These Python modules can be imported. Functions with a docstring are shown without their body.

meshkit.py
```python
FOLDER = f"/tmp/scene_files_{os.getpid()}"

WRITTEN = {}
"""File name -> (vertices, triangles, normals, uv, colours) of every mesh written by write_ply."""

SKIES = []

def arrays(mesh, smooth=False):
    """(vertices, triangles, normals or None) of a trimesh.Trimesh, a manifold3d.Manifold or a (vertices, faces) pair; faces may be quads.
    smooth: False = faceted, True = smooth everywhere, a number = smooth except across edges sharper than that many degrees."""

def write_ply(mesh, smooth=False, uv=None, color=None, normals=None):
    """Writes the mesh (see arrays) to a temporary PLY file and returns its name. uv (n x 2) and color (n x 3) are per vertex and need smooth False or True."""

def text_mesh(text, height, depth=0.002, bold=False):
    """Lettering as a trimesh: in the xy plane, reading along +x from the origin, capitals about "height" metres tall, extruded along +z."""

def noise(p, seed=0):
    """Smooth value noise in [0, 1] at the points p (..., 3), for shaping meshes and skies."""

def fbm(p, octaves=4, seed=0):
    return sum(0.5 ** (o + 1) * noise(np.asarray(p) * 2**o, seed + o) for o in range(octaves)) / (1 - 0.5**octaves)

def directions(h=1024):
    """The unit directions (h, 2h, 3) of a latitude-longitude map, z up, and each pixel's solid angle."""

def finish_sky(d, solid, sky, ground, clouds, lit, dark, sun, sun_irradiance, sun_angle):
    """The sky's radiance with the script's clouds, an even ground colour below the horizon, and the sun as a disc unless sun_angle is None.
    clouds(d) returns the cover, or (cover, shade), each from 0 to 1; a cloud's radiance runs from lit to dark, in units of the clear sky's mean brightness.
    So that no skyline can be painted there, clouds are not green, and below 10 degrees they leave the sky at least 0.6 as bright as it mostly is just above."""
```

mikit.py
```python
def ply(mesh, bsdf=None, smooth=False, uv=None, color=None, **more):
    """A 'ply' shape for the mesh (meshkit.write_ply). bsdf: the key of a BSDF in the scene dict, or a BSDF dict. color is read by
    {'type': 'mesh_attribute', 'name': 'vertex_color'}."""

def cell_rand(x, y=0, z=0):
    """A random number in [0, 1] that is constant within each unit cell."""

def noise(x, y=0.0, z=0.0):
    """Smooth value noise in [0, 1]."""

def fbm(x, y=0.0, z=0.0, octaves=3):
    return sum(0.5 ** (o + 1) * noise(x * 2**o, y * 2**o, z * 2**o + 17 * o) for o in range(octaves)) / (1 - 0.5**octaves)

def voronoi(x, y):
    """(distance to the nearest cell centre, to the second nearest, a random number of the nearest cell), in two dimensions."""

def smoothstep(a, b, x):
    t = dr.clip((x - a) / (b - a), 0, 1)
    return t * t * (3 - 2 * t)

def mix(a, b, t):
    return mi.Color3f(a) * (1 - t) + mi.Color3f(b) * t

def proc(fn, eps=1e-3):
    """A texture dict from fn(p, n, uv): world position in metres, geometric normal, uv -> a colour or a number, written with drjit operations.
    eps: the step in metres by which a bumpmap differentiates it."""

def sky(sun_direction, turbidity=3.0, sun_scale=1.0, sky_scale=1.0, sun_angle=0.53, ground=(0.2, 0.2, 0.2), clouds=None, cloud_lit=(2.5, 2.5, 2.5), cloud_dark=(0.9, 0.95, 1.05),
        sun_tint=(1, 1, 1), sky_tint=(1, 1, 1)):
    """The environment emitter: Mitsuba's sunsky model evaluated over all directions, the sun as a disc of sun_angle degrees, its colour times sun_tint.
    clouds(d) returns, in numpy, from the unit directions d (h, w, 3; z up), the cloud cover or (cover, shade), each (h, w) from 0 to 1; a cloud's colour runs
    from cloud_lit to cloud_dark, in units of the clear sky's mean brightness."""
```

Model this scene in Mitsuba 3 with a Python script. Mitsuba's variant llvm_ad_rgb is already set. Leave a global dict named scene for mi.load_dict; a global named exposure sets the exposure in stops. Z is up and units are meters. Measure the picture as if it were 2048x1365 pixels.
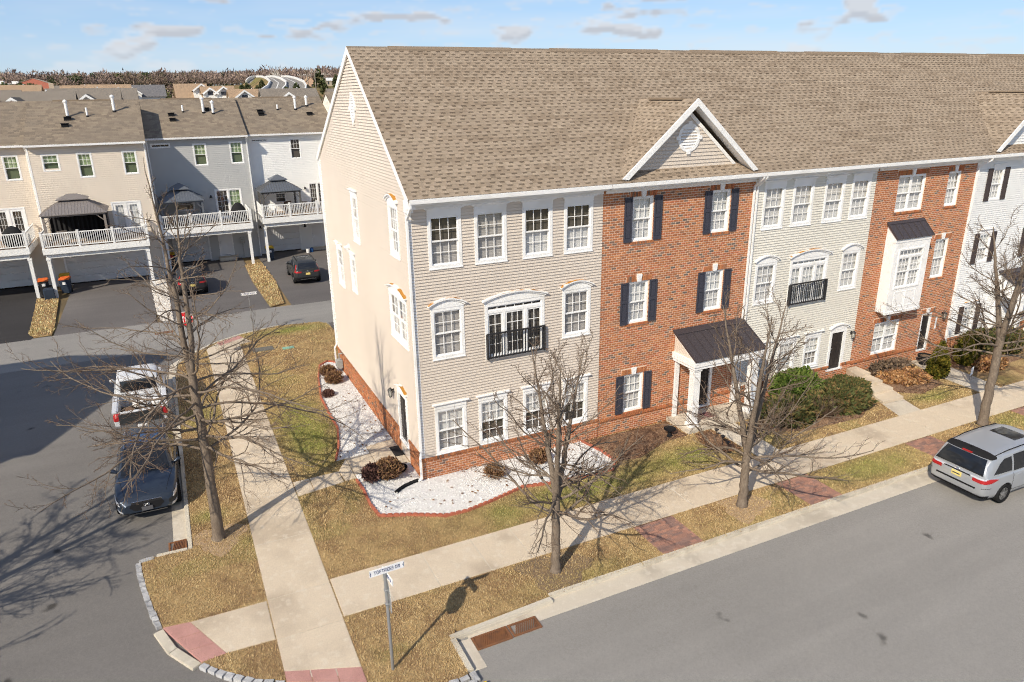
import math, numpy as np, trimesh, drjit as dr, mitsuba as mi, mikit, meshkit, shapely
import manifold3d as m3
from shapely.geometry import Polygon, box as sbox, LineString, Point, MultiPolygon
from shapely.ops import unary_union
from shapely import affinity
T = mi.ScalarTransform4f
scene, labels = {}, {}
# ---------------------------------------------------------------- camera, sky, exposure
CAM = np.array([-6.634, -21.394, 12.7])
_th, _a, _ro = np.radians([19.03871235, 64.61862317, -0.87559963])
_F = np.array([math.cos(_a), math.sin(_a), 0]); _R = np.array([math.sin(_a), -math.cos(_a), 0]); _Z = np.array([0, 0, 1.0])
_fw = _F*math.cos(_th) - _Z*math.sin(_th); _u0 = _F*math.sin(_th) + _Z*math.cos(_th)
_up = _u0*math.cos(_ro) - _R*math.sin(_ro)
scene['camera'] = {'type': 'perspective', 'fov': 70.8406, 'fov_axis': 'x', 'near_clip': 0.1, 'far_clip': 6000.0,
                   'to_world': T().look_at(CAM.tolist(), (CAM+_fw).tolist(), _up.tolist())}
SUN = np.array([-0.804*0.800, -0.595*0.800, 0.600])
def clouds(d):
    el = np.degrees(np.arcsin(np.clip(d[..., 2], -1, 1))); az = np.arctan2(d[..., 1], d[..., 0])
    h = np.maximum(np.sin(np.radians(np.maximum(el, 0))), 0.0)
    q = 1.0/(h + 0.10)                                       # a cloud deck seen in perspective
    p = np.stack([np.cos(az)*q*2.3, np.sin(az)*q*2.3, el*0+3.7], -1)
    w = meshkit.fbm(p*1.5, 4, seed=3)
    big = meshkit.fbm(np.stack([az*17, el*0.95, az*0], -1), 4, seed=11)
    c = np.clip((big - 0.585)/0.09, 0, 1)*np.clip((el-1)/2.5, 0, 1)
    small = meshkit.fbm(np.stack([az*34, el*2.6, az*0+5], -1), 4, seed=23)
    c2 = np.clip((small - 0.60)/0.14, 0, 1)*0.40*np.clip((el-0.5)/2, 0, 1)
    wisp = np.clip((meshkit.fbm(np.stack([az*5, el*0.7, az*0+9], -1), 4, seed=31) - 0.42)/0.45, 0, 1)*0.30
    veil = 0.50*np.exp(-np.maximum(el, 0)/5.0)
    cover = 1-(1-c*0.85)*(1-c2)*(1-wisp)*(1-veil)
    base = np.clip(0.5-(np.clip((meshkit.fbm(np.stack([az*17, el*0.95-0.40, az*0], -1), 4, seed=11)-0.585)/0.09, 0, 1)-c)*0.6, 0, 1)
    return cover, np.clip(0.05+0.75*base*np.clip(c+c2, 0, 1)-veil*0.2, 0, 1)
scene['sky'] = mikit.sky(SUN.tolist(), turbidity=2.4, clouds=clouds, cloud_lit=(2.7, 2.7, 2.75), cloud_dark=(1.5, 1.55, 1.7), sky_tint=(0.92, 1.05, 1.20), sun_tint=(0.89, 0.99, 1.15), sky_scale=0.92)
exposure = 1.95

# ---------------------------------------------------------------- helpers
COUNT = {}
def key(name, parent=None):
    base = name if parent is None else parent + '__' + name
    n = COUNT.get(base, 0); COUNT[base] = n + 1
    return base if n == 0 else '%s_%03d' % (base, n)
def thing(name, label, cat, group=None):
    k = key(name); labels[k] = {'label': label, 'category': cat}
    if group: labels[k]['group'] = group
    return k
def struct(name, label=None, kind='structure', cat=None):
    k = key(name); labels[k] = {'kind': kind}
    if label: labels[k]['label'] = label
    if cat: labels[k]['category'] = cat
    return k
def arr(m):
    if isinstance(m, MB): return m.arrays()
    if hasattr(m, 'to_mesh'):
        q = m.to_mesh(); return np.asarray(q.vert_properties[:, :3], float), np.asarray(q.tri_verts, int)
    if isinstance(m, trimesh.Trimesh): return np.array(m.vertices), np.array(m.faces)
    return np.asarray(m[0], float), np.asarray(m[1], int)
def put(k, m, bsdf, smooth=False, color=None, label=None, kind=None, uv=None):
    v, f = arr(m)
    if len(f) == 0: return k
    if isinstance(m, MB) and m.c and color is None and bsdf.startswith('vc_'): color = m.colors()
    scene[k] = mikit.ply((v, f), 'mat_'+bsdf, smooth=smooth, color=color, uv=uv)
    if label or kind:
        labels.setdefault(k, {})
        if label: labels[k]['label'] = label
        if kind: labels[k]['kind'] = kind
    return k
def part(name, parent, m, bsdf, smooth=False, **kw):
    v, f = arr(m)
    if len(f) == 0: return None
    return put(key(name, parent), m, bsdf, smooth, **kw)
class FR:
    "a frame on a wall: a along it, d out of it, z up"
    def __init__(s, O, u, n, w=(0, 0, 1)):
        s.O = np.array(O, float); s.M = np.array([u, n, w], float); s.flip = np.linalg.det(s.M) < 0
    def __call__(s, p): return s.O + np.asarray(p, float) @ s.M
WORLD = FR((0, 0, 0), (1, 0, 0), (0, 1, 0))
BOXF = np.array([[0,1,3],[0,3,2],[4,6,7],[4,7,5],[0,4,5],[0,5,1],[2,3,7],[2,7,6],[0,2,6],[0,6,4],[1,5,7],[1,7,3]])
class MB:
    "collects pieces into one mesh"
    def __init__(s, fr=WORLD): s.fr = fr; s.v = []; s.f = []; s.c = []; s.n = 0
    def add(s, v, f, c=None, raw=False):
        v = np.asarray(v, float); f = np.asarray(f, int)
        if not raw:
            v = s.fr(v)
            if s.fr.flip: f = f[:, ::-1]
        s.v.append(v); s.f.append(f + s.n); s.n += len(v)
        if c is not None:
            c = np.asarray(c, float); s.c.append(np.tile(c, (len(v), 1)) if c.ndim == 1 else c)
        return s
    def box(s, a0, a1, d0, d1, z0, z1, c=None):
        v = np.array([[a, d, z] for a in (a0, a1) for d in (d0, d1) for z in (z0, z1)], float)
        return s.add(v, BOXF, c)
    def ring(s, a0, a1, z0, z1, w, d0, d1, wb=None, wt=None):
        wb = w if wb is None else wb; wt = w if wt is None else wt
        s.box(a0, a0+w, d0, d1, z0, z1); s.box(a1-w, a1, d0, d1, z0, z1)
        s.box(a0+w, a1-w, d0, d1, z0, z0+wb); return s.box(a0+w, a1-w, d0, d1, z1-wt, z1)
    def poly(s, P, d0, d1, c=None, axis='d'):
        "extrude a polygon given in (a,z) from d0 to d1 (axis d), or in (a,d) from z0 to z1 (axis z)"
        P = Polygon(P) if not hasattr(P, 'geom_type') else P
        for g in getattr(P, 'geoms', [P]):
            if g.area < 1e-9: continue
            m = trimesh.creation.extrude_polygon(g, d1-d0, engine='earcut'); v = np.array(m.vertices); v[:, 2] += d0; f = np.array(m.faces)
            if axis == 'd': v = v[:, [0, 2, 1]]; f = f[:, ::-1]
            s.add(v, f, c)
        return s
    def quad(s, p, c=None): return s.add(p, [[0, 1, 2], [0, 2, 3]], c)
    def bar(s, p, q, r, n=6, r2=None, c=None):
        p = np.asarray(p, float); q = np.asarray(q, float); t = (q-p)/np.linalg.norm(q-p)
        a = np.cross(t, [0, 0, 1] if abs(t[2]) < .9 else [1, 0, 0]); a /= np.linalg.norm(a); b = np.cross(t, a)
        an = np.arange(n)*2*np.pi/n + np.pi/n; ring = np.cos(an)[:, None]*a + np.sin(an)[:, None]*b
        v = np.vstack([p+ring*r, q+ring*(r if r2 is None else r2)]); i = np.arange(n); j = (i+1) % n
        f = np.vstack([np.stack([i, i+n, j+n], 1), np.stack([i, j+n, j], 1), [[0, k+1, k+2] for k in range(0)] if 0 else np.zeros((0, 3), int),
                       np.array([[0, k, k+1] for k in range(1, n-1)]), np.array([[n, n+k+1, n+k] for k in range(1, n-1)])])
        return s.add(v, f, c)
    def mesh(s, m, M=None, c=None):
        v, f = arr(m)
        if M is not None: v = v @ np.asarray(M)[:3, :3].T + np.asarray(M)[:3, 3]
        return s.add(v, f, c)
    def arrays(s): return (np.vstack(s.v), np.vstack(s.f)) if s.v else (np.zeros((0, 3)), np.zeros((0, 3), int))
    def colors(s): return np.vstack(s.c)
def mat(tx=0, ty=0, tz=0, rz=0, sx=1, sy=1, sz=1):
    c, s_ = math.cos(rz), math.sin(rz)
    return np.array([[c*sx, -s_*sy, 0, tx], [s_*sx, c*sy, 0, ty], [0, 0, sz, tz], [0, 0, 0, 1.0]])
PAL = {}
def palette(fam, cols, n=11):
    "a few plain materials for single pieces: the colours of a family in N groups by brightness"
    if fam not in PAL:
        c = np.array(cols); o = np.argsort(c.sum(1)); g = np.array_split(c[o], n); PAL[fam] = np.array([x.mean(0) for x in g])
        for q, x in enumerate(PAL[fam]): scene['mat_%s_tone_%03d' % (fam, q)] = two({'type': 'diffuse', 'reflectance': rgb(*x)})
    return PAL[fam]
def pieces(parent, name, items, bsdf, most=300, rest=None):
    "items: (v, f, colour, centre). The 300 nearest to the eye are entries of their own, the rest one part of kind stuff"
    d = np.array([np.linalg.norm(it[3]-CAM) for it in items]); order = np.argsort(d, kind='stable')
    P = palette(name, [items[i][2] for i in order[:600]])
    for i in order[:most]:
        v, f, c, _ = items[i]
        scene[key(name, parent)] = mikit.ply((v, f), 'mat_%s_tone_%03d' % (name, np.abs(P-c).sum(1).argmin()))
    if len(order) > most:
        b = MB()
        for i in order[most:]: b.add(items[i][0], items[i][1], items[i][2], raw=True)
        part(rest or name+'s', parent, b, bsdf, kind='stuff')
def tubes(P, R, sides):
    "P (N,k,3), R (N,k) -> one mesh; also the faces' branch index"
    N, k, _ = P.shape; t = np.gradient(P, axis=1); t /= np.linalg.norm(t, axis=2, keepdims=True)+1e-12
    ref = np.where(np.abs(t[..., 2:]) < .9, [0, 0, 1.0], [1.0, 0, 0]); a = np.cross(t, ref); a /= np.linalg.norm(a, axis=2, keepdims=True)+1e-12
    b = np.cross(t, a); an = np.arange(sides)*2*np.pi/sides
    v = P[:, :, None] + R[:, :, None, None]*(np.cos(an)[:, None]*a[:, :, None] + np.sin(an)[:, None]*b[:, :, None])
    i, j = np.meshgrid(np.arange(k-1), np.arange(sides), indexing='ij'); j2 = (j+1) % sides
    q = np.stack([i*sides+j, (i+1)*sides+j, (i+1)*sides+j2, i*sides+j2], -1).reshape(-1, 4)
    tri = np.vstack([q[:, [0, 1, 2]], q[:, [0, 2, 3]]])
    f = (tri[None]+(np.arange(N)*k*sides)[:, None, None]).reshape(-1, 3)
    return v.reshape(-1, 3), f, np.repeat(np.arange(N), len(tri))

# ---------------------------------------------------------------- materials
def rgb(*c): return {'type': 'rgb', 'value': [float(x) for x in c]}
def two(b): return {'type': 'twosided', 'bsdf': b}
def prin(name, color, rough=.6, **kw):
    if rough >= .8:
        scene['mat_'+name] = two({'type': 'diffuse', 'reflectance': color if isinstance(color, dict) else rgb(*color)}); return
    scene['mat_'+name] = two({'type': 'principled', 'base_color': color if isinstance(color, dict) else rgb(*color), 'roughness': rough, 'specular': kw.pop('specular', .4), **kw})
N, FB, MX, SS = mikit.noise, mikit.fbm, mikit.mix, mikit.smoothstep
VC = {'type': 'mesh_attribute', 'name': 'vertex_color'}
prin('vc_matt', VC, .85, specular=.2)
prin('vc_leaf', VC, .8, specular=.15)
prin('vc_paint', VC, .45)
def p_trim(p, n, uv): return MX((.80, .80, .80), (.66, .65, .62), SS(.52, .85, FB(p.x*1.7, p.y*1.7, p.z*2.3))*.6)
prin('trim', mikit.proc(p_trim), .5)
def siding(name, c, c2):
    def fn(p, n, uv):
        w = FB(p.x*.5+p.y*.5, p.z*.35, p.y*.4)
        return MX(c, c2, dr.clip(w*1.1-.25, 0, 1))
    prin(name, mikit.proc(fn), .55, specular=.3)
siding('siding_beige', (.64, .565, .49), (.57, .50, .43))
siding('siding_cream', (.72, .69, .62), (.64, .61, .54))
siding('siding_white', (.80, .80, .79), (.70, .70, .69))
siding('siding_tan', (.70, .62, .525), (.63, .555, .465))
siding('siding_grey', (.47, .475, .47), (.41, .415, .415))
def p_mortar(p, n, uv): return MX((.78, .60, .46), (.68, .50, .38), FB(p.x*6, p.y*6, p.z*6))
prin('mortar', mikit.proc(p_mortar), .9, specular=.1)
prin('shutter', (.045, .047, .066), .42)
prin('shutter_brown', (.055, .042, .042), .45)
prin('black_metal', (.022, .022, .025), .45)
prin('bronze_roof', (.050, .042, .046), .42, specular=.5)
prin('dark_door', (.028, .024, .024), .35)
prin('white_door', (.72, .72, .74), .4)
prin('dark_room', (.10, .09, .08), .8)
def p_blind(c1, c2, per):
    def fn(p, n, uv):
        t = p.z/per - dr.floor(p.z/per)
        return MX(c1, c2, SS(.62, .95, t))
    return fn
prin('blind_grey', mikit.proc(p_blind((.40, .385, .37), (.20, .19, .18), .05)), .7)
prin('blind_white', mikit.proc(p_blind((.60, .60, .59), (.38, .38, .38), .05)), .7)
prin('curtain_white', (.66, .67, .66), .8)
def p_green(p, n, uv): return MX((.27, .37, .19), (.42, .50, .33), SS(.3, .7, N(p.x*14, 0, p.z*.4)))
prin('curtain_green', mikit.proc(p_green), .8); prin('curtain_green_dark', (.13, .165, .105), .8)
scene['mat_glass'] = {'type': 'thindielectric', 'int_ior': 1.5}
def p_conc(base, dark, warm, sc=1.0):
    def fn(p, n, uv):
        a = FB(p.x*.9*sc, p.y*.9*sc, 1.3, octaves=4); b = FB(p.x*7, p.y*7, 4.1, octaves=3); g = N(p.x*120, p.y*120, p.z*50)
        c = MX(base, dark, SS(.42, .75, a)*.8); c = MX(c, warm, SS(.55, .8, b)*.45)
        return c*(0.90+.2*g)
    return fn
prin('concrete', mikit.proc(p_conc((.62, .525, .405), (.45, .37, .28), (.68, .61, .51))), .85, specular=.15)
prin('concrete_old', mikit.proc(p_conc((.58, .52, .43), (.42, .37, .30), (.66, .61, .53), 1.6)), .85, specular=.15)
prin('kerb', mikit.proc(p_conc((.58, .53, .44), (.43, .385, .31), (.66, .61, .52), 1.3)), .85, specular=.15)
def asphalt(name, c, c2, spots=True):
    def fn(p, n, uv):
        big = FB(p.x*.22, p.y*.22, 2.2, octaves=4); g = N(p.x*75, p.y*75, 0.5); g2 = N(p.x*23, p.y*23, 8.5)
        streak = FB(p.x*.16, p.y*2.4, 5.0, octaves=3)
        col = MX(c, c2, dr.clip(big*1.3-.15, 0, 1)); col = col*(.74+.34*g+.18*g2)*(0.93+.14*streak)
        if spots:
            d1, d2, w = mikit.voronoi(p.x*.38, p.y*.38)
            oil = SS(.13, .04, d1+.10*N(p.x*6, p.y*6, 1.0))*SS(.50, .62, w)
            col = col*(1-.6*oil)
        return col
    prin(name, mikit.proc(fn), .85, specular=.2)
asphalt('asphalt', (.235, .225, .212), (.305, .290, .272)); asphalt('asphalt_side', (.165, .156, .149), (.215, .203, .193))
asphalt('asphalt_drive', (.125, .116, .114), (.175, .162, .156), False)
asphalt('asphalt_black', (.045, .044, .046), (.062, .059, .060), False)
GREEN = [(-2.9, 6.0, 1.0, 3.2, 1.0), (4.8, -3.1, 3.6, .75, .8), (-1.2, 19.7, 2.2, .7, .8), (14.6, -6.4, 2.2, .7, .75), (9.3, -2.9, 1.3, .8, .7), (12.9, -2.9, .5, .9, .5), (-6.9, 1.0, .5, .35, .7), (-6.6, 9.5, .8, 1.2, .6), (2.2, -7.0, 1.6, .4, .35), (22.8, -6.4, 1.6, .7, .6), (22.2, -3.3, 1.3, .5, .7), (-6.0, -1.0, .5, .3, .3)]
def greenness(x, y, exp, sq):
    return sum(w*exp(-(sq((x-a)/p)+sq((y-b)/q))) for a, b, p, q, w in GREEN)
def p_lawn(p, n, uv):
    b = FB(p.x*1.9, p.y*1.9, 6.0, octaves=4); g = N(p.x*38, p.y*38, 2.0); g2 = N(p.x*11, p.y*11, 9.0)
    c = MX((.40, .285, .145), (.27, .175, .095), SS(.35, .68, b)); w = greenness(p.x, p.y, dr.exp, dr.square)
    c = MX(c, (.235, .24, .075), dr.clip(w*(.35+1.3*b)+SS(.60, .75, FB(p.x*.6, p.y*.6, 1.0, octaves=3))*.35, 0, .9))
    return c*(.62+.46*g+.30*g2)
prin('lawn', mikit.proc(p_lawn), .95, specular=.05)
def p_mulch(p, n, uv):
    g = FB(p.x*26, p.y*26, p.z*26, octaves=3); a = FB(p.x*2, p.y*2, 3.0)
    return MX((.115, .065, .045), (.30, .195, .125), SS(.3, .75, g*.7+a*.35))
prin('mulch', mikit.proc(p_mulch), .95, specular=.05)
def p_gravelbed(p, n, uv): return MX((.60, .585, .57), (.74, .735, .73), FB(p.x*14, p.y*14, 1.0))
prin('gravel_base', mikit.proc(p_gravelbed), .9, specular=.1)
def p_pink(p, n, uv): return MX((.53, .30, .265), (.42, .225, .20), FB(p.x*3, p.y*3, 1.0))*(.92+.16*N(p.x*60, p.y*60, 1.0))
prin('pink_ramp', mikit.proc(p_pink), .85, specular=.15)
def p_rust(p, n, uv): return MX((.30, .13, .055), (.13, .075, .055), FB(p.x*9, p.y*9, p.z*9))
prin('rust', mikit.proc(p_rust), .8, specular=.3)
def p_weather(p, n, uv):
    t = SS(.46, .56, FB(p.x*3.1, p.y*3.1, p.z*3.1+4)); return MX((.46, .215, .04), (.80, .79, .76), t)
prin('weathered_cap', mikit.proc(p_weather), .6)
prin('dark_hole', (.012, .011, .011), .9, specular=.05)
def p_bark(p, n, uv): return MX((.255, .205, .160), (.125, .098, .078), FB(p.x*16, p.y*16, p.z*5))*(.8+.4*N(p.x*50, p.y*50, p.z*18))
prin('bark', mikit.proc(p_bark), .9, specular=.1)
prin('twig', (.165, .115, .085), .85, specular=.15)
def p_shing(c1, c2, c3):
    def fn(p, n, uv):
        r = dr.floor(p.z/.105); x = p.x/.34+mikit.cell_rand(r, 3)*7
        k = mikit.cell_rand(dr.floor(x), r, 1.0); e = p.z/.105-r
        w = FB(p.x*.7, p.z*.9, p.y*.7)
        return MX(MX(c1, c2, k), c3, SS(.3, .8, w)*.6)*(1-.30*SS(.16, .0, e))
    return fn
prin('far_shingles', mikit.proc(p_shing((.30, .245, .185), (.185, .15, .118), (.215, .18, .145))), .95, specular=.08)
prin('steel_post', (.36, .37, .38), .45, metallic=.6)
prin('plastic_white', (.80, .80, .80), .4)
# ---------------------------------------------------------------- walls, windows, roofs
rng = np.random.default_rng(7)
BRICKS = [((.42, .170, .080), 5), ((.46, .20, .095), 4), ((.375, .145, .072), 4), ((.44, .155, .08), 3), ((.35, .17, .10), 2), ((.17, .135, .115), .8), ((.25, .15, .11), 1)]
_bp = np.array([w for _, w in BRICKS]); _bp = _bp/_bp.sum()
def brick_col(): return np.array(BRICKS[rng.choice(len(BRICKS), p=_bp)][0])*rng.uniform(.9, 1.1)
def slab_piece(fr, a0, a1, d0, d1, z0, z1, col):
    "a box without its back"
    e = .004; v = np.array([[a0, d0, z0], [a1, d0, z0], [a1, d0, z1], [a0, d0, z1], [a0+e, d1, z0+e], [a1-e, d1, z0+e], [a1-e, d1, z1-e], [a0+e, d1, z1-e]])
    f = np.array([[4, 5, 6], [4, 6, 7], [0, 1, 5], [0, 5, 4], [1, 2, 6], [1, 6, 5], [2, 3, 7], [2, 7, 6], [3, 0, 4], [3, 4, 7]])
    v = fr(v); f = f if not fr.flip else f[:, ::-1]
    return v, f, col, v.mean(0)
BC, BL, BJ = .088, .213, .0215
def brickwork(parent, fr, a0, a1, z0, z1, holes, top=None, d=.012, most=300, phase=0):
    "running bond on the mortar face d=0; holes: rectangles (a0,a1,z0,z1)"
    it = []; n = int(round((z1-z0)/BC)); c = (z1-z0)/n
    for k in range(n):
        zb, zt = z0+k*c+BJ/2, z0+(k+1)*c-BJ/2
        bad = sorted([(h[0], h[1]) for h in holes if h[2] < zt-.012 and h[3] > zb+.012])
        x = a0-(BL/2 if (k+phase) % 2 else 0)
        while x < a1:
            segs = [(max(x, a0), min(x+BL-BJ, a1))]
            for p, q in bad:
                segs = [s for u, w in segs for s in ((u, min(w, p)), (max(u, q), w)) if s[1]-s[0] > .025]
            for u, w in segs:
                if w-u > .02: it.append(slab_piece(fr, u, w, 0, d+rng.uniform(-.003, .003), zb, zt, brick_col()))
            x += BL
    return it
def soldier(fr, a0, a1, z0, z1, splay=0., d=.022, step=.079, key=True):
    "a row of bricks on end"
    it = []; n = max(2, int(round((a1-a0)/step))); w = (a1-a0)/n
    for i in range(n):
        p, q = a0+i*w+.005, a0+(i+1)*w-.005; m = (a0+a1)/2; s = splay*((p+q)/2-m)/((a1-a0)/2)
        v, f, c, ce = slab_piece(FR((0, 0, 0), (1, 0, 0), (0, 1, 0)), p, q, 0, d, z0, z1, brick_col())
        v[[2, 3, 6, 7], 0] += s; v = fr(v); it.append((v, f if not fr.flip else f[:, ::-1], c, v.mean(0)))
    return it
def cuts(poly):
    "a polygon cut into convex pieces at its vertices"
    xs = sorted(set(round(x, 5) for g in getattr(poly, 'geoms', [poly]) if g.geom_type == 'Polygon' for x, _ in list(g.exterior.coords)+[q for r in g.interiors for q in r.coords]))
    out = []
    for u, w in zip(xs, xs[1:]):
        if w-u < 1e-4: continue
        q = poly.intersection(sbox(u, -50, w, 60))
        out += [g for g in getattr(q, 'geoms', [q]) if g.geom_type == 'Polygon' and g.area > 1e-5]
    return out
def boards(parent, fr, poly, holes, e, bsdf, z0, out=.027, inn=.0, name='siding_board'):
    "lapped siding: each course a board of its own"
    area = poly.difference(unary_union([sbox(h[0], h[2], h[1], h[3]) for h in holes])) if holes else poly
    lo, hi = area.bounds[1], area.bounds[3]; z = z0
    while z < hi:
        strip = area.intersection(sbox(-100, z, 200, z+e))
        if not strip.is_empty and strip.area > 1e-3:
          for one in getattr(strip, 'geoms', [strip]):
            if one.geom_type != 'Polygon': continue
            b = MB(fr)
            for g in cuts(one):
                P = np.array(shapely.geometry.polygon.orient(g).exterior.coords)[:-1]; n = len(P)
                b.add(np.column_stack([P[:, 0], np.full(n, .001), P[:, 1]]), [[0, i+1, i] for i in range(1, n-1)])
                g = g.intersection(sbox(-100, z, 200, z+e*.70))
                if g.geom_type != 'Polygon' or g.area < 1e-5: continue
                P = np.array(shapely.geometry.polygon.orient(g).exterior.coords)[:-1]; n = len(P)
                dd = out-.006*np.clip((P[:, 1]-z)/e, 0, 1)-np.where(P[:, 1] > z+e*.69, .012, 0)
                b.add(np.column_stack([P[:, 0], dd, P[:, 1]]), [[0, i+1, i] for i in range(1, n-1)])
                low = [i for i in range(n) if P[i, 1] < z+1e-4]
                if len(low) >= 2:
                    x0, x1 = P[low, 0].min(), P[low, 0].max()
                    b.quad([[x0, out, z], [x1, out, z], [x1, 0, z], [x0, 0, z]])
            part(name, parent, b, bsdf)
        z += e
def core(parent, fr, poly, holes, bsdf, depth=.17, name=None):
    g = poly.difference(unary_union([sbox(h[0], h[2], h[1], h[3]) for h in holes])) if holes else poly
    b = MB(fr); b.poly(g, -depth, 0)
    return b
def arch_pts(a0, a1, z, rise, n=12, wide=0.):
    m = (a0+a1)/2; h = (a1-a0)/2+wide; t = np.linspace(-1, 1, n)
    return [(m+h*q, z+rise*(1-q*q)) for q in t]
def sash(par, fr, a0, a1, z0, z1, d, cols, rows, w=.042, bsdf='trim', mw=.018, pane='pane', join=False):
    b = MB(fr); b.ring(a0, a1, z0, z1, w, d-.02, d+.02)
    i0, i1, j0, j1 = a0+w, a1-w, z0+w, z1-w
    cw, rh = (i1-i0)/cols, (j1-j0)/rows
    for i in range(1, cols): b.box(i0+i*cw-mw/2, i0+i*cw+mw/2, d-.010, d+.012, j0, j1)
    for j in range(1, rows):
        for i in range(cols):
            u, v = i0+i*cw+(mw/2 if i else 0), i0+(i+1)*cw-(mw/2 if i < cols-1 else 0)
            b.box(u, v, d-.010, d+.012, j0+j*rh-mw/2, j0+j*rh+mw/2)
    part('sash', par, b, bsdf)
    if join:
        part(pane, par, MB(fr).quad([[i0, d, j0], [i1, d, j0], [i1, d, j1], [i0, d, j1]]), 'glass'); return
    for j in range(rows):
        for i in range(cols):
            u, v = i0+i*cw+(mw/2 if i else 0), i0+(i+1)*cw-(mw/2 if i < cols-1 else 0)
            p, q = j0+j*rh+(mw/2 if j else 0), j0+(j+1)*rh-(mw/2 if j < rows-1 else 0)
            t = rng.uniform(-.0012, .0012)
            part(pane, par, MB(fr).quad([[u, d+t, p], [v, d-t, p], [v, d-t, q], [u, d+t, q]]), 'glass')
def head_flat(par, fr, a0, a1, z, h=.20, wide=.09, cap=None):
    b = MB(fr); b.box(a0, a1, 0, .055, z, z+h-.06)
    b.box(a0-wide*.45, a1+wide*.45, 0, .085, z+h-.06, z+h-.03); b.box(a0-wide, a1+wide, 0, .125, z+h-.03, z+h)
    k = part('head', par, b, 'trim')
    if cap: part('head_cap', par, MB(fr).box(a0-wide+.004, a1+wide-.004, .004, .128, z+h, z+h+.008), cap)
def head_arch(par, fr, a0, a1, z, h=.10, rise=.20, wide=.10, cap='weathered_cap'):
    b = MB(fr); b.poly(arch_pts(a0, a1, z+h*.35, rise)+[(a1, z), (a0, z)], 0, .05)
    up = arch_pts(a0, a1, z+h*.35, rise, 14, wide*.4); b.poly(up+[(x, y+.05) for x, y in up][::-1], 0, .085)
    up = arch_pts(a0, a1, z+h*.35+.05, rise, 14, wide); b.poly(up+[(x, y+.045) for x, y in up][::-1], 0, .13)
    k = part('head', par, b, 'trim')
    c = MB(fr); up = arch_pts(a0, a1, z+h*.35+.095, rise, 14, wide-.006)
    for (x, y), (x2, y2) in zip(up, up[1:]): c.quad([[x, .002, y+.006], [x2, .002, y2+.006], [x2, .134, y2+.004], [x, .134, y+.004]])
    part('head_cap', par, c, cap)
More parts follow.
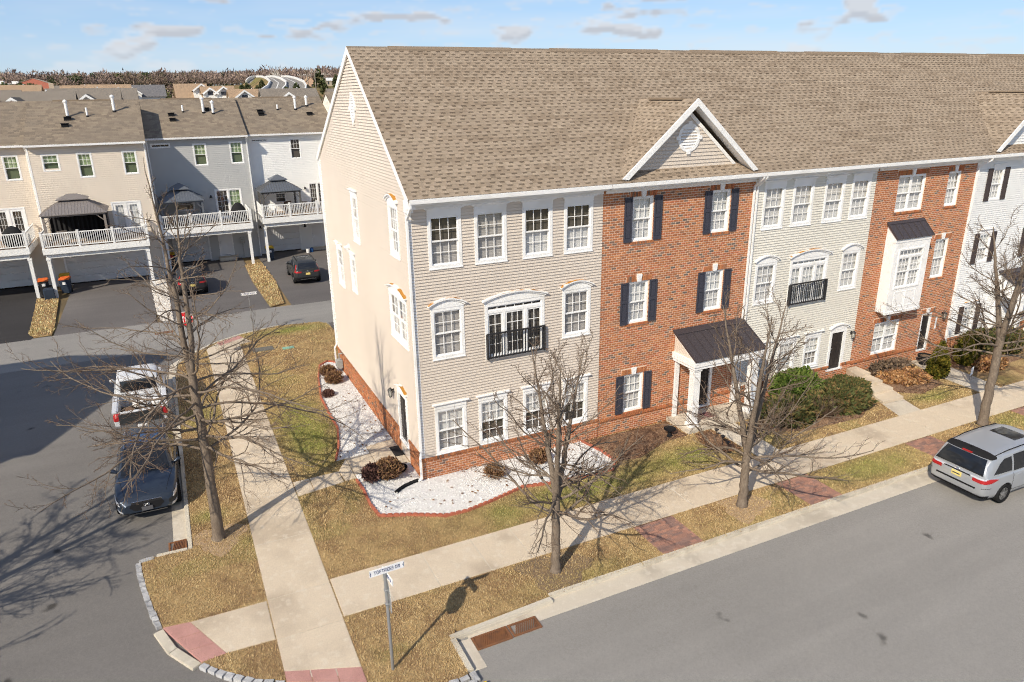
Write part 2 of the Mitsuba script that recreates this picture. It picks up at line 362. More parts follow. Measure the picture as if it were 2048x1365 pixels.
def window(par, fr, a0, a1, z0, z1, kind='siding', head='flat', blind=('blind_grey', 'blind_grey'), cols=3, rows=2, shutters=None, cap=None, join=False, label=None, lights=1, lower_rows=None, split=.5):
    w = key('window', par)
    cas = .105 if kind == 'siding' else (.06 if kind == 'brick' else .075)
    b = MB(fr); b.ring(a0, a1, z0, z1, cas, -.10 if kind == 'brick' else -.03, .035 if kind == 'siding' else (-.025 if kind == 'brick' else .03))
    i0, i1, j0, j1 = a0+cas, a1-cas, z0+cas, z1-cas
    if kind == 'siding': b.box(a0-.012, a1+.012, 0, .055, z0-.03, z0)
    off = -.06 if kind == 'brick' else 0.
    put(w, b, 'trim', label=label)
    lw = (i1-i0-.06*(lights-1))/lights; mid = j0+(j1-j0)*split
    for L in range(lights):
        u = i0+L*(lw+.06); v = u+lw
        if L: part('mullion', w, MB(fr).box(u-.06, u, -.06+off, .01+off, j0, j1), 'trim')
        sash(w, fr, u, v, mid-.02, j1, -.012+off, cols, rows, join=join)
        sash(w, fr, u, v, j0, mid+.025, -.054+off, cols, lower_rows or rows, join=join)
    bd = -.115+off*.9
    part('blind', w, MB(fr).quad([[i0-.03, bd, mid], [i1+.03, bd, mid], [i1+.03, bd, j1+.03], [i0-.03, bd, j1+.03]]), blind[0])
    part('blind', w, MB(fr).quad([[i0-.03, bd-.01, j0-.03], [i1+.03, bd-.01, j0-.03], [i1+.03, bd-.01, mid], [i0-.03, bd-.01, mid]]), blind[1])
    if head == 'flat': head_flat(w, fr, a0, a1, z1, cap=cap)
    elif head == 'arch': head_arch(w, fr, a0, a1, z1, cap=cap or 'weathered_cap')
    if shutters:
        for p, q in ((a0-.36, a0-.02), (a1+.02, a1+.36)): shutter(w, fr, p, q, z0, z1, shutters, .03 if kind == 'brick' else .03)
    return w
def shutter(par, fr, p, q, z0, z1, bsdf, d):
    b = MB(fr); m = z0+(z1-z0)*.53; w = .055
    b.ring(p, q, z0, m+.03, w, d, d+.035, wb=.13); b.ring(p, q, m+.03, z1, w, d, d+.035, wb=.06)
    for u, v in ((z0+.13, m-.025), (m+.09, z1-w)): b.box(p+w, q-w, d, d+.012, u, v); b.box(p+w+.03, q-w-.03, d+.012, d+.026, u+.03, v-.03)
    part('shutter', par, b, bsdf)
def open_of(a0, a1, z0, z1, kind='siding'):
    g = .0 if kind == 'brick' else .06
    return (a0+g, a1-g, z0+g, z1-g)
SHINGLE = [((.335, .268, .205), 5), ((.318, .254, .193), 4), ((.292, .23, .173), 3), ((.27, .211, .158), 1.5), ((.35, .282, .215), 2)]
_sp = np.array([w for _, w in SHINGLE]); _sp = _sp/_sp.sum()
def shingle_items(O, u, s, n, rows, span, e=.172, tone=1.0):
    "rows of tabs up a slope: O at the eave, u along, s up the slope, n out of it; span(t) -> (a0, a1) or None at slope height t"
    O, u, s, n = (np.asarray(x, float) for x in (O, u, s, n)); it = []
    flip = np.dot(np.cross(u, s), n) < 0
    F = np.array([[0, 1, 2], [0, 2, 3], [4, 5, 1], [4, 1, 0], [4, 0, 3], [5, 2, 1]])
    if flip: F = F[:, ::-1]
    def quad(p, q, t0, t1, h0, h1, c):
        v = np.array([O+u*x+s*y+n*z for x, y, z in ((p, t0, h0), (q, t0, h0), (q, t1, h1), (p, t1, h1), (p, t0, -.004), (q, t0, -.004))]); it.append((v, F, c, v.mean(0)))
    for k in range(rows):
        t = k*e; lim = span(t+e*.5)
        if not lim: continue
        a = lim[0]-rng.uniform(0, .25); dark = rng.uniform(.97, 1.03); up = rng.random() < .5; run = 0
        while a < lim[1]:
            if run <= 0: run = rng.integers(2, 7); base = np.array(SHINGLE[rng.choice(len(SHINGLE), p=_sp)][0])*dark*tone
            run -= 1; w = rng.uniform(.13, .22); p, q = max(a, lim[0]), min(a+w, lim[1]); a += w; up = not up
            if q-p < .02: continue
            c = base*rng.uniform(.96, 1.04)
            if up:
                quad(p, q, t, t+e+.03, .015, .001, c*1.03)
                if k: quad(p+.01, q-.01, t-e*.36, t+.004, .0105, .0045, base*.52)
            else: quad(p, q, t+.012, t+e+.03, .007, .001, c*.95)
    return it
def gutter(par, p, q, out, size=.12, bsdf='trim'):
    "a gutter along p-q, OUT the horizontal unit vector away from the wall"
    p, q, out = (np.asarray(x, float) for x in (p, q, out)); L = np.linalg.norm(q-p); fr = FR(p, (q-p)/L, out)
    b = MB(fr); P = [(0, 0), (size*.8, -.0), (size*.95, -.02), (size, size*.3), (size*1.02, size), (size*.93, size), (size*.9, size*.32), (size*.72, .012), (.012, .012), (.012, size), (0, size)]
    m = trimesh.creation.extrude_polygon(Polygon(P), L, engine='earcut'); v = np.array(m.vertices); b.add(np.column_stack([v[:, 2], v[:, 0], v[:, 1]-size]), m.faces)
    return part('gutter', par, b, bsdf, smooth=35)
def downspout(par, pts, w=.075, bsdf='trim', n=4):
    b = MB()
    for p, q in zip(pts, pts[1:]): b.bar(p, q, w*.62, 4)
    return part('downspout', par, b, bsdf)
def metal_roof(par, fr, a0, a1, d1, z0, z1, over=.05, bsdf='bronze_roof', seam=.30, name='metal_roof'):
    "a lean-to roof of standing seam metal from (d=0,z1) to (d=d1,z0)"
    b = MB(fr); t = .05; s = np.array([d1, z0-z1]); s = s/np.linalg.norm(s); nn = np.array([-s[1], s[0]])
    if nn[1] < 0: nn = -nn
    def pt(a, k, h): return [a, k*d1+nn[0]*h, z1+(z0-z1)*k+nn[1]*h]
    v = [pt(a, k, h) for a in (a0, a1) for k in (0, 1) for h in (-t, 0)]; b.add(v, BOXF)
    r = part(name, par, b, bsdf)
    n = max(2, int(round((a1-a0)/seam)))
    for i in range(n+1):
        a = a0+(a1-a0)*i/n; a = min(max(a, a0+.014), a1-.014)
        q = MB(fr); q.add([pt(x, k, h) for x in (a-.012, a+.012) for k in (.0, .995) for h in (.001, .030)], BOXF); part('seam', r, q, bsdf)
    q = MB(fr); q.add([pt(x, k, h) for x in (a0-.01, a1+.01) for k in (0, .16) for h in (.002, .033)], BOXF); part('flashing', r, q, bsdf)
    return r
# ---------------------------------------------------------------- the row of townhouses on the street
UX = [0, 7.10, 14.03, 20.77, 27.47, 34.35, 41.2]
EY, EZ, RY, RZ, BY, BZ = -.45, 9.72, 5.6, 14.31, 12.9, 10.1
SL = (RZ-EZ)/(RY-EY); SB = (RZ-BZ)/(BY-RY); WT = 9.50
FRONT = FR((0, 0, 0), (1, 0, 0), (0, -1, 0)); GABLE = FR((0, 0, 0), (0, 1, 0), (-1, 0, 0))
def roof_z(y): return EZ+SL*(y-EY) if y < RY else RZ-SB*(y-RY)
def balcony_door(par, fr, a0, a1, z0, z1, blind, rail=.97):
    w = key('balcony_door', par); b = MB(fr); b.ring(a0, a1, z0, z1, .11, -.03, .035)
    tz = z1-.36; b.box(a0+.11, a1-.11, -.03, .02, tz, tz+.10); p0, p1 = a0+.11, a1-.11
    for f in (.30, .70): x = p0+(p1-p0)*f; b.box(x-.045, x+.045, -.03, .02, z0+.11, tz)
    put(w, b, 'trim')
    sash(w, fr, p0, p1, tz+.10, z1-.11, -.015, 6, 1, w=.035)
    xs = [p0, p0+(p1-p0)*.30-.045, p0+(p1-p0)*.30+.045, p0+(p1-p0)*.70-.045, p0+(p1-p0)*.70+.045, p1]
    for i, c in ((0, 2), (2, 3), (4, 2)): sash(w, fr, xs[i], xs[i+1], z0+.11, tz, -.02, c, 4, w=.06)
    part('curtain', w, MB(fr).quad([[p0-.05, -.13, z0], [p1+.05, -.13, z0], [p1+.05, -.13, z1], [p0-.05, -.13, z1]]), blind)
    head_arch(w, fr, a0, a1, z1, h=.08, rise=.22, cap='weathered_cap')
    r = part('railing', par, MB(fr).box(a0+.02, a1-.02, .10, .16, z0+rail-.05, z0+rail).box(a0+.02, a1-.02, .10, .15, z0+.06, z0+.11).box(a0+.02, a0+.07, .035, .16, z0+.03, z0+rail-.05).box(a1-.07, a1-.02, .035, .16, z0+.03, z0+rail-.05), 'black_metal')
    n = 19
    for i in range(n):
        x = a0+.07+(a1-a0-.14)*(i+.5)/n; part('baluster', r, MB(fr).box(x-.012, x+.012, .118, .142, z0+.11, z0+rail-.05), 'black_metal')
def door(par, fr, a0, a1, z0, z1, bsdf='dark_door', cas=.13, d=0., panels=True, label=None):
    k = key('door', par); b = MB(fr); b.box(a0, a1, d-.07, d-.03, z0, z1)
    if panels:
        w = a1-a0; hh = z1-z0
        for p, q in ((.12, .46), (.54, .88)):
            for u, v in ((.06, .30), (.36, .66), (.72, .93)): b.ring(a0+w*p, a0+w*q, z0+hh*u, z0+hh*v, .02, d-.03, d-.018); b.box(a0+w*p+.05, a0+w*q-.05, d-.03, d-.02, z0+hh*u+.05, z0+hh*v-.05)
    put(k, b, bsdf, label=label)
    f = MB(fr); f.box(a0-cas, a0, d-.08, d+.04, z0-.03, z1); f.box(a1, a1+cas, d-.08, d+.04, z0-.03, z1); f.box(a0-cas, a1+cas, d-.08, d+.04, z1, z1+cas); f.box(a0-cas, a1+cas, d-.08, d+.06, z0-.08, z0-.03)
    part('frame', k, f, 'trim'); h = MB(fr); h.bar([a0+.07, d-.03, z0+1.0], [a0+.07, d+.04, z0+1.0], .028, 8); h.bar([a0+.07, d-.03, z0+1.12], [a0+.07, d-.01, z0+1.12], .03, 8); part('handle', k, h, 'steel_post', smooth=40)
    return k
def lamp(par, fr, a, z):
    k = key('wall_lamp', par); b = MB(fr); b.box(a-.05, a+.05, 0, .03, z-.02, z+.14); b.bar([a, .03, z+.10], [a, .16, z+.16], .014); b.bar([a, .16, z+.20], [a, .16, z+.10], .03, 6, .11); b.bar([a, .16, z-.14], [a, .16, z-.18], .07, 6, .03)
    for i in range(6): an = i*math.pi/3; b.bar([a+.085*math.cos(an), .16+.085*math.sin(an), z+.11], [a+.06*math.cos(an), .16+.06*math.sin(an), z-.14], .009, 4)
    put(k, b, 'black_metal'); part('lamp_glass', k, MB(fr).bar([a, .16, z+.09], [a, .16, z-.13], .075, 6, .055), 'lamp_glass')
prin('lamp_glass', (.45, .44, .40), .15)
def jack(items, fr, a0, a1, z1, h=.235, kw=.10):
    m = (a0+a1)/2; items += soldier(fr, a0-.12, m-kw, z1, z1+h-.03, splay=-.03)+soldier(fr, m+kw, a1+.12, z1, z1+h-.03, splay=.03)
def keystone(par, fr, a0, a1, z1, h=.26):
    m = (a0+a1)/2; b = MB(fr); b.poly([(m-.075, z1-.01), (m+.075, z1-.01), (m+.115, z1+h), (m-.115, z1+h)], 0, .055); part('keystone', par, b, 'trim')
def water_table(wall, fr, a0, a1, z0, z1, holes, d=.045, first=None):
    "a brick plinth in front of the wall face"
    b = MB(fr); g = sbox(a0, z0, a1, z1-.02)
    for h in holes: g = g.difference(sbox(h[0], h[2], h[1], h[3]))
    b.poly(g, 0, d-.012); pl = part('plinth', wall.split('__')[0], b, 'mortar')
    f2 = FR(fr(np.array([0, d-.012, 0.])), fr.M[0], fr.M[1]); it = brickwork(wall, f2, a0, a1, z0, z1-.105, holes)
    segs = [(a0, a1)]
    for h in holes: segs = [s for u, w in segs for s in ((u, min(w, h[0])), (max(u, h[1]), w)) if s[1]-s[0] > .06]
    for u, w in segs: it += soldier(f2, u-.01, w+.01, z1-.10, z1, d=.045)
    pieces(pl, 'brick', it, 'vc_matt')
def front_wall(u, mbsdf, holes, style, e=.102, sid=None, plinth=True, wtz=.80):
    h = UH[u]; x0, x1 = UX[u], UX[u+1]; wall = key('wall', h)
    poly = sbox(x0, -.12, x1, WT); b = core(h, FRONT, poly, holes, mbsdf)
    b.fr = WORLD
    # party and rear walls, so that the house is closed
    q = MB(); q.add(*b.arrays(), raw=True)
    q.box(x0+.001, x1-.001, 12.42, 12.6, -.12, 9.9)
    if u: q.box(x0+.001, x0+.12, .18, 12.42, -.12, 9.9)
    if u == 5: q.poly(Polygon([(0, 0)]+[]) if 0 else sbox(0, 0, .001, .001), 0, .001)
    put(wall, q, mbsdf)
    if style == 'siding':
        lo = wtz-.015 if plinth else -.1
        boards(wall, FRONT, sbox(x0+.005, lo, x1-.005, WT), holes, e, sid, lo)
        if plinth: water_table(wall, FRONT, x0, x1, -.12, wtz, [q for q in holes if q[2] < .75])
    return wall
UH = []
UH.append(thing('townhouse', 'beige sided end townhouse whose gable side wall faces the side street', 'townhouse', 'townhouses in the front row'))
UH.append(thing('townhouse', 'red brick townhouse with dark blue shutters next to the beige end house', 'townhouse', 'townhouses in the front row'))
UH.append(thing('townhouse', 'cream sided townhouse with a dark balcony rail between two brick houses', 'townhouse', 'townhouses in the front row'))
UH.append(thing('townhouse', 'red brick townhouse with a white box bay under a metal roof', 'townhouse', 'townhouses in the front row'))
UH.append(thing('townhouse', 'white sided townhouse with brown shutters at the right edge', 'townhouse', 'townhouses in the front row'))
UH.append(thing('townhouse', 'farthest townhouse of the front row, only its tan roof showing', 'townhouse', 'townhouses in the front row'))
# ---- unit 1, beige, with the gable side
def siding_unit(u, wins, balc, bsdf, doors=(), blinds=None, wtz=.80):
    h = UH[u]; holes = [open_of(*w[:4]) for w in wins]+[(balc[0]+.06, balc[1]-.06, balc[2]+.06, balc[3]-.06)]+[(d[0], d[1], d[2], d[3]) for d in doors]
    wall = front_wall(u, bsdf, holes, 'siding', sid=bsdf, wtz=wtz)
    for w in wins: window(h, FRONT, *w[:4], head=w[4], blind=w[5], cap=w[6] if len(w) > 6 else None)
    balcony_door(h, FRONT, *balc)
    return wall
G, Wh = ('blind_grey', 'blind_grey'), ('blind_white', 'blind_white')
DK = ('dark_room', 'blind_grey'); GW = ('blind_white', 'dark_room')
w1 = [(.63, 1.77, 7.41, 9.15, 'flat', DK), (2.22, 3.37, 7.41, 9.15, 'flat', G), (3.95, 5.09, 7.41, 9.15, 'flat', ('dark_room', 'blind_white')), (5.54, 6.69, 7.41, 9.15, 'flat', ('dark_room', 'blind_white')),
      (.59, 1.75, 4.33, 6.08, 'arch', G), (5.50, 6.66, 4.33, 6.08, 'arch', G),
      (.55, 1.71, .84, 2.54, 'flat', ('blind_white', 'blind_grey')), (2.17, 3.28, .84, 2.54, 'flat', GW), (3.91, 4.98, .84, 2.54, 'flat', GW), (5.55, 6.62, .84, 2.54, 'flat', GW)]
wall1 = siding_unit(0, w1, (2.50, 4.78, 4.0, 6.0, 'dark_room'), 'siding_beige')
# gable side
side_w = [(6.15, 7.15, 7.20, 9.05, 'flat', Wh, None, 1), (.90, 1.97, 7.62, 9.35, 'arch', Wh, 'weathered_cap', 1), (9.58, 10.72, 4.66, 6.40, 'flat', Wh, 'weathered_cap', 1), (7.30, 8.20, 4.93, 6.42, 'flat', Wh, None, 1), (.58, 2.56, 4.60, 6.28, 'arch', Wh, 'weathered_cap', 2)]
gh = [open_of(*w[:4]) for w in side_w]+[(1.36, 2.20, .62, 2.52)]
gpoly = Polygon([(0, -.12), (12.6, -.12), (12.6, roof_z(12.6)-.14), (RY, RZ-.16), (0, roof_z(0)-.14)])
gw = key('wall', UH[0]); put(gw, core(UH[0], GABLE, gpoly, gh, 'siding_beige'), 'siding_beige')
boards(gw, GABLE, gpoly.intersection(sbox(0, .985, 12.6, 20)), gh, .102, 'siding_beige', .985)
water_table(gw, GABLE, 0.0, 12.6, -.12, 1.0, [(1.23, 2.33, -.2, 2.6)])
for w in side_w: window(UH[0], GABLE, *w[:4], head=w[4], blind=w[5], cap=w[6], lights=w[7], cols=2 if w[7] == 2 else 3)
dk = door(UH[0], GABLE, 1.36, 2.20, .66, 2.50, cas=.12, d=.02); head_arch(dk, GABLE, 1.24, 2.32, 2.62, h=.06, rise=.14)
lamp(UH[0], GABLE, 2.86, 2.22)
b = MB(GABLE); b.box(8.05, 8.28, 0, .05, 6.66, 6.86); b.bar([8.1, .05, 6.76], [8.05, .18, 6.70], .055, 8, .07); b.bar([8.23, .05, 6.76], [8.30, .18, 6.70], .055, 8, .07); part('security_light', UH[0], b, 'plastic_white', smooth=40)
def oval_vent(par, fr, a, z, w, h, tr='trim'):
    k = key('gable_vent', par); t = np.linspace(0, 2*math.pi, 33)[:-1]; o = Polygon(np.column_stack([a+w/2*np.cos(t), z+h/2*np.sin(t)])); i = Polygon(np.column_stack([a+(w/2-.11)*np.cos(t), z+(h/2-.11)*np.sin(t)]))
    b = MB(fr); b.poly(o.difference(i), 0, .05); b.poly(i, 0, .006)
    for p, q in ((0, 1), (0, -1), (1, 0), (-1, 0)): x, y = a+p*w/2, z+q*h/2; b.box(x-.075, x+.075, 0, .075, y-.07, y+.07)
    put(k, b, tr)
    n = 7
    for j in range(n):
        y = z+(h/2-.13)*(2*(j+.5)/n-1); hw = (w/2-.11)*math.sqrt(max(.01, 1-((y-z)/(h/2-.11))**2))
        part('louvre', k, MB(fr).add([[a-hw, .008, y+.045], [a+hw, .008, y+.045], [a+hw, .042, y-.03], [a-hw, .042, y-.03]], [[0, 1, 2], [0, 2, 3]]), tr)
oval_vent(UH[0], GABLE, 5.6, 12.24, .72, .98)
mk = key('gas_meter', UH[0]); b = MB(GABLE); b.box(11.5, 11.85, .08, .34, .22, .62); b.bar([11.6, .2, .62], [11.6, .2, .95], .03, 6); b.bar([11.6, .2, .95], [11.35, .1, 1.02], .03, 6); b.bar([11.76, .2, -.1], [11.76, .2, .22], .035, 6); b.bar([11.67, .34, .46], [11.67, .38, .46], .11, 12); put(mk, b, 'meter_grey', smooth=30)
prin('meter_grey', (.33, .34, .33), .5)
# corner boards, rakes, eave return
b = MB(FRONT); b.box(-.022, .13, 0, .022, .80, WT); part('corner_board', UH[0], b, 'trim')
b = MB(GABLE); b.box(.0, .13, .0015, .0235, 1.0, 9.62); part('corner_board', UH[0], b, 'trim')
b = MB(GABLE); b.box(12.46, 12.605, .002, .022, 1.0, roof_z(12.5)-.2); part('corner_board', UH[0], b, 'trim')
def rake(par, fr, pts, w, d0, d1):
    for p, q in zip(pts, pts[1:]):
        b = MB(fr); b.poly([p, q, (q[0], q[1]-w), (p[0], p[1]-w)], d0, d1); part('rake_board', par, b, 'trim')
rake(UH[0], GABLE, [(EY, EZ-.005), (RY, RZ-.005), (BY, BZ-.005)], .24, .024, .085)
b = MB(); b.box(-.085, .12, EY, .02, 9.42, 9.66); b.box(-.085, .12, EY+.16, .02, 9.28, 9.42); part('eave_return', UH[0], b, 'trim')
# ---- unit 2, brick
def brick_unit(u, wins, doors, extra_holes=()):
    h = UH[u]; x0, x1 = UX[u], UX[u+1]
    holes = [open_of(w[0], w[1], w[2], w[3], 'brick') for w in wins]+[d[:4] for d in doors]+list(extra_holes)
    wall = front_wall(u, 'mortar', holes, 'brick')
    ban = list(holes); it = []
    for w in wins:
        jack(it, FRONT, w[0], w[1], w[3]); m = (w[0]+w[1])/2; ban += [(w[0]-.14, w[1]+.14, w[3], w[3]+.212), (w[0]-.06, w[1]+.06, w[2]-.10, w[2])]; ban.append((m-.12, m+.12, w[3], w[3]+.27))
        it += soldier(FRONT, w[0]-.06, w[1]+.06, w[2]-.10, w[2], d=.05)
    for d in doors:
        if len(d) > 4 and d[4]: jack(it, FRONT, d[0], d[1], d[3]); ban.append((d[0]-.14, d[1]+.14, d[3], d[3]+.212)); ban.append(((d[0]+d[1])/2-.12, (d[0]+d[1])/2+.12, d[3], d[3]+.27))
    led = [q for q in holes if q[2] < .62]; z = .60
    ban.append((x0-1, x1+1, z, z+.09)); segs = [(x0, x1)]
    for q in led: segs = [s for a, w in segs for s in ((a, min(w, q[0])), (max(a, q[1]), w)) if s[1]-s[0] > .06]
    for a, w in segs: it += soldier(FRONT, a, w, z, z+.088, d=.055)
    it += brickwork(wall, FRONT, x0+.004, x1-.004, -.12, WT, ban)
    pieces(wall, 'brick', it, 'vc_matt')
    for w in wins: keystone(h, FRONT, w[0], w[1], w[3])
    for d in doors:
        if len(d) > 4 and d[4]: keystone(h, FRONT, d[0], d[1], d[3])
    return wall
cw = ('curtain_white', 'blind_white')
w2 = [(8.34, 9.25, 7.53, 9.14), (11.92, 12.82, 7.52, 9.13), (8.31, 9.20, 4.42, 6.03), (11.86, 12.77, 4.41, 6.02), (8.24, 9.15, .79, 2.36)]
brick_unit(1, w2, [(11.78, 12.62, .22, 2.24, 0)])
for w in w2: window(UH[1], FRONT, *w, kind='brick', head=None, blind=cw, shutters='shutter')
door(UH[1], FRONT, 11.90, 12.50, .30, 2.12, cas=.12, d=-.04)
def portico(u, ox, label=None):
    h = UH[u]; k = key('portico', h); f = FR((ox, 0, 0), (1, 0, 0), (0, -1, 0))
    b = MB(f); b.box(-.10, 3.36, 0, 1.40, 2.72, 2.95); b.box(-.06, 3.32, .02, 1.36, 2.60, 2.72); b.poly([(0, 2.95), (1, 2.95)], 0, .001) if 0 else None
    put(k, b, 'trim')
    for a in (-.02, 3.22):  # side gables
        g = MB(FR((ox+a, 0, 0), (0, -1, 0), (1, 0, 0))); g.poly([(0.03, 2.95), (1.30, 2.95), (.03, 3.70)], 0, .05); part('gable_end', k, g, 'siding_beige' if u == 1 else 'siding_white')
        g = MB(FR((ox+a, 0, 0), (0, -1, 0), (1, 0, 0)))
        g.poly([(0, 3.80), (1.42, 2.96), (1.42, 2.84), (0, 3.66)], -.03, .08); part('rake_board', k, g, 'trim')
    metal_roof(k, f, -.12, 3.38, 1.48, 2.99, 3.83, seam=.40)
    for i, a in enumerate((.02, 2.96)):
        c = MB(f); c.box(a, a+.30, .98, 1.28, .30, 2.60); c.box(a-.04, a+.34, .94, 1.32, .15, .30); c.box(a-.03, a+.33, .95, 1.31, 2.50, 2.60); c.box(a-.02, a+.32, .96, 1.30, 1.0, 1.05); part('column', k, c, 'trim')
    for a in (.04, 3.06):
        c = MB(f); c.box(a, a+.18, .03, .12, .15, 2.60); part('pilaster', k, c, 'trim')
    s = MB(f); s.box(-.22, 3.42, .03, 1.46, -.1, .15); part('slab', k, s, 'concrete_old')
    return k
portico(1, 10.60)
# ---- unit 3, cream
w3 = [(14.49, 15.60, 7.41, 9.12, 'flat', Wh), (16.04, 17.17, 7.41, 9.12, 'flat', Wh), (17.79, 18.92, 7.41, 9.12, 'flat', Wh), (19.34, 20.45, 7.41, 9.12, 'flat', Wh),
      (14.42, 15.55, 4.32, 6.02, 'arch', Wh, 'trim'), (19.30, 20.38, 4.31, 6.02, 'arch', Wh, 'trim'),
      (14.55, 15.60, .92, 2.40, 'flat', Wh), (16.14, 17.16, .92, 2.40, 'flat', Wh), (17.68, 18.66, .92, 2.40, 'flat', ('curtain_white', 'blind_grey'))]
siding_unit(2, w3, (16.32, 18.48, 4.0, 6.0, 'curtain_white'), 'siding_cream', doors=[(19.33, 20.13, .52, 2.36)], wtz=.78)
dk = door(UH[2], FRONT, 19.36, 20.10, .58, 2.32, cas=.14); head_arch(dk, FRONT, 19.22, 20.24, 2.46, h=.05, rise=.16, cap='trim')
lamp(UH[2], FRONT, 20.56, 2.10)
# ---- unit 4, brick with the box bay
w4 = [(22.20, 23.96, 7.47, 9.06), (25.50, 26.36, 7.48, 9.04), (25.40, 26.32, 4.10, 5.97), (22.10, 23.78, .80, 2.36)]
brick_unit(3, w4, [(25.36, 26.12, .42, 2.36, 1)], extra_holes=[(22.0, 24.1, 3.1, 6.9)])
for i, w in enumerate(w4): window(UH[3], FRONT, *w, kind='brick', head=None, blind=cw, cols=3 if i in (1, 2) else 2, lights=2 if i in (0, 3) else 1, split=.5)
door(UH[3], FRONT, 25.46, 26.02, .50, 2.26, cas=.09, d=-.05)
lamp(UH[3], FRONT, 26.86, 2.10)
b = MB(FRONT); b.box(26.42, 26.52, .012, .03, 1.45, 2.02); part('number_plaque', UH[3], b, 'trim')
k = key('bay', UH[3]); fb = FR((0, -.55, 0), (1, 0, 0), (0, -1, 0)); bw = (22.20, 23.86, 4.10, 5.92)
b = MB(FRONT); b.box(21.93, 24.21, .013, .38, 2.98, 3.04); b.box(21.93, 24.21, .013, .38, 6.34, 6.40); b.box(21.93, 22.03, .013, .38, 3.04, 6.34); b.box(24.11, 24.21, .013, .38, 3.04, 6.34)
b.poly(sbox(21.93, 2.98, 24.21, 6.40).difference(sbox(bw[0]+.06, bw[2]+.06, bw[1]-.06, bw[3]-.06)), .38, .55)
b.box(21.90, 24.24, .38, .572, 2.93, 3.06); b.box(21.90, 24.24, .40, .575, 6.22, 6.40); b.poly(sbox(21.93, 6.40, 24.21, 6.44), .02, .55)
for x in (22.32, 23.06): b.ring(x, x+.70, 3.22, 3.96, .05, .55, .562)
for x in (21.935, 24.155): b.add([[x, .02, 6.42], [x+.05, .02, 6.42], [x, .60, 6.42], [x+.05, .60, 6.42], [x, .02, 6.98], [x+.05, .02, 6.98]], [[0, 1, 3], [0, 3, 2], [0, 2, 4], [1, 5, 3], [2, 3, 5], [2, 5, 4], [0, 4, 5], [0, 5, 1]])
put(k, b, 'trim')
w = key('window', k); b = MB(fb); b.ring(*bw, .07, -.05, .03); b.box(bw[0]+.07, bw[1]-.07, -.05, .02, 5.52, 5.60); put(w, b, 'trim')
sash(w, fb, bw[0]+.07, bw[1]-.07, 5.60, bw[3]-.07, -.02, 6, 1, w=.03)
mid = (bw[0]+bw[1])/2
for p, q in ((bw[0]+.07, mid-.03), (mid+.03, bw[1]-.07)): sash(w, fb, p, q, 4.86, 5.52, -.015, 3, 2); sash(w, fb, p, q, 4.17, 4.90, -.05, 3, 2)
part('mullion', w, MB(fb).box(mid-.03, mid+.03, -.06, .012, 4.17, 5.52), 'trim')
part('blind', w, MB(fb).quad([[bw[0], -.14, 4.1], [bw[1], -.14, 4.1], [bw[1], -.14, 5.9], [bw[0], -.14, 5.9]]), 'blind_white')
metal_roof(k, FRONT, 21.86, 24.27, .66, 6.40, 7.06, seam=.40)
# ---- unit 5, white; unit 6, beyond the frame
def plain_unit(u, wins, bsdf, sh=None):
    h = UH[u]; x0 = UX[u]; front_wall(u, bsdf, [open_of(*w[:4], 'plain') for w in wins], 'siding', sid=bsdf, wtz=.78)
    for w in wins: window(h, FRONT, *w[:4], kind='plain', head=w[4], blind=cw, shutters=sh, cap=w[5] if len(w) > 5 else None)
plain_unit(4, [(28.64, 29.52, 7.50, 9.02, 'flat'), (32.12, 33.00, 7.50, 9.02, 'flat'), (28.58, 29.50, 4.46, 5.95, 'flat', 'weathered_cap'), (32.34, 33.24, 4.44, 5.93, 'flat'), (28.46, 29.42, .92, 2.32, 'flat', 'weathered_cap')], 'siding_white', 'shutter_brown')
portico(4, 30.86)
dk = door(UH[4], FRONT, 32.2, 32.9, .30, 2.14, cas=.12, d=.06)
plain_unit(5, [(x, x+1.05, z, z+1.65, 'flat') for z in (.9, 4.35, 7.41) for x in (34.9, 36.6, 38.3, 40.0)], 'siding_cream')
b = MB(FRONT); b.box(27.40, 27.55, .0, .03, .78, WT); part('corner_board', UH[4], b, 'trim')
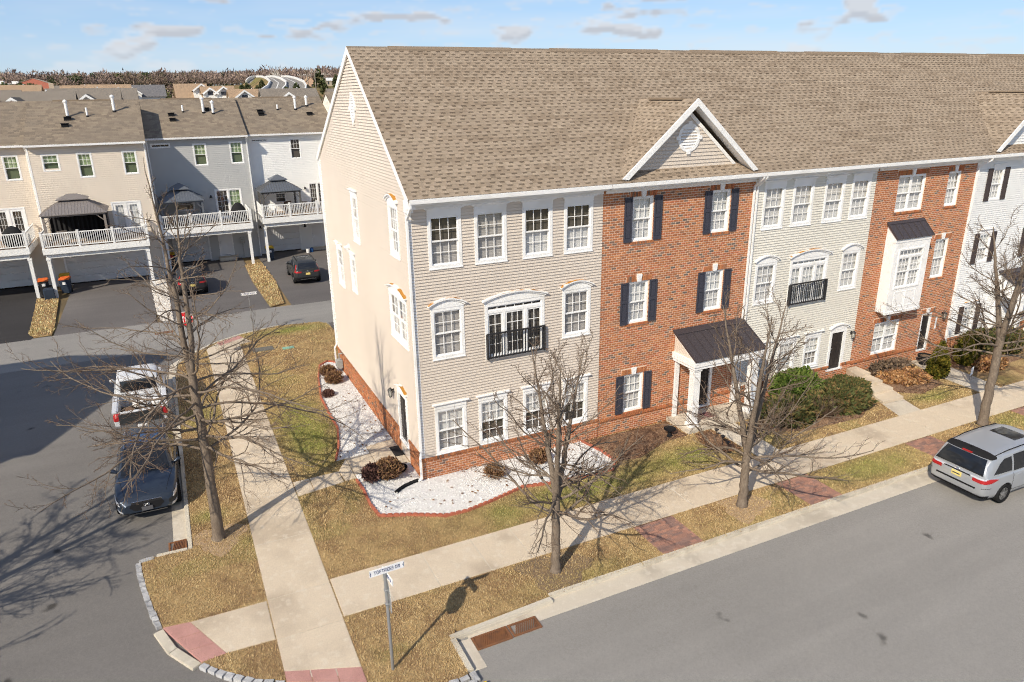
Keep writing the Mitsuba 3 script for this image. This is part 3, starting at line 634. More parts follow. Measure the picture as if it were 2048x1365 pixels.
# ---- roofs, eaves
s_ = np.array([0, 1, SL])/math.hypot(1, SL); n_ = np.array([0, -SL, 1])/math.hypot(1, SL); Ls = math.hypot(RY-EY, RZ-EZ)
def dormer_lim(): pass
for u in range(6):
    h = UH[u]; x0, x1 = UX[u]-(.075 if u == 0 else 0), UX[u+1]
    prof = [(EY, EZ), (RY, RZ), (BY, BZ), (BY, BZ-.14), (RY, RZ-.16), (EY, EZ-.14)]
    r = key('roof', h); b = MB(FR((0, 0, 0), (0, 1, 0), (1, 0, 0))); b.poly(prof, x0, x1); put(r, b, 'far_shingles')
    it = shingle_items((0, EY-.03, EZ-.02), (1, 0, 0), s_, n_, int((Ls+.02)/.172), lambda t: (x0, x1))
    gut = (x0+.02, x1)
    if u in (1, 4):
        xc = UX[u]+3.52; HW, AZ = 3.03, 12.40; y0 = -.42; zb = EZ+.10; sd = (AZ-zb)/HW; yb = EY+(AZ-EZ)/SL
        d = key('dormer', h); fw = FR((0, 0, 0), (1, 0, 0), (0, -1, 0))
        tri = Polygon([(xc-2.30, 10.04), (xc+2.30, 10.04), (xc, 10.04+2.30*sd)]); wl = MB(fw); wl.poly(tri, -.15, 0); put(d, wl, 'siding_beige' if u == 1 else 'siding_white')
        boards(d, fw, tri, [], .13, 'siding_beige' if u == 1 else 'siding_white', 10.04)
        rb = MB()
        for sg in (-1, 1):
            e0 = np.array([xc+sg*HW, y0, zb]); ap = np.array([xc, y0, AZ]); ye = EY+(zb-EZ)/SL; e1 = np.array([xc+sg*HW, max(ye, y0+.01), zb]); a1 = np.array([xc, yb, AZ]); dn = np.array([0, 0, -.13])
            v = np.array([e0, ap, a1, e1, e0+dn, ap+dn, a1+dn, e1+dn]); rb.add(v, [[0, 1, 2], [0, 2, 3], [4, 6, 5], [4, 7, 6], [0, 5, 1], [0, 4, 5], [3, 2, 6], [3, 6, 7]])
            us = np.array([0, 1, 0.]); ss = np.array([-sg*HW, 0, AZ-zb]); L = np.linalg.norm(ss); ss = ss/L; nn = np.array([sg*(AZ-zb), 0, HW])/L
            it += shingle_items(e0, us, ss, nn, int(L/.172), lambda t, L=L: (0, (EY+(zb+(AZ-zb)*min(t, L)/L-EZ)/SL)-y0+.12), tone=1.03)
            b = MB(fw); P = [(xc+sg*HW, zb+.02), (xc, AZ+.02), (xc, AZ-.23), (xc+sg*(HW-.24), zb-.02)]; b.poly(P, .40, .46); part('rake_board', d, b, 'trim')
            b = MB(fw); P = [(xc+sg*(HW-.10), zb-.04), (xc, AZ-.13), (xc, AZ-.17), (xc+sg*(HW-.16), zb-.05)]; b.poly(P, .0, .40); part('soffit', d, b, 'trim')
            b = MB(fw); P = [(xc+sg*2.30, 10.06), (xc, 10.04+2.30*sd), (xc, 10.04+2.30*sd-.16), (xc+sg*2.12, 10.06)]; b.poly(P, .02, .05); part('frieze_board', d, b, 'trim')
        part('roof', d, rb, 'far_shingles'); oval_vent(d, fw, xc+.02, 11.08, .98, 1.00)
        part('ridge_vent', d, MB().box(xc-.14, xc+.14, .35, 2.3, AZ-.03, AZ+.045), 'ridge_vent')
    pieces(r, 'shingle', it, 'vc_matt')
    b = MB(FR((0, 0, 0), (0, 1, 0), (1, 0, 0))); P = [(RY-.17, RZ-.085), (RY, RZ+.032), (RY+.17, RZ-.07), (RY+.17, RZ-.11), (RY, RZ), (RY-.17, RZ-.12)]; b.poly(P, x0+1.5 if u == 0 else x0+.9, x1-.8); part('ridge_vent', h, b, 'ridge_vent')
    b = MB(FR((0, 0, 0), (0, 1, 0), (1, 0, 0))); P = [(RY-.15, RZ-.11), (RY, RZ+.012), (RY+.15, RZ-.08)]; b.poly(P, x0, x1); part('ridge_cap', h, b, 'far_shingles')
    gutter(h, (x0+.02, EY+.02, EZ-.01), (x1-.003, EY+.02, EZ-.01), (0, -1, 0))
    b = MB(); b.box(x0+.06, x1-.002, EY+.03, EY+.06, 9.50, EZ-.14); b.box(x0+.06, x1-.002, EY+.06, -.0, 9.50, 9.53); b.box(x0+.10, x1-.002, -.045, -.0175, 9.33, 9.50); part('fascia', h, b, 'trim')
prin('ridge_vent', (.25, .195, .145), .9)
downspout(UH[0], [(-.03, EY-.05, 9.62), (-.03, EY-.05, 9.45), (-.03, -.07, 9.05), (-.03, -.07, 1.05), (-.10, -.16, .85), (-.10, -.16, .12), (-.22, -.10, .04)])
downspout(UH[0], [(-.06, 12.75, 9.9), (-.06, 12.66, 9.5), (-.06, 12.66, 1.1), (-.16, 12.72, .9), (-.16, 12.72, .05)])
downspout(UH[2], [(14.08, EY-.05, 9.62), (14.08, EY-.05, 9.5), (14.08, -.07, 9.15), (14.08, -.07, .05)])
downspout(UH[1], [(13.93, EY-.05, 9.62), (13.93, EY-.05, 9.5), (13.93, -.07, 9.15), (13.93, -.07, .05)])
downspout(UH[4], [(27.62, EY-.05, 9.62), (27.62, EY-.05, 9.5), (27.45, -.07, 9.15), (27.45, -.07, .05)])
# ---------------------------------------------------------------- ground, roads, lawns, walks
rng = np.random.default_rng(21)
RZ0 = -.10                                                        # road level; lawns and walks lie at 0
def sheet(k, poly, z, bsdf, th=None, **kw):
    b = MB()
    for g in getattr(poly, 'geoms', [poly]):
        if g.geom_type == 'Polygon' and g.area > 1e-5: b.poly(g, z-(th or .003), z, axis='z')
    return put(k, b, bsdf, **kw)
def hill(x, y):
    "the land rises slowly beyond the alley row"
    d = np.clip((y-62)/240, 0, 1); r = np.clip((y-300)/560, 0, 1); q = np.clip((x+60)/420, 0, 1)*np.clip((y-260)/350, 0, 1)
    return -.16+d*d*(3-2*d)*15.2+r*7.5+q*7+np.clip((y-200)/300, 0, 1)*(meshkit.fbm(np.stack([x*.006+2, y*.005, x*0], -1), 3, 4)-.5)*5+np.clip((y-900)/2500, 0, 1)*18
gx = np.unique(np.concatenate([np.linspace(-3000, -300, 28), np.linspace(-300, 500, 101), np.linspace(500, 3500, 31)])); gy = np.unique(np.concatenate([np.linspace(-900, -40, 14), np.linspace(-40, 60, 11), np.linspace(60, 500, 45), np.linspace(500, 4200, 38)]))
XX, YY = np.meshgrid(gx, gy, indexing='ij'); ZZ = hill(XX, YY); nx, ny = XX.shape
ii, jj = np.meshgrid(np.arange(nx-1), np.arange(ny-1), indexing='ij'); q = np.stack([ii*ny+jj, (ii+1)*ny+jj, (ii+1)*ny+jj+1, ii*ny+jj+1], -1).reshape(-1, 4)
def p_field(p, n, uv):
    a = FB(p.x*.02, p.y*.02, 1.0, octaves=4); b = FB(p.x*.15, p.y*.15, 4.0)
    return MX(MX((.27, .19, .10), (.20, .175, .075), SS(.4, .6, a)), (.14, .11, .07), SS(.5, .8, b))
prin('field', mikit.proc(p_field), .95)
put(struct('terrain'), (np.stack([XX, YY, ZZ], -1).reshape(-1, 3), np.vstack([q[:, [0, 1, 2]], q[:, [0, 2, 3]]])), 'field', smooth=True)
sheet(struct('road'), sbox(-62, -40, 95, 25.3), RZ0, 'asphalt', .03)
sheet(struct('side_street'), sbox(-62, -6.6, -7.0, 19.6), RZ0+.003, 'asphalt_side', .01)
# kerbed island that carries the front row
rear = [(-7.45, 15.0), (-7.24, 16.7), (-6.38, 18.03), (-5.30, 19.22), (-3.84, 20.14), (-1.75, 20.80), (.55, 20.50), (.95, 19.8), (1.02, 17.7), (1.02, 12.6)]
bulge = [(-8.85, -.72), (-8.80, -1.41), (-8.70, -2.2), (-8.52, -3.2), (-8.33, -4.03)]
front = [(-7.50, -5.78), (-7.02, -6.33), (-6.36, -6.92), (-5.78, -7.28), (-5.2, -7.62), (-4.45, -8.15), (-3.7, -8.72), (-3.0, -9.02), (-2.3, -9.02), (-1.96, -8.9), (-1.94, -7.58)]
island = Polygon(rear+[(95, 12.6), (95, -7.32), (-1.75, -7.42)]+front[::-1][1:]+bulge[::-1]+[(-8.0, -.62), (-7.47, -.70)])
walk_ns = Polygon([(-5.80, 17.3), (-5.80, -7.0), (-5.72, -7.25), (-4.14, -7.9), (-4.12, 18.35), (-3.5, 18.5), (-4.05, 20.0), (-5.2, 19.2), (-5.85, 18.3)])
walk_f = sbox(-4.118, -5.72, 95, -4.02)
ramp1 = Polygon([(-8.33, -4.06), (-7.70, -4.14), (-6.96, -5.72), (-7.52, -5.76)]); ramp1s = Polygon([(-7.70, -4.14), (-5.80, -4.18), (-5.80, -5.78), (-6.96, -5.72)])
ramp2 = Polygon([(-5.80, -6.95), (-4.14, -7.62), (-4.14, -8.4), (-5.1, -7.66), (-5.80, -7.28)])
ramp3 = Polygon([(-5.26, 19.14), (-4.05, 19.95), (-3.85, 19.45), (-5.12, 18.62)])
stoop = Polygon([(-2.46, 1.12), (-2.06, 1.14), (-2.06, 1.40), (-.03, 1.40), (-.03, 3.46), (-1.14, 3.30), (-1.14, 2.72), (-2.06, 2.72), (-2.50, 1.92)])
walk_d = Polygon([(-4.118, .84), (-2.46, 1.10), (-2.50, 1.92), (-4.118, 1.88)])
bed1 = Polygon([(-.01, .35), (-.01, 1.38), (-2.04, 1.38), (-2.04, 1.10), (-2.10, .96), (-2.05, .2), (-2.09, -.8), (-2.0, -1.6), (-1.1, -1.98), (-.1, -2.55), (.6, -2.6), (1.5, -2.42), (2.84, -2.08), (3.9, -2.30), (5.3, -2.45), (6.25, -2.45), (6.65, -1.95), (6.60, -1.1), (6.35, -.05), (-.01, -.05)])
bed2 = Polygon([(-.05, 3.52), (-.05, 12.7), (-.25, 13.2), (-.5, 13.35), (-.95, 12.9), (-1.35, 11.2), (-1.72, 8.8), (-1.76, 7.0), (-1.75, 5.4), (-2.08, 3.8), (-2.42, 2.72), (-2.08, 2.75), (-1.16, 2.75), (-1.16, 3.34)])
mulch1 = Polygon([(6.72, -1.1), (6.75, -2.0), (7.6, -2.2), (9.2, -1.55), (10.35, -1.5), (10.35, -.05), (6.45, -.05)])
mulch2 = Polygon([(10.60, -1.55), (11.4, -1.55), (11.4, -3.3), (10.6, -3.35), (10.25, -2.5)])
mulch3 = Polygon([(14.2, -.05), (20.4, -.05), (20.3, -.9), (19.0, -2.7), (17.6, -3.45), (14.6, -3.3), (13.0, -2.5), (13.0, -1.55), (14.0, -1.55)])
mulch4 = Polygon([(21.3, -.05), (24.4, -.05), (24.0, -1.6), (23.9, -2.6), (21.9, -3.0), (20.9, -2.2)]); mulch5 = Polygon([(27.3, -.05), (30.6, -.05), (30.6, -2.3), (26.5, -2.5), (26.0, -1.5)])
mulch6 = Polygon([(34.6, -.05), (41, -.05), (41, -2.2), (34.6, -2.2)])
port_walk = Polygon([(11.5, -1.47), (12.7, -1.47), (12.55, -4.02), (11.5, -4.02)]); port_walk2 = affinity.translate(port_walk, 20.3, 0)
walk3 = Polygon([(20.55, -.07), (21.15, -.07), (20.95, -2.2), (20.35, -4.02), (19.05, -4.02), (19.75, -2.1)]); walk4 = Polygon([(24.95, -.06), (27.0, -.06), (26.0, -1.35), (25.6, -4.02), (24.25, -4.02), (24.45, -1.5)])
pavers = [(4.82, 6.28), (10.65, 12.05), (17.1, 18.5), (23.5, 24.9), (29.9, 31.3), (36.3, 37.7)]
paver_polys = [sbox(a, -7.27, b_, -5.725) for a, b_ in pavers]
houses = sbox(-.02, -.02, 95, 12.7)
hard = unary_union([walk_ns, walk_f, ramp1, ramp1s, ramp2, ramp3, stoop, walk_d, bed1, bed2, mulch1, mulch2, mulch3, mulch4, mulch5, mulch6, port_walk, port_walk2, walk3, walk4, houses]+paver_polys)
sheet(struct('lawn'), island, -.012, 'lawn', .16)
# the block across the side street, with its own walk
left_block = Polygon([(-16.4, 18.8), (-16.4, -6.4), (-17.6, -7.6), (-62, -7.6), (-62, 20.2), (-17.8, 20.2)])
sheet(struct('lawn'), left_block, -.012, 'lawn', .16)
# --- walks, slab by slab
sw = struct('sidewalk')
sheet(sw, walk_ns.union(walk_f).buffer(-.03), -.006, 'concrete_old', .08)
def slabs(parent, poly, lines, z=.0, bsdf='concrete', th=.07, gap=.012, axis='x'):
    for p, q in zip(lines, lines[1:]):
        s = sbox(p+gap/2, -60, q-gap/2, 60) if axis == 'x' else sbox(-60, p+gap/2, 120, q-gap/2)
        g = poly.intersection(s).buffer(-.004)
        if g.area > .02:
            b = MB(); o = rng.uniform(-.003, .004)
            for h in getattr(g, 'geoms', [g]):
                b.poly(h, z-th, z+o-.006, axis='z'); b.poly(h.buffer(-.012), z+o-.006, z+o, axis='z')
            part('slab', parent, b, bsdf)
ys = [-8.6, -5.82, -4.17, -1.45, .05, 1.5, 3.0, 4.5, 6.0, 7.5, 9.0, 10.5, 12.0, 13.5, 15.0, 16.5, 20.5]
slabs(sw, walk_ns.difference(ramp2).difference(ramp3), ys, axis='y')
xs = [-4.118, -2.77, -1.44, .08, 1.39]+[1.39+1.47*i for i in range(1, 62)]
slabs(sw, walk_f, xs)
slabs(sw, ramp1s, [-8, -5.81])
slabs(sw, walk_d, [-4.118, -3.55, -2.5]); slabs(sw, stoop, [-2.52, -2.06, -1.15, 0.2], .02)
for w in (port_walk, port_walk2): slabs(sw, w, [-4.1, -2.75, -1.4], axis='y', bsdf='concrete_old')
slabs(sw, walk4, [-4.1, -2.9, -1.5, .1], .02, axis='y', bsdf='concrete_old')
st = struct('front_steps')
st0 = MB(); st0.poly(walk3, -.1, -.002, axis='z'); put(st, st0, 'concrete_old')
for i, (p, q, z) in enumerate([(-.06, -.95, .45), (-.95, -1.65, .33), (-1.65, -2.25, .22), (-2.25, -2.95, .11)]):
    g = walk3.intersection(sbox(10, q, 40, p)); b = MB(); b.poly(g, 0, z, axis='z'); part('step', st, b, 'concrete')
rp = struct('kerb_ramp')
sheet(rp, unary_union([ramp1, ramp2, ramp3]), -.012, 'pink_ramp', .06)
for pl, ax, ls in ((ramp1, 'y', [-6, -5.22, -4.66, -4.0]), (ramp2, 'x', [-5.9, -5.25, -4.7, -4.1]), (ramp3, 'x', [-5.4, -4.9, -4.45, -3.8])):
    for p, q in zip(ls, ls[1:]):
        g = pl.intersection(sbox(p+.006, -60, q-.006, 60) if ax == 'x' else sbox(-60, p+.006, 60, q-.006)).buffer(-.006); b = MB(); b.poly(g, -.012, .0, axis='z')
        c = g.centroid
        for i in np.arange(-12, 13):
            for j in np.arange(-12, 13):
                x, y = c.x+i*.075, c.y+j*.075
                if g.buffer(-.03).contains(Point(x, y)): b.box(x-.012, x+.012, y-.012, y+.012, 0, .006)
        part('tactile_panel', rp, b, 'pink_ramp')
# --- kerbs and gutter pans
kb = struct('kerb')
def strip(line, w, side=1): return LineString(line).buffer(w, single_sided=True, cap_style=2, join_style=2) if side > 0 else LineString(line).buffer(-w, single_sided=True, cap_style=2, join_style=2)
def kerb_run(line, w, z, n, zb=-.14, bsdf='kerb', gap=.01, side=1, rnd=.02):
    L = LineString(line); D = L.length
    for i in range(n):
        t0, t1 = D*i/n+gap/2, D*(i+1)/n-gap/2
        seg = shapely.ops.substring(L, t0, t1); g = seg.buffer(w*side, single_sided=True, cap_style=2, join_style=1)
        b = MB(); b.poly(g, zb, z-rnd, axis='z'); b.poly(g.buffer(-rnd*.7), z-rnd, z, axis='z'); part('kerb_segment', kb, b, bsdf)
pan = [Polygon([(-1.5, -7.42), (95, -7.42), (95, -8.02), (.36, -8.02), (.36, -7.80), (-1.5, -7.80)]), Polygon([(-7.60, -.05), (-7.98, -.05), (-7.98, 14.6), (-7.60, 14.6)]), Polygon([(-1.80, -7.80), (-1.46, -7.80), (-1.46, -8.85), (-1.80, -8.85)])]
outl = [(-7.93, 14.6), (-7.62, 16.9), (-6.68, 18.3), (-5.54, 19.5), (-4.02, 20.46), (-1.80, 21.14)]; inl = [(-7.58, 14.6), (-7.36, 16.7), (-6.48, 18.1), (-5.38, 19.32), (-3.90, 20.26), (-1.76, 20.93)]
pan.append(Polygon(outl+inl[::-1]))
sheet(kb, unary_union(pan), RZ0+.008, 'concrete_old', .05)
kerb_run([(1.0, -7.42), (95, -7.42)], .14, .012, 31, side=1)
kerb_run([(-1.94, -7.57), (1.0, -7.42)], .17, .02, 1, side=-1, rnd=.025); kerb_run([(-1.80, -8.86), (-1.80, -7.72)], .16, .02, 1, side=1, rnd=.025)
kerb_run([(-7.46, -.10), (-7.46, 14.7)], .14, .012, 5, side=1); kerb_run([(-7.46, 14.7)]+[(-7.24, 16.7), (-6.38, 18.03), (-5.30, 19.22), (-3.84, 20.14), (-1.75, 20.80)], .14, .012, 4, side=1)
kerb_run([(-7.46, -.10), (-7.46, -.72)], .12, .012, 1, side=-1); kerb_run([(-7.6, -.74), (-8.45, -.70)], .13, .012, 1, side=-1)
kerb_run([(-8.33, -4.06), (-8.05, -4.9), (-7.52, -5.76)], .24, -.03, 2, side=-1)
# granite block edging along the corner
eb = thing('granite_edging', 'pale grey granite block edging around the corner lawns', 'edging')
prin('granite', mikit.proc(p_conc((.44, .44, .45), (.27, .27, .28), (.52, .51, .49), 4.)), .9)
def blocks(line, w=.17, ln=.24, z=.02):
    L = LineString(line); n = max(1, int(L.length/ln))
    for i in range(n):
        t = L.length*(i+.5)/n; p = L.interpolate(t-.02); q = L.interpolate(t+.02); a = math.atan2(q.y-p.y, q.x-p.x); l2 = L.length/n-.018
        v, f = arr(trimesh.creation.box([l2, w*rng.uniform(.85, 1.05), .2])); v = np.vstack([v, ]); m = trimesh.Trimesh(v, f).subdivide(); v = np.array(m.vertices); nn = v/np.abs(v).max(0); v -= nn**3*np.array([.012, .012, .016])*rng.uniform(.4, 1.5, v.shape); v += rng.normal(0, .004, v.shape)
        c, s_n = math.cos(a), math.sin(a); v = np.column_stack([v[:, 0]*c-v[:, 1]*s_n+(p.x+q.x)/2, v[:, 0]*s_n+v[:, 1]*c+(p.y+q.y)/2, v[:, 2]-.1+z+rng.uniform(-.008, .012)])
        part('granite_block', eb, (v, m.faces), 'granite')
blocks([(-8.50, -.70), (-8.92, -.74)]); blocks([(-8.93, -.80), (-8.88, -1.41), (-8.77, -2.2), (-8.60, -3.2), (-8.42, -3.98)]); blocks([(-7.55, -5.84), (-7.07, -6.40), (-6.41, -7.0), (-5.85, -7.32)])
blocks([(-4.1, -8.48), (-3.55, -8.85), (-3.0, -9.05), (-2.3, -9.04), (-1.98, -9.02)]); blocks([(-1.88, -8.92), (-1.86, -9.25)], ln=.17); blocks([(-1.86, -9.25), (-2.3, -9.2)], ln=.2)
b = MB(); b.box(-2.25, -1.70, -9.62, -9.34, -.11, .02); put(thing('kerb_block', 'yellow painted kerb piece below the drain inlet', 'kerb'), b, 'yellow_paint')
prin('yellow_paint', (.72, .45, .03), .7)
# --- brick paver strips between walk and kerb
PAV = [(.37, .21, .16), (.42, .24, .18), (.32, .18, .145), (.29, .20, .175), (.25, .18, .165), (.40, .20, .145)]
for i, (a, b_) in enumerate(pavers):
    k = thing('paver_strip', ['brick paver strip in front of the tree nearest the beige house, red and grey bricks', 'dark brick paver strip right of the middle street tree', 'brick paver strip on the verge beside the silver minivan', 'brick paver strip behind the minivan', 'brick paver strip far along the kerb', 'farthest brick paver strip along the kerb'][i], 'pavers', 'brick paver strips across the verge') if i < 4 else None
    if k is None: continue
    sheet(k, paver_polys[i], -.011, 'mulch', .05); it = []
    y = -7.27; r = 0
    while y < -5.80:
        x = a-(.1 if r % 2 else 0)
        while x < b_:
            p, q = max(x, a), min(x+.196, b_)
            if q-p > .03:
                c = np.array(PAV[rng.choice(6)])*rng.uniform(.85, 1.12)*(.72+.5*meshkit.fbm(np.array([x*1.1+i*7, y*1.1, 2.]), 3, 9)); v, f, cc, ce = slab_piece(FR((0, 0, -.012), (1, 0, 0), (0, 0, 1), (0, 1, 0)), p, q, 0, .014+rng.uniform(-.003, .004), y, y+.094, c); it.append((v, f, cc, ce))
            x += .2
        y += .1; r += 1
    pieces(k, 'paver', it, 'vc_matt')
# --- beds: white marble chips, mulch
gb = struct('gravel_bed', kind='structure'); sheet(gb, bed1.union(bed2), .006, 'gravel_base', .05)
mb_ = struct('mulch_bed'); 
def bumpy(poly, z, h, step, seed, bsdf, k):
    x0, y0, x1, y1 = poly.bounds; X, Y = np.meshgrid(np.arange(x0, x1+step, step), np.arange(y0, y1+step, step), indexing='ij'); P = np.stack([X, Y, X*0], -1).reshape(-1, 3)
    ins = shapely.contains_xy(poly, P[:, 0], P[:, 1]); ed = np.clip(shapely.distance(shapely.points(P[:, :2]), poly.exterior)/.25, 0, 1)*ins
    P[:, 2] = z+h*ed*meshkit.fbm(P*np.array([6, 6, 1.]), 3, seed)*1.4-(1-ins)*.06; nx_, ny_ = X.shape
    i, j = np.meshgrid(np.arange(nx_-1), np.arange(ny_-1), indexing='ij'); q = np.stack([i*ny_+j, (i+1)*ny_+j, (i+1)*ny_+j+1, i*ny_+j+1], -1).reshape(-1, 4); q = q[ins[q].any(1)]
    return P, np.vstack([q[:, [0, 1, 2]], q[:, [0, 2, 3]]])
b = MB()
for i, pl in enumerate((mulch1, mulch2, mulch3, mulch4, mulch5, mulch6)): b.add(*bumpy(pl, -.015, .12, .08, i, 'mulch', mb_))
put(mb_, b, 'mulch', smooth=True)
def scatter(poly, n, seed):
    r = np.random.default_rng(seed); x0, y0, x1, y1 = poly.bounds; P = np.column_stack([r.uniform(x0, x1, n), r.uniform(y0, y1, n)]); return P[shapely.contains_xy(poly, P[:, 0], P[:, 1])], r
OCT = np.array([[1, 0, 0], [-1, 0, 0], [0, 1, 0], [0, -1, 0], [0, 0, 1], [0, 0, -.4]], float); OF = np.array([[0, 2, 4], [2, 1, 4], [1, 3, 4], [3, 0, 4], [2, 0, 5], [1, 2, 5], [3, 1, 5], [0, 3, 5]])
def stones(poly, n, r0, r1, z, seed, cols):
    P, r = scatter(poly, n, seed); n = len(P); S = r.uniform(r0, r1, (n, 1, 1))*r.uniform(.6, 1.25, (n, 1, 3))*np.array([1, 1, .75]); A = r.uniform(0, 6.28, n); v = OCT[None]*S+r.normal(0, .003, (n, 6, 3)); c, s_n = np.cos(A)[:, None], np.sin(A)[:, None]
    v = np.stack([v[..., 0]*c-v[..., 1]*s_n+P[:, :1], v[..., 0]*s_n+v[..., 1]*c+P[:, 1:2], v[..., 2]+z+r.uniform(0, .012, (n, 1))], -1)
    col = np.array(cols)[r.integers(0, len(cols), n)]*r.uniform(.86, 1.1, (n, 1)); return v.reshape(-1, 3), (OF[None]+(np.arange(n)*6)[:, None, None]).reshape(-1, 3), np.repeat(col, 6, 0)
v, f, c = stones(bed1.union(bed2), 30000, .016, .036, .008, 3, [(.78, .775, .77), (.70, .69, .68), (.80, .79, .775), (.60, .585, .57)])
put(struct('white_gravel', 'white marble chips filling the beds around the beige end house', 'stuff'), (v, f), 'vc_matt', color=c)
ed = thing('bed_edging', 'scalloped terracotta edging around the white gravel beds', 'edging')
def scallops(line, lab=None):
    L = LineString(line); n = int(L.length/.20)
    for i in range(n):
        t = L.length*(i+.5)/n; p, q = L.interpolate(t-.03), L.interpolate(t+.03); a = math.atan2(q.y-p.y, q.x-p.x); b = MB(FR((p.x, p.y, 0), (math.cos(a), math.sin(a), 0), (-math.sin(a), math.cos(a), 0)))
        th = np.linspace(0, math.pi, 7); b.poly([(-.097, -.05), (.097, -.05)]+[(.097*math.cos(h), .045+.05*math.sin(h)) for h in th], -.035, .035); part('edging_block', ed, b, 'terracotta')
prin('terracotta', mikit.proc(lambda p, n, uv: MX((.46, .155, .095), (.36, .12, .08), FB(p.x*5, p.y*5, 2.0))), .9)
scallops(list(bed1.exterior.coords)[4:19]); scallops(list(bed2.exterior.coords)[1:11])
# --- grass blades, near enough to be seen
grass_area = island.difference(hard.buffer(.015)).intersection(sbox(-12, -11, 26, 21))
def blades(poly, dens, h0, h1, w, seed):
    P, r = scatter(poly, int(dens*(poly.bounds[2]-poly.bounds[0])*(poly.bounds[3]-poly.bounds[1])), seed); D = np.hypot(P[:, 0]-CAM[0], P[:, 1]-CAM[1]); keep = r.random(len(P)) < np.clip(17/D, 0, 1)**1.6; P = P[keep]; n = len(P); D = D[keep]
    A = r.uniform(0, 6.28, n); h = r.uniform(h0, h1, n); lean = r.uniform(.3, 1.5, n); ww = w*np.clip(D/17, 1, 2.2)*r.uniform(.6, 1.4, n); dx, dy = np.cos(A), np.sin(A)
    base = np.column_stack([P, np.full(n, -.014)]); side = np.column_stack([-dy, dx, 0*dx])*ww[:, None]; tip = base+np.column_stack([dx*lean*h, dy*lean*h, h]); mid = base+(tip-base)*.5+np.column_stack([0*h, 0*h, h*.18])
    v = np.stack([base-side, base+side, mid+side*.7, mid-side*.7, tip], 1).reshape(-1, 3); F = np.array([[0, 1, 2], [0, 2, 3], [3, 2, 4]]); f = (F[None]+(np.arange(n)*5)[:, None, None]).reshape(-1, 3)
    pz = np.column_stack([P, 0*P[:, 0]]); b2 = meshkit.fbm(pz*1.9, 3, 8); g = np.clip(greenness(P[:, 0], P[:, 1], np.exp, np.square)*(.35+1.3*b2)+.10*(b2 > .62), 0, .95)*r.uniform(.5, 1.15, n)
    st = np.array([(.56, .41, .205), (.48, .335, .165), (.38, .25, .13), (.62, .48, .27)])[r.integers(0, 4, n)]; gr = np.array([(.27, .30, .065), (.33, .34, .09), (.19, .235, .05)])[r.integers(0, 3, n)]
    c = (st*(1-g[:, None])+gr*g[:, None])*r.uniform(.75, 1.15, (n, 1)); return v, f, np.repeat(c, 5, 0)
v, f, c = blades(grass_area, 1500, .015, .055, .006, 5)
put(struct('grass', 'winter grass, straw brown with green patches', 'stuff'), (v, f), 'vc_matt', color=c)
# worn soil around the trunks
for i, (x, y, r0, nm) in enumerate([(-6.70, -.55, .75, 'sand'), (1.66, -6.55, .95, 'soil'), (8.66, -6.28, .8, 'sand'), (21.2, -6.05, .6, 'soil')]):
    t = np.linspace(0, 6.283, 25)[:-1]; rr = r0*(1+.25*np.sin(3*t+i)+.12*np.sin(7*t+2*i)); pl = Polygon(np.column_stack([x+rr*np.cos(t), y+rr*np.sin(t)])).intersection(island.difference(walk_ns.union(walk_f)).buffer(-.05))
    sheet(struct('soil_patch'), pl, -.004, nm, .02)
prin('sand', mikit.proc(lambda p, n, uv: MX((.47, .34, .215), (.33, .235, .15), FB(p.x*7, p.y*7, 1.0))), .95)
prin('soil', mikit.proc(lambda p, n, uv: MX((.16, .12, .09), (.27, .19, .115), FB(p.x*6, p.y*6, 1.0))), .95)
# --- drains and covers
def grate(label, x0, x1, y0, y1, z, hollow, n, skew=.16):
    k = thing('drain_grate', label, 'drain grate'); b = MB(); b.box(x0, x1, y0, y0+.05, z-.06, z); b.box(x0, x1, y1-.05, y1, z-.06, z); b.box(x0, x0+.05, y0+.05, y1-.05, z-.06, z); b.box(x1-.05, x1, y0+.05, y1-.05, z-.06, z); put(k, b, 'rust')
    part('pit', k, MB().box(x0+.02, x1-.02, y0+.02, y1-.02, z-.06, z-.05 if hollow else z-.022), 'dark_hole' if hollow else 'rust')
    w = (x1-x0-.1)/n
    for i in range(n):
        a = x0+.05+w*(i+.18); q = MB(); q.add([[p+s_n, y, zz] for p, in ((a,), (a+w*.55,)) for y, s_n in ((y0+.05, -skew*.0), (y1-.05, skew)) for zz in (z-.045, z-.004)], BOXF); q2 = np.clip(q.arrays()[0][:, 0], x0+.05, x1-.05); v = q.arrays()[0].copy(); v[:, 0] = q2
        if q2.max()-q2.min() > .02: part('bar', k, (v, BOXF), 'rust')
grate('rusty orange closed half of the kerb inlet beside the street sign', -1.45, -.50, -8.28, -7.82, RZ0+.03, False, 15)
grate('open rusty grate with black slots, right half of the street inlet', -.46, .33, -8.26, -7.82, RZ0+.03, True, 12)
grate('small brown grate by the kerb in front of the parked dark blue car', -8.12, -7.62, -.70, .02, RZ0+.03, True, 9, .10)
grate('long rusty trench drain on the alley edge behind the stop sign', -8.30, -7.35, 22.7, 23.1, RZ0+.012, False, 10)
put(thing('utility_cover', 'flat dark grey utility cover in the rear lawn', 'utility cover'), MB().box(-3.66, -2.60, 16.55, 17.2, -.04, .02).box(-3.62, -3.14, 16.59, 17.16, .02, .03).box(-3.12, -2.64, 16.59, 17.16, .02, .03), 'cover_grey')
put(thing('utility_cover', 'small green utility lid in the rear lawn', 'utility cover'), MB().box(-2.18, -1.60, 16.30, 16.62, -.04, .03).box(-2.14, -1.64, 16.34, 16.58, .03, .04), 'cover_green')
prin('cover_grey', (.13, .12, .10), .7); prin('cover_green', (.22, .38, .29), .6)
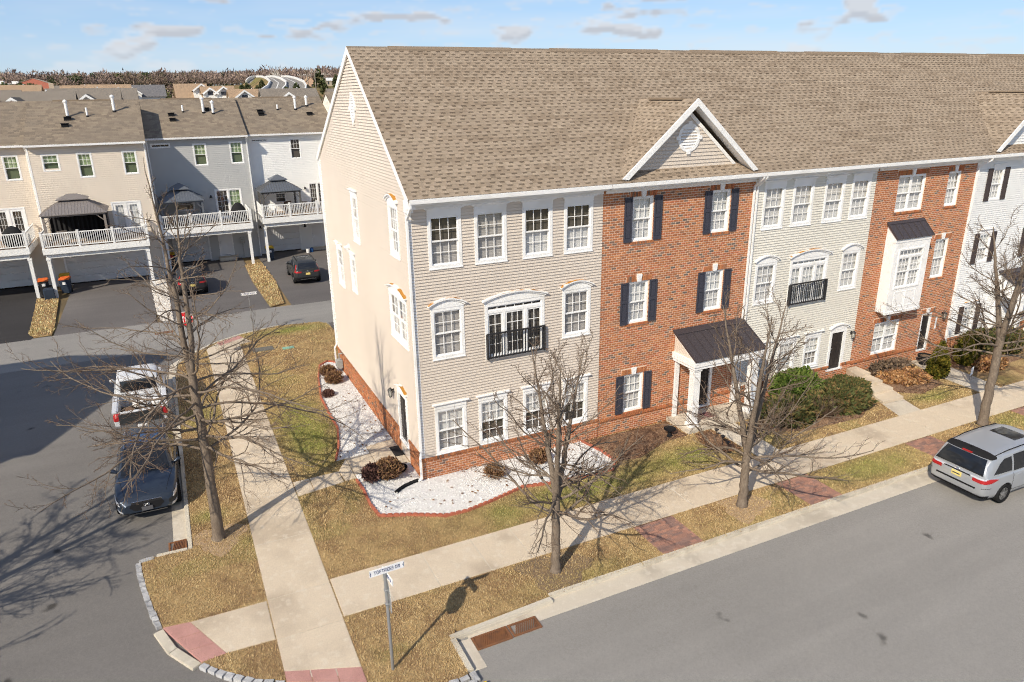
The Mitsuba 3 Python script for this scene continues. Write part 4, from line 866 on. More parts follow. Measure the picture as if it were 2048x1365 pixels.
# --- the alley behind, driveways and grass strips of the far row
FZ = RZ0
dv = struct('driveway'); it = unary_union([sbox(-13.55, 25.27, -8.2, 39.2), sbox(-7.6, 25.2, -1.5, 42.7), sbox(-.25, 25.2, 8.5, 43.2), sbox(1.05, 12.6, 60, 20.3)])
sheet(dv, it, FZ+.004, 'asphalt_drive', .02); sheet(struct('driveway'), sbox(-24, 25.1, -14.6, 39.5), FZ+.004, 'asphalt_black', .02)
gs = struct('lawn_strip'); strips = [Polygon([(-15.45, 35.2), (-14.1, 34.4), (-13.62, 26.4), (-13.65, 25.5), (-14.5, 25.4), (-14.85, 26.2)]), Polygon([(-1.62, 38.9), (-.28, 39.2), (-.20, 32.5), (-.60, 25.9), (-1.56, 25.35), (-1.75, 33.0)])]
for g in strips: pass
sheet(gs, unary_union(strips), FZ+.05, 'lawn', .06)
v, f, c = blades(unary_union(strips), 900, .03, .10, .012, 15); v[:, 2] += FZ+.06
put(struct('grass', None, 'stuff'), (v, f), 'vc_matt', color=np.clip(c*1.15, 0, .6)); labels['grass_001']['label'] = 'dry yellow grass strips between the driveways'
gr = Polygon([(-8.35, 37.2), (-7.55, 37.0), (-7.72, 25.0), (-7.95, 25.75), (-8.11, 27.0)]); gr = Polygon([(-8.55, 38.5), (-7.45, 38.5), (-7.25, 25.2), (-7.95, 25.6), (-8.11, 27.0)])
sheet(struct('gravel_strip'), gr, FZ+.03, 'gravel_base', .06); v, f, c = stones(gr, 7000, .03, .07, FZ+.035, 8, [(.72, .70, .66), (.62, .58, .53), (.56, .49, .42)]); put(struct('river_stones', 'white and tan stones between two driveways', 'stuff'), (v, f), 'vc_matt', color=c)
# ---------------------------------------------------------------- bare trees, shrubs
def unit(v): return v/(np.linalg.norm(v, axis=-1, keepdims=True)+1e-12)
def walk(r, base, d, length, k, wob, lift, crook=0.):
    "N wandering branches of k points"
    P = [base]; d = unit(d); step = (length/(k-1))[:, None]
    for i in range(k-1):
        d = unit(d+r.normal(0, wob, d.shape)+np.array([0, 0, 1.])*lift*(1 if np.isscalar(lift) else 1)); P.append(P[-1]+d*step)
    return np.stack(P, 1)
def kids(r, P, R, n, t0, t1, ang, lf, k, wob, lift, own, rf=.55, rmin=.0035, flat=1.0):
    "n side branches on each of the branches P"
    N, K, _ = P.shape; t = (t0+(t1-t0)*(np.arange(n)+r.uniform(.1, .9, (N, n)))/n)*(K-1); i = np.minimum(t.astype(int), K-2); f = (t-i)[..., None]; ix = np.arange(N)[:, None]
    base = P[ix, i]*(1-f)+P[ix, i+1]*f; d = unit(P[ix, i+1]-P[ix, i]); rad = R[ix, i]*(1-f[..., 0])+R[ix, i+1]*f[..., 0]
    side = r.normal(0, 1, d.shape)*np.array([1, 1, flat]); side = unit(side-(side*d).sum(-1, keepdims=True)*d); a = r.uniform(*ang, (N, n, 1)); d2 = d*np.cos(a)+side*np.sin(a)
    L = (np.linalg.norm(P[:, -1]-P[:, 0], axis=-1)[:, None]*lf*(1.15-t/(K-1)*.75)*r.uniform(.55, 1.2, (N, n))).ravel()
    Q = walk(r, base.reshape(-1, 3), d2.reshape(-1, 3), L, k, wob, lift); r0 = np.maximum(rad.ravel()*rf, rmin*1.15)
    return Q, r0[:, None]*(1-np.linspace(0, .72, k))[None]+rmin*.1, np.repeat(own, n)
def bare_tree(label, seed, trunk, leaders, limbs, group='bare street trees', sub=((7, .46), (5, .42), (3, .42)), rt=.0045, bark='bark', upper=(), sub2=((6, .42), (4, .40), (2, .42))):
    "trunk: [(x,y,z,r)...]; leaders: list of such; limbs: list of (base xyz, direction, length, radius)"
    r = np.random.default_rng(seed); k = thing('bare_tree', label, 'tree', group)
    def fine(c, n=14):
        c = np.array(c, float); t = np.linspace(0, len(c)-1, n); p = np.column_stack([np.interp(t, np.arange(len(c)), c[:, j]) for j in range(4)]); p[1:-1, :2] += r.normal(0, .012, (n-2, 2)); return p[None, :, :3], p[None, :, 3]
    P, R = fine(trunk, 18); part('trunk', k, tubes(P, R, 12)[:2], bark, smooth=True)
    for l in leaders: P, R = fine(l, 16); part('leader', k, tubes(P, R, 9)[:2], bark, smooth=True)
    tw = MB()
    for limbs, sub in ((limbs, sub), (upper, sub2)):
        if not len(limbs): continue
        B = np.array([l[0] for l in limbs], float); D = unit(np.array([l[1] for l in limbs], float)); L = np.array([l[2] for l in limbs], float); r0 = np.array([l[3] for l in limbs])
        lift = np.array([l[4] if len(l) > 4 else .03 for l in limbs])[:, None]
        P1 = walk(r, B, D, L, 14, .115, lift); R1 = r0[:, None]*(1-np.linspace(0, .80, 14))[None]+.003; own = np.arange(len(limbs))
        P2, R2, o2 = kids(r, P1, R1, sub[0][0], .10, 1.0, (.35, .85), sub[0][1], 10, .12, .02, own, flat=.7, rmin=rt*1.3)
        P3, R3, o3 = kids(r, P2, R2, sub[1][0], .1, 1.0, (.35, .85), sub[1][1], 7, .14, .02, o2, flat=.8, rmin=rt)
        P4, R4, o4 = kids(r, P3, R3, sub[2][0], .15, 1.0, (.4, .95), sub[2][1], 5, .15, .01, o3, rmin=rt*.85)
        v1, f1, i1 = tubes(P1, R1, 7); v2, f2, i2 = tubes(P2, R2, 5)
        for j in range(len(limbs)):
            a = f1[i1 == j]; b = f2[o2[i2] == j]; m = MB()
            for v, f in ((v1, a), (v2, b)):
                u, inv = np.unique(f, return_inverse=True); m.add(v[u], inv.reshape(-1, 3), raw=True)
            part('limb', k, m, bark, smooth=True)
        tw.add(*tubes(P3, R3, 4)[:2], raw=True).add(*tubes(P4, R4, 3)[:2], raw=True)
    part('twigs', k, tw, 'twig', smooth=True, kind='stuff')
    return k
r = np.random.default_rng(5)
def ring_limbs(c, z0, z1, n, l0, l1, r0, r1, el0, el1, lift=.02, bias=None):
    "limbs all round a leader from z0 to z1"
    out = []
    for i in range(n):
        t = (i+r.uniform(0, .6))/n; z = z0+(z1-z0)*t; a = i*2.399+r.uniform(-.35, .35); e = math.radians(el0+(el1-el0)*t+r.uniform(-9, 9)); x, y = c(z)
        out.append(((x, y, z), (math.cos(a)*math.cos(e), math.sin(a)*math.cos(e), math.sin(e)), (l0+(l1-l0)*t)*r.uniform(.75, 1.15), r0+(r1-r0)*t, lift))
    return out
tx, ty = -6.70, -.51
c0 = lambda z: (tx+.02*(z-5), ty)
lim = ring_limbs(lambda z: (tx, ty), 2.9, 5.4, 24, 4.9, 4.1, .042, .034, 4, 14, -.010)
up_ = ring_limbs(lambda z: (tx-.02-.03*(z-5.3), ty+.05), 5.5, 10.2, 20, 3.3, .7, .026, .009, 10, 50, .012)+ring_limbs(lambda z: (tx+.13+.02*(z-5.3), ty-.03), 5.7, 9.6, 16, 3.1, .7, .025, .009, 10, 50, .012)
bare_tree('tall bare tree with a thick trunk on the verge beside the dark blue car', 11, [(tx-.02, ty, -.05, .235), (tx-.01, ty, .18, .175), (tx, ty, 1.3, .150), (tx+.03, ty, 3.0, .135), (tx+.02, ty, 4.6, .125), (tx, ty, 5.35, .12)],
          [[(tx, ty, 5.3, .095), (tx-.06, ty+.05, 6.2, .082), (tx-.06, ty+.07, 7.6, .066), (tx-.12, ty+.06, 8.8, .042), (tx-.22, ty+.05, 10.2, .020), (tx-.25, ty+.02, 11.3, .006)], [(tx, ty, 5.25, .09), (tx+.14, ty-.03, 6.3, .078), (tx+.17, ty-.03, 7.6, .062), (tx+.20, ty-.02, 8.6, .042), (tx+.30, ty-.03, 9.6, .020), (tx+.33, ty-.05, 10.5, .006)]], lim, upper=up_, sub=((9, .46), (6, .44), (4, .46)))
def vase(x, y, h, fork, n, seed, label, spread=1.0, r0=.13, low=4, tilt=(0, 0), rt=.0044):
    global r
    r = np.random.default_rng(seed); lim = []; lead = []
    for i in range(3):
        a = i*2.1+r.uniform(-.3, .3); lead.append([(x+tilt[0], y+tilt[1], fork+.1*i, r0*.72)]+[(x+tilt[0]*(1+t*.5)+math.cos(a)*.75*spread*t, y+tilt[1]*(1+t*.5)+math.sin(a)*.75*spread*t, fork+.1*i+(h-fork-.6)*t, r0*.72*(1-t*.86)) for t in (.25, .5, .75, 1.0)])
    for l in lead:
        p = np.array(l); f = lambda z, p=p: (np.interp(z, p[:, 2], p[:, 0]), np.interp(z, p[:, 2], p[:, 1]))
        lim += ring_limbs(f, fork+.3, h-.9, 12, h*.40, h*.15, .030, .011, 12, 55, .030)
    lim += ring_limbs(lambda z: (x+tilt[0], y+tilt[1]), fork-.55, fork+.3, low, h*.50, h*.50, .042, .036, 8, 26, .012)
    bare_tree(label, seed, [(x, y, -.05, r0*1.35), (x, y, .2, r0*1.05), (x+tilt[0]*.5, y+tilt[1]*.5, fork*.5, r0*.95), (x+tilt[0], y+tilt[1], fork+.15, r0*.85)], lead, lim, sub=((8, .48), (5, .45), (4, .46)), rt=rt)
vase(1.66, -6.53, 6.9, 2.25, 9, 31, 'bare street tree in front of the beige end house, nearest the road sign', 1.25, .125, 8)
vase(8.66, -6.28, 7.1, 1.75, 9, 47, 'bare street tree in front of the brick house porch, middle of the verge', 1.5, .145, 9)
vase(21.2, -6.05, 8.3, 3.4, 9, 59, 'bare street tree at the right behind the silver minivan', 1.3, .165, 8)
lim = []
r = np.random.default_rng(77)
vase(-18.0, -3.4, 10.0, 2.4, 10, 71, 'bare street tree across the side street, outside the left edge', 1.7, .22, 9, rt=.012)
# ---- shrubs from many small leaves
def leaf_cloud(c, rad, n, size, cols, seed, shell=.55, up=.3, long=1.6, lump=.25, flatb=True, cone=False):
    r = np.random.default_rng(seed); d = unit(r.normal(0, 1, (n, 3))); q = shell+(1-shell)*r.random((n, 1))**.5
    w = 1+lump*(meshkit.fbm(d*2.2+seed, 3, seed)[:, None]-.5)*2; p = d*q*w
    if cone: h = (p[:, 2:]+1)/2; p[:, :2] *= np.clip(1.25-1.05*h, .08, 1.1)
    p = p*np.array(rad)+np.array(c)
    if flatb: p[:, 2] = np.maximum(p[:, 2], c[2]-rad[2]*.92)
    a = unit(d*.7+np.array([0, 0, up])+r.normal(0, .5, (n, 3))); b = unit(np.cross(a, r.normal(0, 1, (n, 3)))); s = size*r.uniform(.6, 1.4, (n, 1))
    v = np.stack([p-b*s*.5, p+a*s*long*.5+b*0, p+b*s*.5, p+a*s*long], 1); v = np.stack([p-b*s*.45, p+b*s*.45, p+a*s*long*.55+b*s*.5, p+a*s*long, p+a*s*long*.55-b*s*.5], 1)
    F = np.array([[0, 1, 2], [0, 2, 4], [4, 2, 3]]); f = (F[None]+(np.arange(n)*5)[:, None, None]).reshape(-1, 3)
    col = np.array(cols)[r.integers(0, len(cols), n)]*r.uniform(.7, 1.25, (n, 1)); return v.reshape(-1, 3), f, np.repeat(col, 5, 0)
def stems(c, h, n, spread, rad, seed, k=5):
    r = np.random.default_rng(seed); a = r.uniform(0, 6.28, n); e = r.uniform(.15, 1.0, n)*spread; D = np.column_stack([np.cos(a)*e, np.sin(a)*e, np.ones(n)]); B = np.array(c)+np.column_stack([np.cos(a), np.sin(a), 0*a])*.06*e[:, None]
    P = walk(r, B, D, h*r.uniform(.6, 1.1, n), k, .12, .0); return tubes(P, np.linspace(rad, rad*.4, k)[None].repeat(n, 0), 3)[:2]
def shrub(label, c, rad, n, size, cols, seed, cat='shrub', group=None, name='shrub', stem=True, **kw):
    k = thing(name, label, cat, group); v, f, col = leaf_cloud(c, rad, n, size, cols, seed, **kw); part('foliage', k, (v, f), 'vc_leaf', color=col)
    if stem: part('stems', k, stems((c[0], c[1], c[2]-rad[2]*.98), rad[2]*1.7, 40, 1.0, .010, seed), 'twig')
    return k
def twiggy(label, c, h, n, spread, seed, cols, group=None):
    k = thing('dormant_shrub', label, 'shrub', group); part('stems', k, stems(c, h, n, spread, .0055, seed), 'twig'); v, f, col = leaf_cloud((c[0], c[1], c[2]+h*.52), (h*spread*.75, h*spread*.75, h*.5), n*9, .035, cols, seed+1, shell=.25, up=.6, long=2.6); part('dry_leaves', k, (v, f), 'vc_leaf', color=col)
RB = [(.22, .13, .075), (.30, .18, .09), (.16, .085, .06), (.26, .15, .085)]; PR = [(.14, .075, .065), (.19, .105, .08), (.10, .055, .05)]
twiggy('round golden brown dormant shrub by the corner downspout', (-1.02, .62, 0), .72, 330, .85, 1, RB, 'brown shrubs in the white gravel')
twiggy('small purplish dormant shrub left of the golden brown one', (-1.60, .72, 0), .58, 260, .75, 2, PR, 'brown shrubs in the white gravel')
twiggy('brown grassy clump in the middle of the front gravel bed', (2.32, -.95, 0), .42, 190, 1.1, 3, RB, 'brown shrubs in the white gravel')
twiggy('brown clump by the brick plinth in the front gravel bed', (4.18, -.75, 0), .45, 190, 1.0, 4, RB, 'brown shrubs in the white gravel')
twiggy('rear brown clump in the side gravel bed near the gas meter', (-.85, 11.45, 0), .48, 200, 1.0, 5, RB, 'brown shrubs in the white gravel')
twiggy('brown clump just in front of the rear one in the side gravel bed', (-.80, 10.35, 0), .52, 220, 1.0, 6, RB, 'brown shrubs in the white gravel')
twiggy('low red brown tuft at the left rim of the side gravel bed', (-1.38, 8.9, 0), .26, 120, 1.2, 8, PR, 'brown shrubs in the white gravel')
GN = [(.085, .135, .028), (.12, .165, .035), (.055, .09, .02), (.14, .17, .05)]; JU = [(.10, .11, .04), (.075, .085, .035), (.15, .125, .05), (.19, .13, .06), (.06, .07, .03)]
YW = [(.16, .14, .025), (.10, .105, .02), (.07, .075, .018), (.20, .16, .03)]; DR = [(.40, .215, .09), (.47, .29, .15), (.30, .145, .065), (.22, .115, .07)]
shrub('bright green rounded shrub under the ground floor windows of the cream house', (16.5, -.85, .66), (1.25, .70, .68), 7000, .07, GN, 11, lump=.3)
shrub('sprawling dark juniper beside the front steps', (17.5, -2.30, .36), (1.55, .85, .42), 9000, .07, JU, 12, lump=.45, up=.1, long=2.4)
shrub('low juniper at the foot of the porch, behind the middle tree', (14.7, -2.25, .36), (1.25, .85, .42), 7000, .07, JU, 13, lump=.45, up=.1, long=2.4)
shrub('olive juniper against the steps below the cream house door', (19.0, -1.35, .28), (1.0, .8, .34), 6000, .065, JU, 14, lump=.4, up=.15, long=2.2)
k = thing('dormant_shrub', 'leafless twiggy shrub between the junipers', 'shrub'); part('stems', k, stems((16.2, -2.75, 0), .95, 420, 1.3, .006, 15, 6), 'twig')
shrub('cone shaped yellow green evergreen beside the black pot', (24.12, -2.05, .86), (.50, .50, .88), 5200, .075, YW, 16, cone=True, lump=.15, up=1.2, stem=False)
shrub('cone shaped evergreen to the right of the white yard sign', (26.75, -1.55, .80), (.56, .52, .82), 5000, .075, YW, 17, cone=True, lump=.2, up=1.2, stem=False)
shrub('dark olive shrub under the white house window', (28.5, -1.1, .65), (1.15, .75, .72), 5200, .08, JU, 18, lump=.35)
shrub('dark olive shrub behind the right street tree trunk', (30.2, -1.3, .62), (.95, .8, .68), 4600, .08, JU, 19, lump=.35)
shrub('olive shrub at the right edge beside the second porch', (32.9, -2.6, .7), (.9, .8, .75), 4200, .08, JU, 20, lump=.35)
shrub('heap of orange brown dead foliage in front of the bay house', (22.6, -1.5, .10), (1.25, .85, .24), 6000, .07, DR, 21, cat='dead foliage', name='dead_foliage', stem=False, lump=.5)
shrub('grey brown flattened perennials against the bay house wall', (22.9, -.5, .18), (1.4, .45, .32), 2600, .07, [(.17, .12, .085), (.23, .165, .11), (.12, .09, .07)], 22, cat='dead foliage', name='dead_foliage', lump=.5)
shrub('tan dead foliage beside the walk of the white house', (27.6, -2.25, .16), (.95, .5, .28), 2200, .08, DR, 23, cat='dead foliage', name='dead_foliage', stem=False, lump=.5)
# fallen leaves
def litter(label, polys, n, seed, cols, size=.05):
    m = MB(); C = []
    for pl in polys:
        P, r = scatter(pl, n, seed); n2 = len(P); A = r.uniform(0, 6.28, n2); s = size*r.uniform(.5, 1.3, n2); c, s_n = np.cos(A), np.sin(A); z = .012+r.uniform(0, .03, n2)
        cor = np.array([[-1, 0], [0, .6], [1, 0], [0, -.6]]); v = np.stack([np.column_stack([P[:, 0]+(cor[i, 0]*c-cor[i, 1]*s_n)*s, P[:, 1]+(cor[i, 0]*s_n+cor[i, 1]*c)*s, z+r.uniform(0, .02, n2)]) for i in range(4)], 1).reshape(-1, 3)
        m.add(v, (np.array([[0, 1, 2], [0, 2, 3]])[None]+(np.arange(n2)*4)[:, None, None]).reshape(-1, 3), raw=True); C.append(np.repeat(np.array(cols)[r.integers(0, len(cols), n2)]*r.uniform(.7, 1.2, (n2, 1)), 4, 0))
    put(struct('leaf_litter', label, 'stuff'), m, 'vc_matt', color=np.vstack(C))
litter('dry brown leaves strewn over the mulch beds', [mulch1, mulch2, mulch3, mulch4], 1600, 3, [(.33, .19, .10), (.26, .14, .075), (.42, .28, .17), (.18, .10, .065)], .045)
litter('few dead leaves on the white gravel', [bed1, bed2], 130, 5, [(.30, .17, .09), (.22, .12, .07)], .06)
# ---------------------------------------------------------------- vehicles: x forward from the rear bumper, y left, z up
from scipy.interpolate import PchipInterpolator
def paint(name, c, metal=.35, rough=.32): prin(name, c, rough, metallic=metal, clearcoat=.8, clearcoat_gloss=.9)
paint('paint_slate', (.040, .056, .085), .55, .26); paint('paint_silver', (.44, .46, .49), .5); paint('paint_white', (.62, .63, .65), .2); paint('paint_charcoal', (.045, .049, .053), .4); paint('paint_black', (.020, .020, .025), .2)
prin('car_glass', (.012, .014, .018), .06, specular=.7); prin('tyre', (.022, .022, .023), .85); prin('chrome', (.62, .62, .63), .18, metallic=1.0); prin('alloy', (.45, .46, .47), .3, metallic=.9)
prin('lamp_red', (.36, .012, .014), .15, clearcoat=1.0); prin('lamp_clear', (.62, .63, .66), .12, clearcoat=1.0, metallic=.3); prin('plastic_dark', (.022, .022, .024), .85); prin('plate_yellow', (.72, .58, .20), .5); prin('plate_white', (.75, .75, .76), .5)
prin('roof_glass', (.02, .05, .12), .05, specular=.8)
def solid(secs):
    "loft closed sections (S,M,3) to a manifold"
    S, M, _ = secs.shape; v = secs.reshape(-1, 3); i, j = np.meshgrid(np.arange(S-1), np.arange(M), indexing='ij'); j2 = (j+1) % M
    q = np.stack([i*M+j, i*M+j2, (i+1)*M+j2, (i+1)*M+j], -1).reshape(-1, 4); f = np.vstack([q[:, [0, 1, 2]], q[:, [0, 2, 3]]])
    c0, c1 = len(v), len(v)+1; v = np.vstack([v, secs[0].mean(0), secs[-1].mean(0)]); a = np.arange(M); b = (a+1) % M
    f = np.vstack([f, np.stack([np.full(M, c0), b, a], 1), np.stack([np.full(M, c1), (S-1)*M+a, (S-1)*M+b], 1)])
    m = m3.Manifold(m3.Mesh(np.ascontiguousarray(v, np.float32), np.ascontiguousarray(f, np.uint32)))
    if m.volume() < 0 or m.is_empty(): m = m3.Manifold(m3.Mesh(np.ascontiguousarray(v, np.float32), np.ascontiguousarray(f[:, ::-1], np.uint32)))
    return m
def stations(cols, n):
    c = np.array(cols, float); x = np.unique(np.concatenate([np.linspace(c[0, 0], c[-1, 0], n), c[:, 0]])); return np.column_stack([x]+[PchipInterpolator(c[:, 0], c[:, k])(x) for k in range(1, c.shape[1])])
def mirror(h):
    h = np.array(h); o = h[1:-1][::-1]*np.array([1, -1, 1]); return np.vstack([h, o])
def body_of(cols, n=34):
    S = []
    for x, zl, zb, hw, cr in stations(cols, n):
        d = zb-zl; S.append(mirror([(x, 0, zl), (x, .80*hw, zl), (x, .94*hw, zl+.05), (x, .985*hw, zl+.25*d), (x, hw, zl+.62*d), (x, .985*hw, zb-.10*min(1, d/.5)), (x, .955*hw, zb-.035), (x, .90*hw, zb), (x, .6*hw, zb+.65*cr), (x, 0, zb+cr)]))
    return solid(np.array(S))
def cabin_of(cols, n=30):
    S = []
    for x, zb, zr, hb, hr in stations(cols, n):
        k = max(zr-zb, .02); S.append(mirror([(x, 0, zb-.12), (x, hb, zb-.12), (x, hb, zb), (x, hb+(hr-hb)*.45+.012, zb+k*.45), (x, hr+.012, zb+k*.84), (x, hr-.03, zb+k*.955), (x, hr*.62, zr+.012), (x, 0, zr+.02)]))
    return solid(np.array(S))
def prism(poly, a0, a1, axis):
    "a prism: axis y: polygon in (x,z); axis x: polygon in (y,z); axis z: polygon in (x,y)"
    p = np.array(poly, float); area = np.sum(p[:, 0]*np.roll(p[:, 1], -1)-np.roll(p[:, 0], -1)*p[:, 1]); p = p if area > 0 else p[::-1]
    m = m3.Manifold.extrude(m3.CrossSection([p.tolist()]), a1-a0).translate((0, 0, a0))
    if axis == 'y': return m.rotate((90, 0, 0)).translate((0, 0, 0)).mirror((0, 1, 0)) if False else m.transform(np.array([[1, 0, 0, 0], [0, 0, 1, 0], [0, 1, 0, 0]], float)) 
    if axis == 'x': return m.transform(np.array([[0, 0, 1, 0], [1, 0, 0, 0], [0, 1, 0, 0]], float))
    return m
def flipfix(m): return m
def rbox(x0, x1, y0, y1, z0, z1): return m3.Manifold.cube((x1-x0, y1-y0, z1-z0)).translate((x0, y0, z0))
def grow(m, k=.008):
    b = np.array(m.bounding_box()); c = (b[:3]+b[3:])/2; s = 1+2*k/(b[3:]-b[:3]); return m.translate(tuple(-c)).scale(tuple(s)).translate(tuple(c))
class Car:
    def __init__(s, name, label, cat, body, cabin, M, paintm, wheels, rw, group=None):
        s.k = thing(name, label, cat, group); s.M = np.array(M); s.body, s.cabin, s.paint = body, cabin, paintm; s.b2, s.c2 = grow(body), grow(cabin, .007)
        full = body+cabin; wy = (np.array(body.bounding_box())[4])
        for x in wheels:
            for sg in (-1, 1): full -= m3.Manifold.cylinder(.5, rw+.06, rw+.06, 28).rotate((90, 0, 0)).translate((x, sg*wy+(.5 if sg > 0 else .5)-.25*(1+0*sg)+(.0), rw)) if False else m3.Manifold.cylinder(.30, rw+.055, rw+.055, 28).rotate((90, 0, 0)).translate((x, (wy+.02) if sg > 0 else -wy+.28, rw))
        s.full = full
        for i, x in enumerate(wheels):
            for sg in (-1, 1): s.wheel(x, sg*(wy-.115), rw, sg)
        s.seams = []
    def put(s, name, m, bsdf, smooth=30, parent=None, label=None):
        if isinstance(m, m3.Manifold) and m.is_empty(): return None
        v, f = arr(m); v = v @ s.M[:3, :3].T+s.M[:3, 3]; return part(name, parent or s.k, (v, f), bsdf, smooth=smooth, label=label)
    def wheel(s, x, y, r, sg):
        t = np.array([(.62*r, -.10), (.70*r, -.115), (.93*r, -.112), (r, -.08), (r, .08), (.93*r, .112), (.70*r, .115), (.62*r, .10)]); m = trimesh.creation.revolve(np.vstack([t, t[:1]]), sections=30); R = trimesh.transformations.rotation_matrix(math.pi/2, [1, 0, 0]); m.apply_transform(R); m.apply_translation([x, y, r]); w = s.put('wheel', m, 'tyre', 40)
        q = MB(); c = np.array([x, y+sg*.065, r])
        for i in range(5):
            a = i*2*math.pi/5+.3; d = np.array([math.cos(a), 0, math.sin(a)]); q.bar(c, c+d*r*.62, .05, 4, .035)
        q.bar(c-[0, sg*.03, 0], c+np.array([0, sg*.025, 0]), .075, 12); v = trimesh.creation.annulus(.55*r, .67*r, .06, sections=30); v.apply_transform(R); v.apply_translation([x, y+sg*.06, r]); q.mesh(v); s.put('rim', q, 'alloy', 30, w)
        s.put('hub', m3.Manifold.cylinder(.05, r*.6, r*.6, 24).rotate((90, 0, 0)).translate((x, y+sg*.02+.025, r)), 'plastic_dark', 30, w)
    def skin(s, name, region, bsdf, cabin=False, label=None, k=None):
        src = (s.c2 if cabin else s.b2) if k is None else grow(s.cabin if cabin else s.body, k); core = s.cabin if cabin else s.body
        return s.put(name, src ^ region, bsdf, 30, label=label)
    def both(s, name, poly, y0, y1, bsdf, cabin=False):
        for sg in (1, -1): s.skin(name, prism(poly, y0 if sg > 0 else -y1, y1 if sg > 0 else -y0, 'y'), bsdf, cabin)
    def finish(s): s.put('body', s.full, s.paint, 33)
    def lines(s, polys):
        "shut lines of the doors: thin dark skins"
        for sg in (1, -1):
            for p, q in polys:
                p, q = np.array(p, float), np.array(q, float); d = (q-p)/np.linalg.norm(q-p)*.0; n = np.array([-(q-p)[1], (q-p)[0]]); n = n/np.linalg.norm(n)*.007
                s.skin('seam', prism([p-n, q-n, q+n, p+n], .55 if sg > 0 else -1.2, 1.2 if sg > 0 else -.55, 'y'), 'plastic_dark', k=.0035)
def handle(c, x, z, y):
    for sg in (1, -1): c.put('door_handle', rbox(x-.09, x+.09, sg*y-.02, sg*y+.02, z-.018, z+.018), c.paint)
def mirrors(c, x, z, y, bsdf=None):
    for sg in (1, -1):
        m = m3.Manifold.hull(m3.Manifold.sphere(.085, 16).scale((.75, 1.1, .85)).translate((x, sg*(y+.13), z))+m3.Manifold.sphere(.05, 12).translate((x+.03, sg*(y+.02), z-.05))); c.put('mirror', m, bsdf or c.paint, 40)
def place(x, y, ang): c, s_n = math.cos(ang), math.sin(ang); return np.array([[c, -s_n, 0, x], [s_n, c, 0, y], [0, 0, 1, RZ0+.004], [0, 0, 0, 1]])
SUVB = [(0, .50, .98, .70, .01), (.05, .40, 1.0, .80, .01), (.25, .30, 1.04, .89, .01), (.9, .25, 1.06, .94, .01), (1.6, .24, 1.05, .95, .01), (2.6, .24, 1.03, .95, .01), (3.25, .24, 1.02, .945, .05), (3.8, .25, .985, .93, .075), (4.3, .27, .90, .885, .07), (4.55, .32, .80, .80, .05), (4.68, .40, .68, .64, .03)]
SUVC = [(.10, 1.0, 1.12, .80, .72), (.30, 1.02, 1.40, .84, .68), (.55, 1.03, 1.56, .87, .685), (1.0, 1.04, 1.64, .885, .70), (1.7, 1.04, 1.675, .885, .70), (2.3, 1.03, 1.65, .88, .68), (2.75, 1.03, 1.46, .87, .69), (3.1, 1.03, 1.22, .85, .72), (3.3, 1.02, 1.06, .83, .76)]
